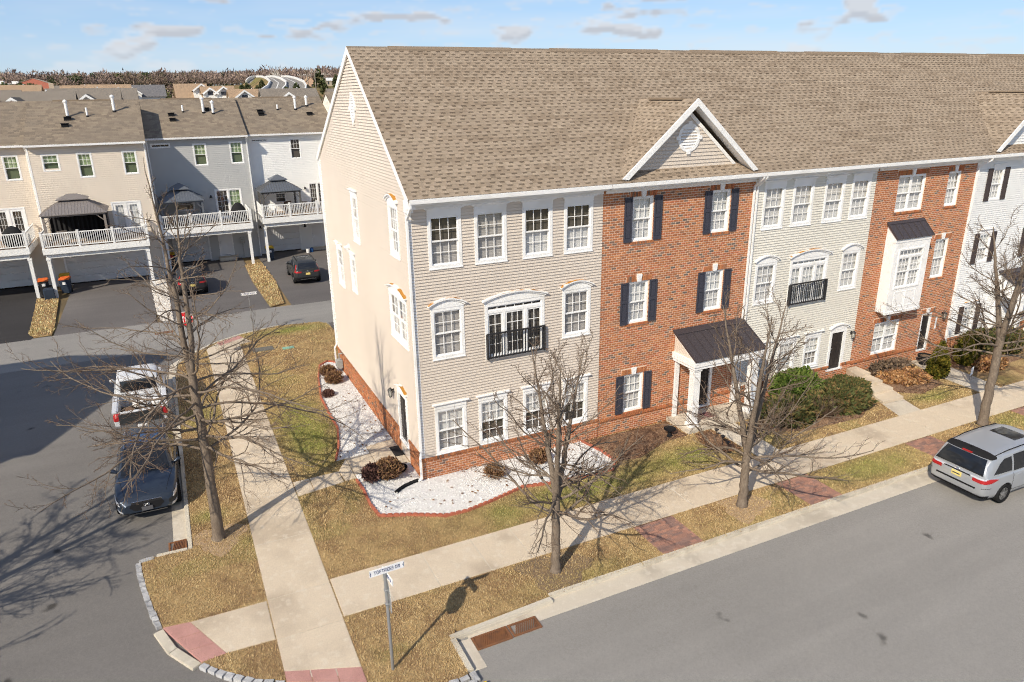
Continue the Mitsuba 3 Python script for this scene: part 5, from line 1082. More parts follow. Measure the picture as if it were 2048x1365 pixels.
def suv(label, M, pm, cat='suv', front=False, rear=False, tall=1.0):
    sc = lambda m: m.scale((1, 1, tall)); c = Car('parked_suv', label, cat, sc(body_of(SUVB)), sc(cabin_of(SUVC)), M, pm, (.86, 3.72), .355)
    z = tall; W = 'car_glass'
    c.both('side_window', [(1.05, 1.09*z), (1.72, 1.09*z), (1.72, 1.53*z), (1.10, 1.52*z), (.86, 1.38*z)], .4, 1.2, W, True); c.both('side_window', [(1.80, 1.09*z), (2.92, 1.08*z), (2.62, 1.42*z), (2.25, 1.54*z), (1.80, 1.55*z)], .4, 1.2, W, True); c.both('side_window', [(.50, 1.12*z), (.95, 1.10*z), (.78, 1.38*z), (.62, 1.42*z)], .4, 1.2, W, True)
    c.skin('windscreen', prism([(-.74, 1.07*z), (.74, 1.07*z), (.60, 1.60*z), (-.60, 1.60*z)], 2.30, 3.4, 'x'), W, True)
    c.skin('rear_window', prism([(-.66, 1.13*z), (.66, 1.13*z), (.56, 1.50*z), (-.56, 1.50*z)], -.1, .62, 'x'), W, True)
    c.lines([((1.76, .40*z), (1.76, 1.05*z)), ((2.88, .36*z), (2.90, 1.04*z)), ((1.02, .62*z), (1.12, 1.05*z)), ((1.76, .40*z), (2.88, .36*z))]); handle(c, 1.95, .90*z, .945); handle(c, 1.22, .92*z, .945); mirrors(c, 2.82, 1.10*z, .88)
    c.both('sill_trim', [(1.2, .22*z), (3.4, .22*z), (3.4, .34*z), (1.2, .34*z)], .5, 1.2, 'plastic_dark')
    for x in (.86, 3.72):
        a = np.linspace(-.2, math.pi+.2, 15); c.both('arch_trim', [(x+.40*math.cos(t), .355+.40*math.sin(t)) for t in a]+[(x+.445*math.cos(t), .355+.445*math.sin(t)) for t in a[::-1]], .5, 1.2, 'plastic_dark')
    for sg in (1, -1):
        v, f, _ = tubes(np.array([[(.75, sg*.60, 1.62*z), (1.0, sg*.61, 1.69*z), (1.7, sg*.61, 1.72*z), (2.3, sg*.59, 1.695*z), (2.45, sg*.58, 1.64*z)]]), np.full((1, 5), .018), 6); c.put('roof_rail', (v, f), 'chrome' if front else 'plastic_dark', 40)
    if front:
        c.skin('sunroof', prism([(1.35, -.46), (2.22, -.44), (2.22, .44), (1.35, .46)], 1.5, 1.9, 'z'), 'roof_glass', True, k=.010)
        c.both('headlamp', [(4.05, .86), (4.50, .77), (4.58, .66), (4.35, .70), (4.02, .80)], .38, 1.2, 'lamp_clear')
        c.skin('grille', prism([(-.42, .74), (.42, .74), (.50, .60), (.36, .46), (-.36, .46), (-.50, .60)], 4.2, 4.9, 'x'), 'plastic_dark', k=.012)
        q = MB()
        for p, r_ in (((-.42, .745), (.42, .745)), ((.42, .745), (.51, .60)), ((.51, .60), (.36, .455)), ((.36, .455), (-.36, .455)), ((-.36, .455), (-.51, .60)), ((-.51, .60), (-.42, .745))): q.bar([4.715-abs(p[0])*.19, p[0], p[1]], [4.715-abs(r_[0])*.19, r_[0], r_[1]], .017, 6)
        c.put('grille_frame', q, 'chrome', 40)
        t = np.linspace(0, 2*math.pi, 25); P = np.stack([4.745+0*t, .085*np.sin(t)*1.0, .655+.042*np.sin(2*t)*.8], -1)[None]; v, f, _ = tubes(P, np.full((1, 25), .010), 5); c.put('emblem', (v, f), 'chrome', 60)
        c.put('number_plate', rbox(4.70, 4.73, -.16, .16, .44, .57), 'plate_dark'); c.skin('lower_grille', prism([(-.48, .38), (.48, .38), (.40, .30), (-.40, .30)], 4.2, 4.9, 'x'), 'plastic_dark')
        c.both('fog_lamp', [(4.38, .50), (4.60, .48), (4.60, .40), (4.42, .41)], .42, 1.2, 'lamp_clear'); q = MB(); q.bar([4.62, -.55, .325], [4.62, .55, .325], .02, 6); c.put('bumper_trim', q, 'chrome', 40)
        for y0, y1 in ((.55, -.05), (.02, -.58)): q = MB(); q.bar([3.28, y0, 1.085], [3.16, y1, 1.15], .010, 4); c.put('wiper', q, 'plastic_dark')
        c.skin('bonnet_seam', prism([(3.30, -.80), (4.45, -.60), (4.45, -.612), (3.30, -.815)], .5, 1.3, 'z'), 'plastic_dark', k=.003); c.skin('bonnet_seam', prism([(3.30, .80), (4.45, .60), (4.45, .612), (3.30, .815)], .5, 1.3, 'z'), 'plastic_dark', k=.003)
        c.both('chrome_strip', [(1.0, 1.065), (2.95, 1.05), (2.95, 1.075), (1.0, 1.085)], .5, 1.2, 'chrome', True)
    if rear:
        c.both('tail_lamp', [(-.1, .98*z), (.34, 1.00*z), (.28, .90*z), (-.1, .88*z)], .44, 1.2, 'lamp_red'); c.both('tail_lamp', [(.12, 1.0*z), (.30, 1.03*z), (.48, 1.40*z), (.36, 1.40*z)], .70, 1.2, 'lamp_red', True)
        c.put('number_plate', rbox(-.035, 0.02, -.15, .15, .72*z, .86*z), 'plate_yellow'); q = MB(); q.bar([.0, -.36, .93*z], [.0, .36, .93*z], .018, 6); c.put('trim_bar', q, 'chrome', 40)
        c.skin('rear_bumper', prism([(-1, .38*z), (1, .38*z), (1, .56*z), (-1, .56*z)], -.1, .28, 'x'), 'plastic_dark', k=.012); c.both('reflector', [(-.1, .50*z), (.25, .50*z), (.25, .54*z), (-.1, .54*z)], .40, 1.2, 'lamp_red'); q = MB(); q.bar([-.015, -.55, .42*z], [-.015, .55, .42*z], .022, 6); c.put('bumper_trim', q, 'chrome', 40)
        t = np.linspace(0, 2*math.pi, 13); v, f, _ = tubes(np.stack([-.02+0*t, .05*np.cos(t), .985*z+.035*np.sin(t)], -1)[None], np.full((1, 13), .010), 4); c.put('emblem', (v, f), 'chrome', 60)
        c.skin('sunroof', prism([(1.45, -.42), (2.1, -.41), (2.1, .41), (1.45, .42)], 1.5, 1.95, 'z'), 'car_glass', True, k=.008)
    c.finish(); return c
prin('plate_dark', (.10, .10, .11), .4)
suv('dark slate blue suv with a panoramic roof parked nose to the viewer by the kerb', place(-8.52, 6.32, -math.pi/2-.02), 'paint_slate', front=True)
suv('charcoal suv with tall tail lamps on the driveway of the white rear house', place(1.80, 30.15, math.pi/2-.02), 'paint_charcoal', rear=True, tall=1.01)
suv('black suv seen through the branches on the driveway of the grey rear house', place(-5.78, 30.62, math.pi/2+.03), 'paint_black', rear=True, tall=1.0)
# ---- silver minivan
VB = [(0, .48, .98, .80, .01), (.06, .36, 1.02, .90, .01), (.3, .27, 1.06, .97, .01), (1.0, .23, 1.06, 1.0, .01), (2.2, .22, 1.04, 1.005, .01), (3.4, .22, 1.02, 1.0, .02), (4.1, .24, .98, .97, .06), (4.7, .27, .86, .90, .07), (5.02, .33, .72, .76, .05), (5.15, .42, .60, .6, .02)]
VC_ = [(.06, 1.0, 1.15, .86, .80), (.22, 1.02, 1.42, .90, .76), (.42, 1.03, 1.62, .92, .765), (.9, 1.04, 1.71, .935, .78), (1.8, 1.04, 1.745, .94, .78), (2.7, 1.03, 1.73, .94, .77), (3.3, 1.02, 1.62, .93, .75), (3.8, 1.02, 1.36, .91, .76), (4.2, 1.0, 1.08, .88, .80)]
c = Car('parked_minivan', 'silver minivan with yellow plate parked at the kerb on the right', 'minivan', body_of(VB), cabin_of(VC_), place(15.28, -8.86, -.005), 'paint_silver', (1.02, 4.05), .345); W = 'car_glass'
c.both('side_window', [(.42, 1.12), (1.30, 1.10), (1.30, 1.55), (.95, 1.54), (.72, 1.42)], .4, 1.2, W, True); c.both('side_window', [(1.40, 1.07), (2.42, 1.06), (2.42, 1.60), (1.40, 1.59)], .4, 1.2, W, True); c.both('side_window', [(2.52, 1.06), (3.72, 1.04), (3.34, 1.40), (2.95, 1.57), (2.52, 1.59)], .4, 1.2, W, True)
c.skin('windscreen', prism([(-.80, 1.06), (.80, 1.06), (.66, 1.62), (-.66, 1.62)], 2.9, 4.3, 'x'), W, True)
c.skin('rear_window', prism([(-.80, 1.10), (.80, 1.10), (.66, 1.56), (-.66, 1.56)], -.1, .55, 'x'), W, True); c.skin('spoiler', prism([(-.78, 1.585), (.78, 1.585), (.74, 1.72), (-.74, 1.72)], .2, .62, 'x'), 'plastic_dark', True, k=.016)
c.put('brake_lamp', rbox(.30, .40, -.16, .16, 1.585, 1.62), 'lamp_red')
c.both('tail_lamp', [(-.1, .98), (.30, 1.02), (.62, .96), (.30, .88), (-.1, .86)], .52, 1.3, 'lamp_red'); c.both('tail_lamp_inner', [(-.1, 1.005), (.22, 1.03), (.22, .985), (-.1, .975)], .42, .9, 'lamp_clear')
c.put('number_plate', rbox(-.03, .03, -.16, .16, .80, .95), 'plate_yellow'); q = MB(); q.box(-.035, -.031, -.12, .12, .855, .895); c.put('plate_marks', q, 'shutter', False); q = MB(); q.bar([.01, -.44, .985], [.01, .44, .985], .022, 6); c.put('trim_bar', q, 'plastic_dark', 40)
c.skin('bumper_pad', prism([(-.66, .62), (.66, .62), (.66, .67), (-.66, .67)], -.1, .3, 'x'), 'plastic_dark', k=.014); c.skin('valance', prism([(-1, .30), (1, .30), (1, .42), (-1, .42)], -.1, .3, 'x'), 'plastic_dark', k=.008)
c.lines([((1.35, .42), (1.35, 1.02)), ((2.47, .36), (2.47, 1.02)), ((3.62, .36), (3.66, 1.02)), ((1.35, .42), (3.62, .36)), ((.02, .70), (.30, .70))]); handle(c, 1.62, .92, .995); handle(c, 2.68, .90, .995); mirrors(c, 3.55, 1.10, .94); q = MB()
for sg in (1, -1): v, f, _ = tubes(np.array([[(.6, sg*.70, 1.655), (1.2, sg*.715, 1.735), (2.0, sg*.715, 1.755), (2.9, sg*.70, 1.72)]]), np.full((1, 4), .015), 6); c.put('roof_rail', (v, f), 'plastic_dark', 40)
c.skin('sunroof', prism([(2.05, -.42), (2.75, -.41), (2.75, .41), (2.05, .42)], 1.5, 1.95, 'z'), 'car_glass', True, k=.009)
q = MB(); q.bar([.55, 0, 1.70], [.42, 0, 1.80], .02, 6, .008); c.put('antenna', q, 'plastic_dark', 40); q = MB(); q.bar([.09, .0, 1.10], [.16, -.35, 1.22], .012, 4); c.put('rear_wiper', q, 'plastic_dark')
t = np.linspace(0, 2*math.pi, 13); v, f, _ = tubes(np.stack([.0+0*t, .065*np.cos(t), 1.045+.035*np.sin(t)], -1)[None], np.full((1, 13), .010), 4); c.put('emblem', (v, f), 'chrome', 60)
c.both('headlamp', [(4.45, .88), (4.95, .78), (5.0, .64), (4.6, .72)], .45, 1.2, 'lamp_clear'); c.finish()
# ---- white pickup
TB = [(0, .52, .98, .93, .01), (.1, .44, 1.12, .97, .0), (.6, .38, 1.14, 1.0, .0), (1.9, .34, 1.14, 1.0, .0), (2.2, .32, 1.12, 1.0, .0), (3.9, .32, 1.10, 1.0, .03), (4.6, .34, 1.08, .99, .06), (5.2, .36, 1.02, .95, .06), (5.5, .42, .92, .86, .03), (5.62, .5, .8, .76, .01)]
TC = [(2.02, 1.08, 1.30, .86, .78), (2.10, 1.08, 1.72, .90, .76), (2.3, 1.09, 1.84, .92, .765), (3.0, 1.09, 1.88, .925, .77), (3.5, 1.09, 1.82, .92, .75), (3.9, 1.08, 1.56, .90, .76), (4.25, 1.06, 1.14, .87, .80)]
bd = body_of(TB)-rbox(.14, 1.92, -.78, .78, .62, 2.0); c = Car('pickup_truck', 'white pickup truck with an open bed parked ahead of the dark blue suv', 'pickup truck', bd, cabin_of(TC), place(-8.78, 8.55, math.pi/2+.015), 'paint_white', (1.15, 4.55), .38)
c.b2 = grow(bd, .007); c.skin('rear_window', prism([(-.70, 1.22), (.70, 1.22), (.64, 1.70), (-.64, 1.70)], 1.9, 2.35, 'x'), W, True); c.skin('windscreen', prism([(-.80, 1.14), (.80, 1.14), (.66, 1.74), (-.66, 1.74)], 3.2, 4.3, 'x'), W, True); c.both('side_window', [(2.30, 1.16), (3.0, 1.15), (3.0, 1.74), (2.38, 1.74)], .4, 1.2, W, True); c.both('side_window', [(3.08, 1.15), (3.95, 1.13), (3.62, 1.55), (3.35, 1.72), (3.08, 1.74)], .4, 1.2, W, True)
q = MB(); q.box(.10, .145, -.80, .80, .56, 1.09); c.put('tailgate', q, 'plastic_dark', False); q = MB(); q.box(-.03, .03, -.78, .78, .62, 1.08); q.box(-.036, -.03, -.60, .60, .72, 1.0); c.put('tailgate_panel', q, 'paint_charcoal', False)
c.put('bumper', m3.Manifold.hull(rbox(-.16, -.02, -.92, .92, .44, .60)+rbox(-.05, .1, -.98, .98, .44, .60)), 'bumper_grey'); prin('bumper_grey', (.22, .22, .23), .4, metallic=.5)
c.put('number_plate', rbox(-.18, -.155, -.17, .17, .46, .60), 'plate_white'); c.both('tail_lamp', [(-.1, .80), (.13, .80), (.13, 1.10), (-.1, 1.10)], .72, 1.3, 'lamp_red'); q = MB(); q.box(.15, 1.91, -.77, .77, .615, .635); c.put('bed_liner', q, 'plastic_dark', False)
for sg in (1, -1): q = MB(); q.box(.05, 2.0, sg*.91-.085, sg*.91+.085, 1.135, 1.165); c.put('bed_rail', q, 'paint_white', False)
q = MB(); q.box(1.98, 2.03, -.88, .88, 1.10, 1.24); c.put('bed_front', q, 'paint_white', False)
c.lines([((2.22, .45), (2.22, 1.08)), ((3.05, .42), (3.05, 1.08)), ((3.98, .42), (4.0, 1.08))]); handle(c, 3.25, .92, .99); handle(c, 2.42, .92, .99); mirrors(c, 3.9, 1.18, .95); c.finish()
def lump(name, label, cat, c, rad, bsdf, seed, rz=0.):
    r = np.random.default_rng(seed); m = trimesh.creation.icosphere(3); v = np.array(m.vertices); v = v*(1+.45*(meshkit.fbm(v*1.6+seed, 3, seed)[:, None]-.5)); v = v*np.array(rad)+np.array(c); return put(thing(name, label, cat), (v, m.faces), bsdf, smooth=40)
prin('bag_white', (.70, .70, .71), .5); prin('bag_brown', (.20, .13, .09), .8)
lump('white_sack', 'white sack lying in the middle of the pickup bed', 'sack', (-8.70, 10.05, .78), (.42, .28, .20), 'bag_white', 3); lump('white_sack', 'smaller white sack against the kerb side of the pickup bed', 'sack', (-8.25, 10.05, .74), (.22, .24, .17), 'bag_white', 5)
lump('brown_bundle', 'brown bundle in the near left corner of the pickup bed', 'bundle', (-9.25, 9.35, .70), (.25, .35, .15), 'bag_brown', 7)
# ---------------------------------------------------------------- signs and small street things
prin('sign_white', (.80, .80, .80), .45); prin('sign_blue', (.03, .055, .16), .5); prin('sign_red', (.60, .015, .025), .4); prin('sign_back', (.42, .43, .44), .4, metallic=.7)
def letters(par, text, fr, a, z, h, d, bsdf='sign_blue', width=None, name='lettering'):
    m = meshkit.text_mesh(text, h, .003, bold=True); v = np.array(m.vertices); w = v[:, 0].max()-v[:, 0].min(); s = (width/w) if width else 1.; v[:, 0] = (v[:, 0]-v[:, 0].min()-w/2)*s
    b = MB(fr); b.add(np.column_stack([v[:, 0]+a, d+v[:, 2], v[:, 1]+z]), m.faces); part(name, par, b, bsdf)
def octagon(r): return [(r*math.cos(math.pi/8+i*math.pi/4), r*math.sin(math.pi/8+i*math.pi/4)) for i in range(8)]
def stop_plate(par, fr, z, r=.40):
    pl = key('stop_plate', par); b = MB(fr); b.poly([(x, y+z) for x, y in octagon(r)], -.004, 0); put(pl, b, 'sign_back')
    b = MB(fr); b.poly(Polygon([(x, y+z) for x, y in octagon(r)]).difference(Polygon([(x, y+z) for x, y in octagon(r*.945)])), 0, .003); part('border', pl, b, 'sign_white')
    b = MB(fr); b.poly([(x, y+z) for x, y in octagon(r*.945)], 0, .0025); part('face', pl, b, 'sign_red'); letters(pl, 'STOP', fr, 0, z-r*.33, r*.66, .003, 'sign_white', width=r*1.42)
def blade(par, text, c, ang, z, L=.76, h=.17):
    k = key('name_blade', par); u = np.array([math.cos(ang), math.sin(ang), 0]); nn = np.array([math.sin(ang), -math.cos(ang), 0])
    put(k, MB(FR(c, u, nn)).box(-L/2, L/2, -.005, .005, z, z+h), 'sign_white')
    for sg, f in ((1, FR(c, u, nn)), (-1, FR(c, -u, -nn))):
        letters(k, text, f, 0, z+h*.26, h*.50, .0055, width=L*.76)
        for s in (-1, 1):
            b = MB(f); b.poly(Polygon([(s*L*.490, z+.01), (s*L*.490, z+h-.01), (s*L*.455, z+h*.5)]), .005, .008); part('end_mark', k, b, 'sign_blue')
    return k
px_, py_ = -3.50, -8.02
k = thing('street_sign', 'street name blades and an edge on stop sign on the steel pole in front', 'street sign'); put(key('pole', k), MB().bar((px_, py_, -.1), (px_+.0, py_, 2.60), .038, 10), 'steel_post', smooth=40)
part('cap', k, MB().bar((px_, py_, 2.58), (px_, py_, 2.66), .045, 10), 'steel_post', smooth=40); blade(k, 'TOFTREES DR', (px_+.05, py_-.02, 0), .05, 2.68, L=.80, h=.17); blade(k, 'TOFTREES DR', (px_+.05, py_-.02, 0), math.radians(-84), 2.50, L=.62, h=.17)
sf = FR((px_+.055, py_+.0, 0), (math.cos(math.radians(82)), math.sin(math.radians(82)), 0), (math.sin(math.radians(82)), -math.cos(math.radians(82)), 0)); stop_plate(k, sf, 2.02, .385)
part('bracket', k, MB().box(px_-.045, px_+.06, py_-.05, py_+.05, 1.83, 1.86).box(px_-.045, px_+.06, py_-.05, py_+.05, 2.20, 2.23), 'steel_post')
k = thing('stop_sign', 'red stop sign facing the viewer behind the tall left tree', 'stop sign'); sx, sy = -6.62, 15.80
put(key('pole', k), MB().bar((sx, sy+.05, -.1), (sx, sy+.05, 2.86), .033, 8), 'steel_post', smooth=40); stop_plate(k, FR((sx, sy, 0), (math.cos(-.12), math.sin(-.12), 0), (math.sin(-.12), -math.cos(-.12), 0)), 2.48, .41)
k = thing('street_sign', 'white street name blade on a thin pole at the alley corner', 'street sign'); put(key('pole', k), MB().bar((-3.24, 19.85, -.1), (-3.22, 19.85, 2.27), .024, 8), 'sign_back', smooth=40); blade(k, 'TOPAZE ALLEY', (-3.20, 19.83, 0), .03, 2.28, L=.84, h=.16)
put(thing('doormat', 'dark doormat at the side door of the beige end house', 'doormat'), MB().box(-.38, -.02, 2.0, 2.82, .02, .035).box(-.36, -.04, 2.02, 2.80, .035, .042), 'mat_fibre'); prin('mat_fibre', (.045, .042, .042), .95)
k = thing('doormat', 'reddish mat on the porch slab of the brick house', 'doormat'); put(key('mat', k), MB().box(11.55, 12.25, -.85, -.40, .15, .162), 'mat_red'); prin('mat_red', (.24, .12, .12), .95); [part('stripe', k, MB().box(11.55, 12.25, -.85+y, -.82+y, .162, .166), 'mat_fibre') for y in (.06, .20, .34)]
pts = np.array([(-.18, -.08, .06), (-.42, -.12, .055), (-.72, -.22, .055), (-.95, -.36, .055), (-1.12, -.50, .055)]); t = np.linspace(0, 4, 60); P = np.column_stack([np.interp(t, range(5), pts[:, j]) for j in range(3)]); put(thing('drain_pipe', 'black corrugated drain pipe lying on the white gravel', 'drain pipe'), tubes(P[None], (.055+.010*(np.arange(60) % 2))[None], 10)[:2], 'plastic_dark', smooth=True)
def lathe(prof, n=20): return trimesh.creation.revolve(np.array(prof, float), sections=n)
k = thing('planter', 'black round planter pot beside the door of the bay house', 'planter'); m = lathe([(0, 0), (.22, 0), (.30, .40), (.33, .40), (.33, .46), (.27, .46), (.26, .38), (0, .38)]); m.apply_translation([25.22, -.62, .02]); put(key('pot', k), m, 'plastic_dark', smooth=30); part('soil', k, MB().bar((25.22, -.62, .38), (25.22, -.62, .42), .26, 14), 'soil')
k = thing('planter', 'low grey clay bowl on the gravel beside the side door', 'planter'); m = lathe([(0, 0), (.18, 0), (.24, .12), (.26, .12), (.26, .15), (.22, .15), (.20, .10), (0, .10)]); m.apply_translation([-.52, .95, .01]); put(key('pot', k), m, 'plastic_dark', smooth=30)
k = thing('yard_sign', 'small white yard sign in the grass by the walk of the bay house', 'yard sign'); f = FR((25.35, -2.85, 0), (.96, .28, 0), (.28, -.96, 0)); put(key('panel', k), MB(f).box(-.17, .17, -.004, .004, .22, .58), 'sign_white'); part('stake', k, MB(f).box(-.12, -.105, -.012, -.004, 0, .4).box(.105, .12, -.012, -.004, 0, .4), 'black_metal')
for i, (x, y) in enumerate([(11.05, -2.25), (10.88, -2.80), (10.72, -3.25)]):
    k = thing('path_light', ['black path light nearest the porch slab', 'middle black path light along the porch walk', 'black path light nearest the pavement'][i], 'path light', 'path lights along the porch walk'); b = MB(); b.bar((x, y, 0), (x, y, .34), .012, 6); b.bar((x, y, .34), (x, y, .42), .05, 8, .06); b.bar((x, y, .42), (x, y, .47), .10, 8, .02); put(key('lantern', k), b, 'black_metal', smooth=30)
k = thing('splash_bowl', 'dark bird bath bowl on the mulch left of the porch', 'bowl'); m = lathe([(0, 0), (.16, 0), (.08, .06), (.07, .20), (.24, .30), (.24, .33), (.18, .29), (0, .27)]); m.apply_translation([9.62, -1.25, .02]); put(key('bowl', k), m, 'plastic_dark', smooth=30)
# ---------------------------------------------------------------- the row of houses across the alley, seen from behind
rng = np.random.default_rng(33)
prin('garage_white', (.66, .66, .67), .5); prin('gazebo_grey', (.25, .225, .215), .45, metallic=.3); prin('gazebo_blue', (.135, .15, .175), .4, metallic=.3); prin('gazebo_post', (.22, .19, .17), .6); prin('post_dark', (.09, .085, .08), .6); prin('netting', (.028, .028, .030), .9); prin('pvc', (.78, .78, .77), .4)
def p_deckwood(p, n, uv): return MX((.36, .27, .20), (.27, .20, .15), FB(p.x*3, p.y*9, 1.0))
prin('deck_boards', mikit.proc(p_deckwood), .8)
def far_window(par, fr, a0, a1, z0, z1, blind, cols=3, rows=2, split=.5, single=False):
    w = key('window', par); b = MB(fr); b.ring(a0, a1, z0, z1, .085, -.03, .03); put(w, b, 'trim'); m = z0+(z1-z0)*split
    if single: sash(w, fr, a0+.085, a1-.085, z0+.085, z1-.085, -.02, cols, rows, w=.03, join=True)
    else: sash(w, fr, a0+.085, a1-.085, m-.02, z1-.085, -.012, cols, rows, join=True); sash(w, fr, a0+.085, a1-.085, z0+.085, m+.02, -.05, 1, 1, join=True)
    part('curtain', w, MB(fr).quad([[a0, -.13, m], [a1, -.13, m], [a1, -.13, z1], [a0, -.13, z1]]), blind); part('curtain', w, MB(fr).quad([[a0, -.14, z0], [a1, -.14, z0], [a1, -.14, m], [a0, -.14, m]]), 'curtain_green_dark' if blind == 'curtain_green' else blind)
def patio_door(par, fr, a0, a1, z0, z1, left, right, french=False):
    w = key('patio_door', par); b = MB(fr); b.ring(a0, a1, z0, z1, .10, -.03, .035); m = (a0+a1)/2; b.box(m-.05, m+.05, -.03, .03, z0+.1, z1-.1); put(w, b, 'trim')
    for p, q, c in ((a0+.10, m-.05, left), (m+.05, a1-.10, right)):
        sash(w, fr, p, q, z0+.10, z1-.10, -.02, 3, 5 if not french else 4, w=.17 if french else .06, join=True); part('curtain', w, MB(fr).quad([[p, -.13, z0], [q, -.13, z0], [q, -.13, z1], [p, -.13, z1]]), c)
def garage_door(par, fr, a0, a1, z0, z1):
    g = key('garage_door', par); b = MB(fr); b.box(a0-.12, a0, -.05, .03, z0, z1); b.box(a1, a1+.12, -.05, .03, z0, z1); b.box(a0-.12, a1+.12, -.05, .03, z1, z1+.12); put(g, b, 'trim'); n = 4
    for i in range(n):
        h = (z1-z0)/n; q = MB(fr); q.box(a0, a1, -.10, -.05, z0+i*h, z0+(i+1)*h-.012); m = 8
        for j in range(m): w_ = (a1-a0)/m; q.box(a0+j*w_+.08, a0+(j+1)*w_-.08, -.05, -.04, z0+i*h+.10, z0+(i+1)*h-.11)
        part('panel', g, q, 'garage_white')
def deck(par, x0, x1, yf, yw, zt, zf, beam, posts, ground, endl=True, endr=True):
    k = key('deck', par); b = MB(); n = max(4, int((yw-yf)/.145))
    put(k, MB().box(x0, x1, yf-.03, yf+.01, zf, zt+.04).box(x0, x0+.04, yf+.01, yw, zf, zt+.04).box(x1-.04, x1, yf+.01, yw, zf, zt+.04), 'pvc')
    for i in range(n): y = yf+.02+(yw-yf-.02)*i/n; part('deck_board', k, MB().box(x0+.05, x1-.05, y, y+(yw-yf)/n-.012, zt-.03, zt), 'deck_boards')
    part('beam', k, MB().box(x0+.12, x1-.12, yf+.16, yf+.40, beam, zf+.02).box(x0+.12, x1-.12, yf+.4, yw, zf+.04, zf+.10), 'pvc')
    for x in ground: part('post', k, MB().box(x-.10, x+.10, yf+.18, yf+.38, RZ0, beam).box(x-.13, x+.13, yf+.15, yf+.41, beam-.14, beam), 'pvc')
    h = 1.04; rl = key('railing', k); r = MB()
    segs = [((p, yf+.06), (q, yf+.06)) for p, q in zip(posts, posts[1:])]+([((x0+.07, yf+.06), (x0+.07, yw-.05))] if endl else [])+([((x1-.07, yf+.06), (x1-.07, yw-.05))] if endr else [])
    for p, q in segs: 
        L = math.hypot(q[0]-p[0], q[1]-p[1]); f = FR((p[0], p[1], 0), ((q[0]-p[0])/L, (q[1]-p[1])/L, 0), (-(q[1]-p[1])/L, (q[0]-p[0])/L, 0)); r.fr = f; r.box(0, L, -.035, .035, zt+h-.07, zt+h); r.box(0, L, -.03, .03, zt+.12, zt+.18); m = int(L/.125)
        for i in range(1, m): a = L*i/m; part('baluster', rl, MB(f).box(a-.022, a+.022, -.02, .02, zt+.18, zt+h-.07), 'pvc')
    put(rl, r, 'pvc')
    for x in posts: part('rail_post', k, MB().box(x-.065, x+.065, yf-.005, yf+.125, zt-.02, zt+h+.06).box(x-.085, x+.085, yf-.025, yf+.145, zt+h+.06, zt+h+.10), 'pvc')
    return k
def hip(b, x0, x1, y0, y1, z0, rx0, rx1, ry0, ry1, z1, t=.05):
    v = np.array([[x0, y0, z0], [x1, y0, z0], [x1, y1, z0], [x0, y1, z0], [rx0, ry0, z1], [rx1, ry0, z1], [rx1, ry1, z1], [rx0, ry1, z1]]); v = np.vstack([v, v-[0, 0, t]])
    b.add(v, [[0, 1, 5], [0, 5, 4], [1, 2, 6], [1, 6, 5], [2, 3, 7], [2, 7, 6], [3, 0, 4], [3, 4, 7], [4, 5, 6], [4, 6, 7], [8, 13, 9], [8, 12, 13], [9, 14, 10], [9, 13, 14], [10, 15, 11], [10, 14, 15], [11, 12, 8], [11, 15, 12], [12, 14, 13], [12, 15, 14]]+[q for i in range(4) for q in ([i, i+8, (i+1) % 4+8], [i, (i+1) % 4+8, (i+1) % 4])])
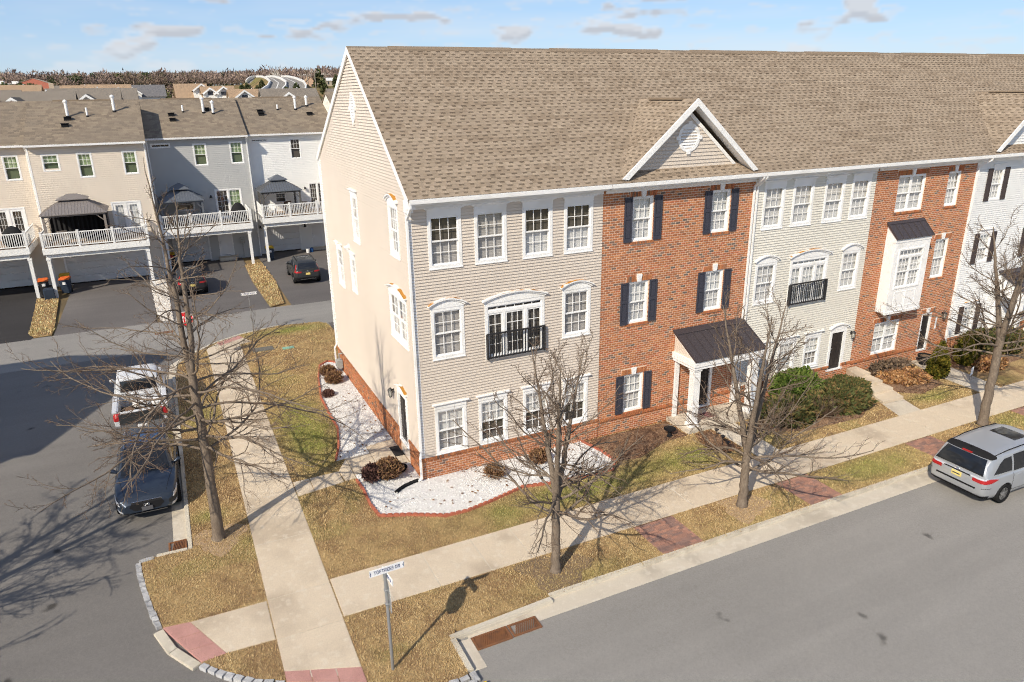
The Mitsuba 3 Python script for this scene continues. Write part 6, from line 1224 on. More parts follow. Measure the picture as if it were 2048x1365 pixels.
def gazebo(label, x0, x1, y0, y1, zd, ze, zr, zc, bs, post, net=False, label_g=None):
    k = thing('gazebo', label, 'gazebo', 'gazebos on the rear decks'); cx_, cy_ = (x0+x1)/2, (y0+y1)/2; rx = max(.35, (x1-x0)/2-(y1-y0)/2+.25); ry = .38; b = MB(); hip(b, x0, x1, y0, y1, ze, cx_-rx, cx_+rx, cy_-ry, cy_+ry, zr)
    r = part('roof', k, b, bs); b = MB(); hip(b, cx_-rx-.30, cx_+rx+.30, cy_-ry-.3, cy_+ry+.3, zr+.04, cx_-max(rx-.35, .03), cx_+max(rx-.35, .03), cy_-.03, cy_+.03, zc); part('cupola_roof', k, b, bs)
    n = int((x1-x0)/.19)
    for i in range(1, n):    # standing seams on the front and back slopes
        x = x0+(x1-x0)*i/n; t = 1.0
        if x < cx_-rx: t = (x-x0)/(cx_-rx-x0)
        elif x > cx_+rx: t = (x1-x)/(x1-cx_-rx)
        q = MB(); q.bar([x, y0, ze+.012], [x, y0+(cy_-ry-y0)*t, ze+(zr-ze)*t+.012], .012, 4); part('seam', r, q, post)
    m = int((y1-y0)/.24)
    for i in range(1, m):
        y = y0+(y1-y0)*i/m; t = 1.0
        if y < cy_-ry: t = (y-y0)/(cy_-ry-y0)
        elif y > cy_+ry: t = (y1-y)/(y1-cy_-ry)
        for xs, xe in ((x0, cx_-rx), (x1, cx_+rx)): q = MB(); q.bar([xs, y, ze+.012], [xs+(xe-xs)*t, y, ze+(zr-ze)*t+.012], .012, 4); part('seam', r, q, post)
    for x in (x0+.20, x1-.20):
        for y in (y0+.2, y1-.2): part('post', k, MB().box(x-.07, x+.07, y-.07, y+.07, zd, ze-.12), post)
    q = MB(); q.box(x0+.12, x1-.12, y0+.14, y0+.26, ze-.16, ze-.02); q.box(x0+.12, x1-.12, y1-.26, y1-.14, ze-.16, ze-.02); q.box(x0+.14, x0+.26, y0+.26, y1-.26, ze-.16, ze-.02); q.box(x1-.26, x1-.14, y0+.26, y1-.26, ze-.16, ze-.02); part('beam', k, q, post)
    for sx, x in ((1, x0+.2), (-1, x1-.2)): q = MB(); q.bar([x, y0+.2, ze-.62], [x+sx*.5, y0+.2, ze-.14], .04, 4); part('brace', k, q, post)
    if net:
        q = MB(); a = np.linspace(x0+.22, x1-.22, 60); w = .05*np.sin(a*22)+.03*np.sin(a*9)
        for i in range(59): q.quad([[a[i], y1-.3+w[i], zd+.02], [a[i+1], y1-.3+w[i+1], zd+.02], [a[i+1], y1-.3+w[i+1], ze-.15], [a[i], y1-.3+w[i], ze-.15]])
        c = np.linspace(y0+.25, y1-.3, 40); w = .05*np.sin(c*20)
        for i in range(39): q.quad([[x1-.25+w[i], c[i], zd+.02], [x1-.25+w[i+1], c[i+1], zd+.02], [x1-.25+w[i+1], c[i+1], ze-.15], [x1-.25+w[i], c[i], ze-.15]])
        part('curtain', k, q, 'netting')
    return k
def far_house(label, x0, x1, Y, bs, wins, doors, garages, mandoors=(), depth=12.6, zr=12.62, we=9.72, left=None, right=None):
    h = thing('rear_townhouse', label, 'townhouse', 'townhouses across the alley'); fr = FR((0, Y, 0), (1, 0, 0), (0, -1, 0)); k = .05
    holes = [(w[0]+k, w[1]-k, w[2]+k, w[3]-k) for w in wins]+[(d[0]+k, d[1]-k, d[2]+k, d[3]-k) for d in doors]+[(g[0], g[1], g[2]-.1, g[3]) for g in garages]+[(g[0], g[1], g[2]-.02, g[3]) for g in mandoors]
    wall = key('wall', h); b = core(h, fr, sbox(x0, -.14, x1, we), holes, bs); yr = Y+depth/2
    b.fr = WORLD; b.box(x0+.002, x1-.002, Y+depth-.15, Y+depth, -.14, we)
    for x, s_ in ((x0, 1), (x1, -1)):
        g = FR((x, 0, 0), (0, 1, 0), (s_, 0, 0)); b.fr = g; b.poly([(Y+.172, -.14), (Y+depth-.152, -.14), (Y+depth-.152, we), (yr, zr-.16), (Y+.172, we+.05)], .002, .15)
    b.fr = WORLD; put(wall, b, bs); boards(wall, fr, sbox(x0+.004, -.1, x1-.004, we), holes, .145, bs, -.1, out=.022)
    for w in wins: far_window(h, fr, *w)
    for d in doors: patio_door(h, fr, *d)
    for g in garages: garage_door(h, fr, *g)
    for g in mandoors:
        d = door(h, fr, *g, bsdf='white_door', cas=.08, d=.0, panels=False); part('panel', d, MB(fr).ring(g[0]+.12, g[1]-.12, g[2]+.15, g[2]+.95, .04, -.03, -.015), 'white_door')
    ro = key('roof', h); b = MB(FR((0, 0, 0), (0, 1, 0), (1, 0, 0))); e = Y-.38; sl = (zr-we-.05)/(yr-e); b.poly([(e, we+.05), (yr, zr), (Y+depth+.38, we+.05), (Y+depth+.38, we-.08), (yr, zr-.15), (e, we-.08)], x0-.06, x1+.06); put(ro, b, 'far_shingles')
    part('ridge_vent', h, MB().box(x0+1.6, x1-1.8, yr-.14, yr+.14, zr-.05, zr+.05), 'ridge_vent')
    gutter(h, (x0-.05, e+.02, we+.06), (x1+.05, e+.02, we+.06), (0, -1, 0), .11); part('fascia', h, MB().box(x0-.05, x1+.05, e+.025, e+.05, we-.10, we-.06).box(x0-.05, x1+.05, e+.05, Y, we-.10, we-.075), 'trim')
    for x in ((x0+.01, 0), (x1-.01, 1)) if 1 else (): part('corner_board', h, MB(fr).box(x[0]-.0 if x[1] == 0 else x[0]-.10, x[0]+.10 if x[1] == 0 else x[0], .0235, .030, -.1, we-.1), 'trim')
    return h, fr, lambda x, y: (x, y, we+.05+(y-e)*sl)
gd = ('curtain_green'); 
A, fA, zA = far_house('tan rear townhouse at the far left, cut by the frame', -22.2, -14.65, 39.35, 'siding_tan', [(-16.25, -15.28, 7.42, 9.13, gd), (-19.4, -18.4, 7.42, 9.13, gd), (-21.4, -20.4, 7.42, 9.13, gd)], [(-17.55, -15.58, 3.25, 5.60, 'dark_room', 'dark_room', True)], [(-21.4, -16.12, 0, 1.98)])
B, fB, zB = far_house('tan rear townhouse with a big grey gazebo on its deck', -14.65, -7.28, 38.65, 'siding_tan', [(-13.86, -12.80, 7.98, 9.14, gd), (-11.73, -10.78, 7.42, 9.15, gd), (-8.90, -7.95, 7.50, 9.16, gd)], [(-10.18, -8.24, 3.30, 5.62, 'curtain_white', 'curtain_white', True)], [(-13.72, -8.55, 0, 1.98)])
Cc, fC, zC = far_house('grey rear townhouse, its wall half in shadow', -7.26, .14, 42.25, 'siding_grey', [(-6.98, -5.58, 9.02, 9.38, 'dark_room', 4, 1, .5, True), (-4.0, -3.0, 7.55, 9.27, gd), (-1.28, -.28, 7.57, 9.32, gd), (-5.9, -4.5, 4.1, 5.15, 'dark_room')], [(-2.88, -.84, 3.30, 5.64, 'dark_room', 'curtain_green')], [(-6.45, -3.92, 0, 1.96)], [(-3.05, -2.08, .28, 1.98)])
D, fD, zD = far_house('white rear townhouse beside the beige end house', .16, 7.6, 42.95, 'siding_white', [(.47, 1.85, 9.14, 9.43, 'dark_room', 4, 1, .5, True), (3.53, 4.44, 7.65, 9.36, 'dark_room'), (1.85, 2.80, 4.10, 4.97, 'dark_room')], [(4.70, 6.20, 3.40, 5.66, 'dark_room', 'dark_room')], [(.90, 3.57, 0, 2.0)], [(4.62, 5.46, .12, 2.04)])
E_, fE, zE = far_house('cream rear townhouse standing forward, almost hidden behind the end house', 7.62, 15.2, 39.9, 'siding_cream', [(9, 10, 7.5, 9.2, gd), (12, 13, 7.5, 9.2, gd)], [], [(8.6, 13.2, 0, 2)], zr=13.0)
downspout(B, [(-7.35, 38.2, 9.6), (-7.35, 38.55, 9.2), (-7.35, 38.55, 0)]); downspout(Cc, [(.06, 41.8, 9.6), (.06, 42.15, 9.2), (.06, 42.15, 0)]); downspout(A, [(-14.75, 38.95, 9.6), (-14.75, 39.25, 9.2), (-14.75, 39.25, 0)])
def far_lamp(h, fr, a, z): b = MB(fr); b.box(a-.05, a+.05, 0, .03, z, z+.12); b.bar([a, .03, z+.08], [a, .2, z+.1], .015); b.bar([a, .2, z+.12], [a, .2, z-.08], .05, 8, .12); part('wall_lamp', h, b, 'black_metal', smooth=30)
for h, fr, a, z in ((Cc, fC, -3.2, 5.1), (D, fD, 4.4, 5.2), (B, fB, -14.35, 2.3), (D, fD, 4.05, 2.0), (D, fD, .35, 2.2)): far_lamp(h, fr, a, z)
part('electric_meter', Cc, MB(fC).box(-1.46, -1.10, 0, .18, 1.12, 1.62).bar([-1.28, .18, 1.4], [-1.28, .26, 1.4], .10, 12).box(-1.31, -1.25, .02, .08, 0, 1.12), 'meter_grey')
part('step', Cc, MB(fC).box(-3.25, -1.9, .03, .75, -.1, .18), 'concrete_old'); part('step', D, MB(fD).box(4.4, 5.8, .03, .8, -.1, .06), 'concrete_old')
deck(A, -22.0, -15.22, 35.05, 39.3, 3.38, 3.0, 2.68, [-21.9, -19.7, -17.5, -15.32], [-21.7, -15.36], endr=True)
deck(B, -14.46, -8.02, 34.75, 38.6, 3.26, 2.90, 2.62, [-14.38, -12.25, -10.18, -8.10], [-14.26, -8.22])
deck(Cc, -7.20, -.60, 38.75, 42.2, 3.24, 2.84, 2.56, [-7.12, -5.03, -2.9, -.69], [-7.0, -.94])
deck(D, .20, 7.2, 39.25, 42.9, 3.42, 3.02, 2.72, [.30, 2.42, 4.6, 7.1], [.34, 6.9])
gazebo('large grey brown gazebo with dark netting on the left deck', -14.30, -10.30, 35.1, 38.3, 3.26, 5.42, 6.25, 6.58, 'gazebo_grey', 'gazebo_post', True)
gazebo('blue grey gazebo on the shaded deck of the grey rear house', -7.10, -3.85, 39.05, 42.0, 3.24, 5.28, 6.05, 6.50, 'gazebo_blue', 'gazebo_blue')
gazebo('small blue grey gazebo on the deck of the white rear house', .32, 3.62, 39.6, 42.6, 3.42, 5.48, 6.25, 6.66, 'gazebo_blue', 'post_dark')
# roof pipes and vents
def pipe(h, at, hh, r0=.085, cap=True, lab=None): x, y, z = at; b = MB(); b.bar((x, y, z-.05), (x, y, z+hh), r0, 10); (b.bar((x, y, z+hh), (x, y, z+hh+.12), r0*1.5, 10, r0*1.5).bar((x, y, z+hh+.12), (x, y, z+hh+.20), r0*1.3, 10, .02) if cap else None); p = part('flue_pipe' if cap else 'vent_pipe', h, b, 'plastic_white', smooth=40); part('collar', p, MB().bar((x, y, z-.08), (x, y, z+.08), r0*1.7, 10, r0*1.1), 'plastic_dark')
def boxvent(h, at): x, y, z = at; b = MB(); b.box(x-.22, x+.22, y-.2, y+.22, z-.1, z+.16); b.box(x-.26, x+.26, y-.28, y+.2, z+.16, z+.20); part('roof_vent', h, b, 'plastic_dark')
for h, zf, P_ in ((B, zB, [(-12.05, 42.3, 1.0, 1), (-10.79, 42.3, .62, 0), (-9.0, 43.0, 1.0, 1)]), (Cc, zC, [(-4.15, 46.1, .55, 0), (-2.6, 45.9, 1.05, 1), (-1.87, 45.7, .85, 1)]), (D, zD, [(3.46, 46.8, .45, 0), (4.99, 46.8, .95, 1), (6.08, 47.4, .70, 1)])):
    for x, y, hh, c in P_: pipe(h, zf(x, y), hh, .10 if c else .07, bool(c))
for h, zf, P_ in ((B, zB, [(-12.06, 41.9), (-12.22, 40.9)]), (Cc, zC, [(-5.07, 45.6), (-5.05, 44.7), (-2.35, 46.4)]), (D, zD, [(1.94, 46.5), (1.94, 45.95), (5.98, 45.8)])):
    for x, y in P_: boxvent(h, zf(x, y))
# bins, grills, chairs
prin('bin_navy', (.028, .042, .068), .5); prin('lid_orange', (.62, .13, .03), .45); prin('lid_yellow', (.58, .38, .03), .45); prin('lid_red', (.5, .05, .03), .45); prin('label_white', (.75, .75, .75), .5); prin('bin_black', (.03, .03, .032), .5)
def bin_(label, x, y, lid, body='bin_navy', rz=0., lying=False):
    k = thing('wheelie_bin', label, 'wheelie bin', 'wheelie bins of the rear houses'); M = mat(x, y, RZ0, rz)
    if lying: M = M @ np.array([[1, 0, 0, 0], [0, 0, -1, 0], [0, 1, 0, .36], [0, 0, 0, 1.0]])
    def ad(nm, m, bs, sm=25): v, f = arr(m); v = v @ M[:3, :3].T+M[:3, 3]; return part(nm, k, (v, f), bs, smooth=sm)
    ad('body', m3.Manifold.hull(rbox(-.24, .24, -.26, .28, .06, .10)+rbox(-.30, .30, -.36, .36, .98, 1.02)), body); ad('lid', m3.Manifold.hull(rbox(-.32, .32, -.40, .38, 1.02, 1.06)+rbox(-.28, .28, -.2, .36, 1.10, 1.14)), lid)
    for s in (-1, 1): ad('wheel', m3.Manifold.cylinder(.06, .11, .11, 16).rotate((0, 90, 0)).translate((s*.25-.03, .30, .11)), 'tyre')
    ad('sticker', rbox(-.11, .11, -.375, -.34, .68, .86), 'label_white'); q = MB(); q.bar([-.26, .40, 1.0], [.26, .40, 1.0], .02, 6); ad('handle', q, body)
bin_('dark bin with an orange lid left of the deck post', -15.02, 36.2, 'lid_orange', 'bin_black', .1); bin_('navy bin with a bright orange lid right of the deck post', -13.72, 36.0, 'lid_orange', 'bin_navy', -.1); bin_('dark bin with a yellow lid behind the bright orange one', -13.85, 37.2, 'lid_yellow', 'bin_navy'); bin_('navy bin lying on its side between the two deck posts', -14.75, 35.5, 'bin_navy', 'bin_navy', .15, True)
bin_('navy bin with a yellow lid beside the deck post of the white house', .55, 40.1, 'lid_yellow', 'bin_navy'); bin_('black bin with a red lid at the left garage of the grey house', -7.0, 40.2, 'lid_red', 'bin_black', .1); bin_('bin with a yellow lid against the wall of the grey house', -6.85, 41.3, 'lid_yellow', 'bin_black')
def cover(label, c, rad, seed): r = np.random.default_rng(seed); m = trimesh.creation.icosphere(3); v = np.array(m.vertices); v[:, 2] = np.where(v[:, 2] < 0, v[:, 2]*1.0, v[:, 2]); v[:, :2] *= np.clip(1.0-.25*v[:, 2:], .6, 1.15); v = v*(1+.10*(meshkit.fbm(v*2.5+seed, 3, seed)[:, None]-.5))*np.array(rad)+np.array(c); v[:, 2] = np.maximum(v[:, 2], c[2]-rad[2]*.9); put(thing('covered_grill', label, 'grill cover'), (v, m.faces), 'netting', smooth=40)
cover('black covered grill at the right end of the grey house deck', (-1.45, 40.0, 3.95), (.62, .42, .85), 3); cover('black covered grill on the far left deck', (-16.1, 36.1, 4.05), (.65, .42, .75), 5)
prin('cushion', (.62, .60, .56), .8); prin('wicker', (.16, .11, .08), .8)
def chair(label, x, y, z, rz, bs='wicker'): k = thing('patio_chair', label, 'chair', 'chairs on the rear decks'); f = FR((x, y, 0), (math.cos(rz), math.sin(rz), 0), (-math.sin(rz), math.cos(rz), 0)); put(key('seat', k), MB(f).box(-.3, .3, -.3, .3, z+.30, z+.40), bs); part('backrest', k, MB(f).box(-.3, .3, .24, .34, z+.40, z+.92), bs); [part('armrest', k, MB(f).box(a-.05, a+.05, -.3, .24, z+.40, z+.62), bs) for a in (-.27, .27)]; [part('leg', k, MB(f).box(a-.04, a+.04, b-.04, b+.04, z, z+.30), bs) for a in (-.25, .25) for b in (-.25, .25)]; part('cushion', k, MB(f).box(-.24, .24, -.28, .22, z+.40, z+.47), 'cushion')
chair('patio chair under the large grey gazebo', -13.2, 36.0, 3.26, .3, 'gazebo_post'); chair('patio chair with cushion at the rail of the white house deck', 4.0, 41.2, 3.42, 2.6); chair('patio chair on the left of the white house deck', 1.2, 40.6, 3.42, -.4, 'pvc'); chair('patio chair in the middle of the white house deck', 2.7, 41.6, 3.42, .1, 'wicker')
for i, (x, y, c, n) in enumerate([(4.2, 41.6, 'bucket_blue', 'blue bucket by the back door of the white rear house'), (3.85, 41.4, 'label_white', 'white bucket by the garage of the white rear house')]): k = thing('bucket', n, 'bucket'); m = lathe([(0, 0), (.13, 0), (.17, .36), (.15, .36), (.12, .03), (0, .03)]); m.apply_translation([x, y, RZ0+.005]); put(key('pail', k), m, c, smooth=30)
prin('bucket_blue', (.03, .12, .34), .45)
# ---------------------------------------------------------------- across the side street, and the land behind
rng = np.random.default_rng(55)
# the end house across the side street stands outside the frame; its shadow falls into it
k = thing('corner_townhouse', 'beige end townhouse across the side street, outside the left edge', 'townhouse'); b = MB(); yr = 7.3; gx_ = -22.9
b.fr = FR((gx_, 0, 0), (0, 1, 0), (-1, 0, 0)); b.poly([(1.6, -.1), (13.0, -.1), (13.0, 9.6), (yr, 14.0), (1.6, 9.6)], 0, 6.6); b.fr = WORLD; put(key('wall', k), b, 'siding_beige')
b = MB(FR((0, 0, 0), (0, 1, 0), (1, 0, 0))); b.poly([(1.2, 9.55), (yr, 14.25), (13.4, 9.55), (13.4, 9.4), (yr, 14.05), (1.2, 9.4)], gx_-6.6, gx_+.1); part('roof', k, b, 'far_shingles')
fr = FR((gx_, 0, 0), (0, 1, 0), (1, 0, 0))
for a, z in ((3, 7.4), (6.5, 7.4), (10.5, 7.4), (3, 4.4), (10.5, 4.4)): far_window(k, FR((gx_+.03, 0, 0), (0, 1, 0), (1, 0, 0)), a, a+1.1, z, z+1.7, 'blind_grey')
# ---- houses of the next streets
prin('far_roof_grey', mikit.proc(lambda p, n, uv: MX((.245, .215, .185), (.195, .17, .145), FB(p.x*.8, p.z*1.5, p.y*.5))), .95); prin('far_roof_tan', mikit.proc(lambda p, n, uv: MX((.40, .285, .19), (.33, .235, .16), FB(p.x*.8, p.z*1.5, p.y*.5))), .95); prin('far_roof_slate', (.17, .165, .17), .9); prin('far_wall_white', (.74, .73, .71), .8); prin('far_wall_tan', (.50, .42, .33), .8); prin('brick_red', (.50, .185, .135), .85); prin('far_window', (.05, .05, .06), .3)
def gable_block(b, w, x0, x1, y0, y1, zg, ze, zr, axis, over=.35):
    "walls into w, roof into b; axis: direction of the ridge"
    if axis == 'x':
        m = (y0+y1)/2; w.fr = FR((0, 0, 0), (0, 1, 0), (1, 0, 0)); w.poly([(y0, zg), (y1, zg), (y1, ze), (m, zr-.15), (y0, ze)], x0, x1); s = (zr-ze)/(m-y0); b.fr = w.fr; b.poly([(y0-over, ze-over*s), (m, zr), (y1+over, ze-over*s), (y1+over, ze-over*s-.14), (m, zr-.15), (y0-over, ze-over*s-.14)], x0-.3, x1+.3)
    else:
        m = (x0+x1)/2; w.fr = FR((0, 0, 0), (1, 0, 0), (0, 1, 0)); w.poly([(x0, zg), (x1, zg), (x1, ze), (m, zr-.15), (x0, ze)], y0, y1); s = (zr-ze)/(m-x0); b.fr = w.fr; b.poly([(x0-over, ze-over*s), (m, zr), (x1+over, ze-over*s), (x1+over, ze-over*s-.14), (m, zr-.15), (x0-over, ze-over*s-.14)], y0-.3, y1+.3)
def far_home(label, x, y, w, d, ze, zr, axis='x', wall='far_wall_white', roof='far_roof_grey', gables=(), group='houses of the next street'):
    k = thing('house', label, 'house', group); zg = float(hill(np.array([x]), np.array([y]))[0])-1.0; W_, R_ = MB(), MB(); gable_block(R_, W_, x-w/2, x+w/2, y, y+d, zg, ze, zr, axis)
    put(key('wall', k), W_, wall); ro = part('roof', k, R_, roof)
    for gx, gw, gz in gables:
        w2, r2 = MB(), MB(); gable_block(r2, w2, x+gx-gw/2, x+gx+gw/2, y-1.2, y+d/2, zg, gz-gw*.36, gz, 'y', .25); p = part('gable', k, w2, wall); part('roof', p, r2, roof)
        t = MB(FR((0, y-1.55, 0), (1, 0, 0), (0, -1, 0))); s = gw*.36/(gw/2)
        for sg in (-1, 1): t.poly([(x+gx+sg*(gw/2+.25), gz-gw*.36-.25*s-.02), (x+gx, gz-.02), (x+gx, gz-.30), (x+gx+sg*(gw/2+.1), gz-gw*.36-.25*s-.25)], 0, .06)
        part('rake_board', p, t, 'trim'); q = MB(FR((0, y-1.2, 0), (1, 0, 0), (0, -1, 0)))
        for ax in (-.55, 0, .55): part('window', p, MB(FR((0, y-1.2, 0), (1, 0, 0), (0, -1, 0))).box(x+gx+ax*gw*.18-.18, x+gx+ax*gw*.18+.18, 0, .03, gz-gw*.36-.5, gz-gw*.36+.15), 'far_window')
    f = FR((0, y, 0), (1, 0, 0), (0, -1, 0))
    for ax in np.arange(x-w/2+1.2, x+w/2-1, 2.6):
        for z in (ze-2.2, ze-5.0): part('window', k, MB(f).box(ax, ax+.95, 0, .04, z, z+1.5), 'far_window')
    v = MB(); v.bar((x+w*.2, y+d*.62, zr-1.2), (x+w*.2, y+d*.62, zr+.15), .07, 6); part('vent_pipe', k, v, 'plastic_white')
    return k
far_home('grey roofed house with a white dormer gable at the far left', -18.6, 72.5, 9.0, 11, 10.2, 13.6, 'x', gables=((-.6, 2.6, 13.0),))
far_home('grey roofed house behind the big deck, wide plain roof', -25.5, 84.0, 9.5, 11, 11, 13.9, 'x', wall='far_wall_tan')
far_home('grey roofed house with a white gable and shutters in the middle of the next street', -13.4, 78.2, 7.4, 11, 10.6, 13.95, 'x', gables=((.6, 2.8, 13.25),))
far_home('house turning its white gable end to the alley', -10.4, 84.2, 2.6, 12, 12.2, 13.45, 'y', gables=())
far_home('low grey roofed house between two gables of the next street', -16.9, 82.0, 3.6, 9, 11.3, 13.4, 'x', wall='far_wall_tan')
far_home('grey house with the highest roof behind the gable end house', -11.5, 95.0, 7.0, 10, 11.6, 14.1, 'x')
far_home('tan roofed house at the far left behind the grey ones', -26.0, 118, 8.0, 11, 12.4, 15.0, 'x', roof='far_roof_tan', gables=((2.4, 2.4, 13.9),))
far_home('tan roofed house rising left of the middle', -17.2, 128, 5.0, 9, 12.8, 15.0, 'x', roof='far_roof_tan'); far_home('tan roofed house rising right of the middle', -13.3, 139, 8.0, 10, 13, 15.3, 'x', roof='far_roof_tan', gables=((-2.6, 1.8, 14.9),))
far_home('white house with a dark slate roof standing alone before the wood', -7.2, 148.6, 8.0, 10, 13.2, 15.3, 'x', roof='far_roof_slate', gables=((-1.9, 3.2, 14.9),))
far_home('pale roofed house behind the tan ones', -19.0, 150, 7, 9, 13.4, 15.3, 'x', roof='far_roof_grey')
for i, (x, y, w, zr, gs) in enumerate([(1.0, 129, 5.2, 15.15, ((1.6, 2.8, 15.1),)), (5.0, 121, 5.2, 14.55, ((.6, 3.0, 14.5), (-1.6, 2.2, 14.3))), (9.0, 113, 5.6, 13.95, ((-.9, 2.8, 13.8),))]):
    far_home(['tan roofed row house with a white trimmed gable, farthest of the slanting row', 'tan roofed row house with two white trimmed gables, middle of the slanting row', 'tan roofed row house nearest the white rear house'][i], x, y, w, 9, zr-2.4, zr, 'x', 'far_wall_white', 'far_roof_tan', gs, 'slanting row of tan roofs')
far_home('grey roofed house just over the ridge of the white rear house', 12.0, 88, 7.5, 9, 11, 13.75, 'x', gables=((-.9, 2.4, 13.25),)); far_home('grey roofed house at the edge of the beige gable', 19.5, 82, 6, 9, 11, 13.6, 'x')
# school of red brick
k = thing('school', 'red brick school with a broad gable on the horizon at the left', 'school'); W_, R_ = MB(), MB(); zg = 17.; gable_block(R_, W_, -84, -66.5, 594, 625, zg, 23.7, 26.9, 'y', .5); put(key('hall', k), W_, 'brick_red'); part('roof', k, R_, 'far_wall_tan')
part('wing', k, MB().box(-118, -84, 592, 615, zg, 22.9), 'brick_red'); part('wing_roof', k, MB().box(-118.5, -83.6, 591.5, 615, 22.9, 23.3), 'far_wall_white'); part('plant_room', k, MB().box(-99, -93, 596, 602, 23.3, 25.2), 'far_wall_white'); part('plant_room', k, MB().box(-88, -84.5, 596, 602, 23.3, 25.0), 'far_wall_white'); part('porch', k, MB().box(-66.5, -63.5, 593, 597, zg, 23.5), 'far_wall_tan')
# highway climbing to the bridge
hw = np.array([(24, 178, 11.6), (29, 205, 13.6), (36, 240, 15.4), (43.5, 285, 17.6), (49, 335, 20.0), (53, 385, 21.9), (56, 430, 22.6), (60, 500, 22.2)], float); t = np.linspace(0, 7, 57); H = np.column_stack([np.interp(t, range(8), hw[:, j]) for j in range(3)]); H[:, 2] = PchipInterpolator(hw[:, 1], hw[:, 2])(H[:, 1]); d = unit(np.gradient(H, axis=0)*np.array([1, 1, 0])); sd = np.column_stack([d[:, 1], -d[:, 0], 0*d[:, 0]])
def ribbon(o0, o1, z0, z1):
    m = MB()
    for i in range(len(H)-1):
        v = [H[j]+sd[j]*o+[0, 0, z] for j in (i, i+1) for o in (o0, o1) for z in (z0, z1)]; m.add(v, BOXF)
    return m
put(struct('highway'), ribbon(-6.5, 6.5, -.8, 0), 'asphalt'); put(struct('embankment'), MB().add(*[np.vstack([np.vstack([H+sd*6.6-[0, 0, .1], H-sd*6.6-[0, 0, .1], H+sd*20-np.array([0, 0, 1.])*9, H-sd*20-np.array([0, 0, 1.])*9])]), np.array([q for i in range(56) for q in ([i, i+1, 57+i+1], [i, 57+i+1, 57+i], [i, 114+i, 114+i+1], [i, 114+i+1, i+1], [57+i, 57+i+1, 171+i+1], [57+i, 171+i+1, 171+i])])]), 'field')
k = thing('road_barrier', 'white concrete barriers of the road climbing to the bridge', 'barrier'); 
for o in (-6.4, -.6, 6.0): part('barrier', k, ribbon(o, o+.4, 0, .9), 'far_wall_white')
for o in (-3.4, 2.8): put(struct('lane_line'), ribbon(o, o+.3, .02, .05), 'far_wall_white')
k = thing('bridge', 'short pale curved bridge wall at the crest left of the climbing road', 'bridge'); pts = np.array([(40.5, 394, 19.6), (42.2, 399, 20.9), (44.6, 407, 21.9), (47.6, 417, 22.5), (52.5, 434, 22.9)]); b = MB()
for p, q in zip(pts, pts[1:]):
    v = [x+[o, 0, z] for x in (p, q) for o in (0, .5) for z in (-.9, 1.0)]; b.add(v, BOXF)
put(key('wall', k), b, 'far_wall_white'); part('deck', k, MB().add([x+[o, 0, -.6] for x in pts for o in (.5, 7)], [q for i in range(4) for q in ([2*i, 2*i+2, 2*i+3], [2*i, 2*i+3, 2*i+1])]), 'asphalt')
for i, (x, y, z0, z1) in enumerate([(52.5, 303, 15.6, 21.3), (54.9, 302.8, 15.6, 21.3), (55.8, 292, 15, 22.2), (57.9, 282, 14.5, 21)]):
    k = thing('utility_pole', ['leftmost wooden utility pole on the brown slope', 'second utility pole from the left on the brown slope', 'third and tallest utility pole on the brown slope', 'utility pole nearest the beige gable'][i], 'utility pole', 'utility poles by the climbing road'); b = MB(); b.bar((x, y, z0-2), (x, y, z1), .22, 8, .15); put(key('mast', k), b, 'pole_wood', smooth=40); part('crossarm', k, MB().box(x-1.7, x+1.7, y-.12, y+.12, z1-.75, z1-.5), 'pole_wood'); [part('insulator', k, MB().bar((x+a, y, z1-.5), (x+a, y, z1-.2), .08, 6), 'far_wall_white') for a in (-1.5, -.8, .8, 1.5)]
prin('pole_wood', (.30, .26, .22), .9)
far_home('yellow house behind the white branched tree', 60, 402, 7, 8, 20.5, 23.2, 'x', 'yellow_wall', 'far_roof_grey', group='houses on the horizon'); far_home('peach gabled house between the utility poles', 74.5, 400, 6.5, 8, 19.2, 22.4, 'y', 'peach_wall', 'far_roof_tan', group='houses on the horizon'); far_home('long white roofed shed at the edge of the beige gable', 92, 418, 16, 10, 20.8, 22.3, 'x', 'far_wall_tan', 'far_wall_white', group='houses on the horizon')
prin('yellow_wall', (.60, .40, .10), .8); prin('peach_wall', (.62, .42, .30), .8)
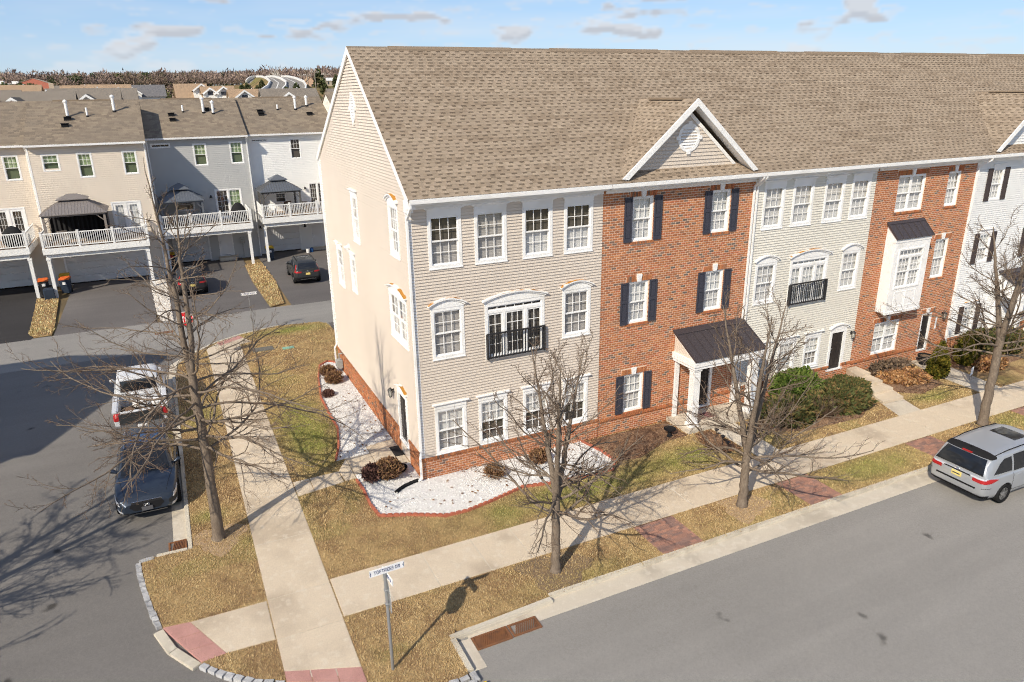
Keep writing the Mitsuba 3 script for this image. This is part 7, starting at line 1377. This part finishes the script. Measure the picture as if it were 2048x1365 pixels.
# ---- woods: one mass of bare trees, one of evergreens
def wood(n, xr, yr, hh, ww, per, size, cols, seed, ever=False, dens=None):
    r = np.random.default_rng(seed); x = r.uniform(*xr, n); y = r.uniform(*yr, n)
    if dens is not None: kp = dens(x, y) > r.random(n); x, y = x[kp], y[kp]; n = len(x)
    z = hill(x, y); h = r.uniform(*hh, n); w = r.uniform(*ww, n); m = len(x)*per; T_ = np.repeat(np.arange(n), per); d = unit(r.normal(0, 1, (m, 3)))*r.random((m, 1))**.45
    if ever: q = (d[:, 2]+1)/2; d[:, :2] *= (1.15-.85*q)[:, None]; cz = .52; rz = .48
    else: cz = .60; rz = .42
    p = np.column_stack([x[T_]+d[:, 0]*w[T_], y[T_]+d[:, 1]*w[T_], z[T_]+h[T_]*(cz+rz*d[:, 2])]); a = unit(np.column_stack([d[:, 0]*.8, d[:, 1]*.8, np.full(m, .8 if not ever else .25)])+r.normal(0, .35, (m, 3))); bb = unit(np.cross(a, r.normal(0, 1, (m, 3)))); s = size*r.uniform(.5, 1.5, (m, 1)); th = .30 if not ever else .6
    v = np.stack([p-bb*s*th, p+bb*s*th, p+a*s*1.1+bb*s*th*.3], 1).reshape(-1, 3); f = np.arange(3*m).reshape(-1, 3); tc = np.array(cols)[r.integers(0, len(cols), n)]*r.uniform(.8, 1.2, (n, 1)); c = tc[T_]*r.uniform(.75, 1.25, (m, 1))
    tr = MB(); v2, f2, _ = tubes(np.stack([np.column_stack([x, y, z-.5]), np.column_stack([x, y, z+h*.6])], 1), np.stack([w*.045, w*.02], 1), 3); return np.vstack([v, v2]), np.vstack([f, f2+len(v)]), np.vstack([np.repeat(c, 3, 0), np.tile([.16, .125, .105], (len(v2), 1))])
BT = [(.275, .205, .175), (.23, .17, .145), (.31, .235, .19), (.255, .195, .155), (.215, .16, .145)]; ET = [(.085, .105, .05), (.11, .12, .055), (.07, .085, .045), (.15, .135, .07)]
ms = [wood(1700, (-420, 420), (700, 900), (9, 14), (4, 7), 90, 1.5, BT, 1), wood(560, (-420, 420), (900, 1300), (14, 22), (7, 11), 80, 2.6, BT, 2), wood(420, (-40, 130), (480, 690), (5, 9), (3, 5), 80, 1.1, BT, 3, dens=lambda x, y: .35+.5*meshkit.noise(np.stack([x*.02, y*.02, x*0], -1), 3)), wood(200, (-200, -95), (630, 690), (5, 9), (3, 5), 80, 1.1, BT, 14), wood(160, (85, 240), (430, 640), (7, 12), (4, 6.5), 90, 1.4, BT, 4), wood(120, (-44, 30), (380, 470), (4, 8), (2.5, 4.5), 110, .8, BT, 24)]
o = 0; V_, F_, C_ = [], [], []
for v, f, c in ms: V_.append(v); F_.append(f+o); C_.append(c); o += len(v)
put(struct('bare_wood', 'mauve brown band of leafless woods along the horizon', 'stuff'), (np.vstack(V_), np.vstack(F_)), 'vc_matt', color=np.vstack(C_))
ms = [wood(190, (-44, 26), (400, 470), (4, 8.0), (2.2, 4.2), 160, .8, ET, 6, True, lambda x, y: .35+.6*np.clip((20-x)/50, 0, 1)), wood(14, (-70, -56), (400, 440), (2.5, 4), (2.5, 4), 160, .8, ET, 7, True), wood(60, (-10, 26), (170, 260), (1.8, 3.4), (1.2, 2.2), 120, .4, ET+BT, 8, True), wood(90, (-300, 300), (690, 760), (8, 12), (4, 6), 110, 1.4, ET, 9, True)]
o = 0; V_, F_, C_ = [], [], []
for v, f, c in ms: V_.append(v); F_.append(f+o); C_.append(c); o += len(v)
put(struct('evergreen_wood', 'dark green band of evergreens behind the houses', 'stuff'), (np.vstack(V_), np.vstack(F_)), 'vc_matt', color=np.vstack(C_))
EL = ['second lone evergreen from the left on the brown slope by the climbing road', 'third lone evergreen from the left on the brown slope by the climbing road', 'fifth lone evergreen from the left on the brown slope by the climbing road', 'sixth lone evergreen from the left on the brown slope by the climbing road', 'seventh lone evergreen from the left on the brown slope by the climbing road', 'ninth lone evergreen from the left on the brown slope by the climbing road', 'eighth lone evergreen from the left on the brown slope by the climbing road', 'rightmost lone evergreen on the brown slope by the climbing road', 'tenth lone evergreen from the left on the brown slope by the climbing road', 'fourth lone evergreen from the left on the brown slope by the climbing road', 'leftmost lone evergreen on the brown slope by the climbing road']
# single evergreens and pale bare trees on the slope
for i, (x, y, h) in enumerate([(22.5, 232, 4.2), (26.5, 240, 3.2), (31, 262, 3.6), (30.0, 205, 5.0), (36.5, 226, 4.6), (49.5, 246, 3.8), (60, 305, 6.5), (61, 262, 5.6), (66, 300, 4.6), (40, 330, 3.0), (19, 215, 4.8)]):
    z = float(hill(np.array([x]), np.array([y]))[0]); k = thing('evergreen_tree', EL[i], 'tree', 'lone evergreens on the brown slope'); v, f, c = leaf_cloud((x, y, z+h*.5), (h*.36, h*.36, h*.52), 420, h*.11, ET, 100+i, cone=True, lump=.3, up=.5); put(key('crown', k), (v, f), 'vc_matt', color=c); part('trunk', k, MB().bar((x, y, z-.5), (x, y, z+h*.4), h*.035, 6), 'pole_wood')
for i, (x, y, h, s_) in enumerate([(56.0, 392, 9.0, 3), (77.5, 388, 8.0, 4)]):
    z = float(hill(np.array([x]), np.array([y]))[0]); k = thing('pale_bare_tree', ['white barked bare tree standing over the bridge road', 'white barked bare tree near the beige gable'][i], 'tree'); r = np.random.default_rng(s_); part('trunk', k, MB().bar((x, y, z-1), (x, y, z+h*.55), .35, 7, .2), 'bark_pale'); n = 26; a = r.uniform(0, 6.28, n); e = r.uniform(.25, 1.3, n); P1 = walk(r, np.column_stack([np.full(n, x), np.full(n, y), z+h*r.uniform(.2, .55, n)]), np.column_stack([np.cos(a)*np.cos(e), np.sin(a)*np.cos(e), np.sin(e)]), h*r.uniform(.35, .6, n), 7, .12, .03); R1 = np.linspace(.17, .05, 7)[None].repeat(n, 0); P2, R2, _ = kids(r, P1, R1, 5, .2, 1., (.4, 1.), .45, 5, .12, .02, np.arange(n), rmin=.05); m = MB(); m.add(*tubes(P1, R1, 4)[:2], raw=True); part('branches', k, m, 'bark_pale'); part('twigs', k, tubes(P2, R2, 3)[:2], 'bark_pale', kind='stuff')
prin('bark_pale', (.60, .55, .48), .9)
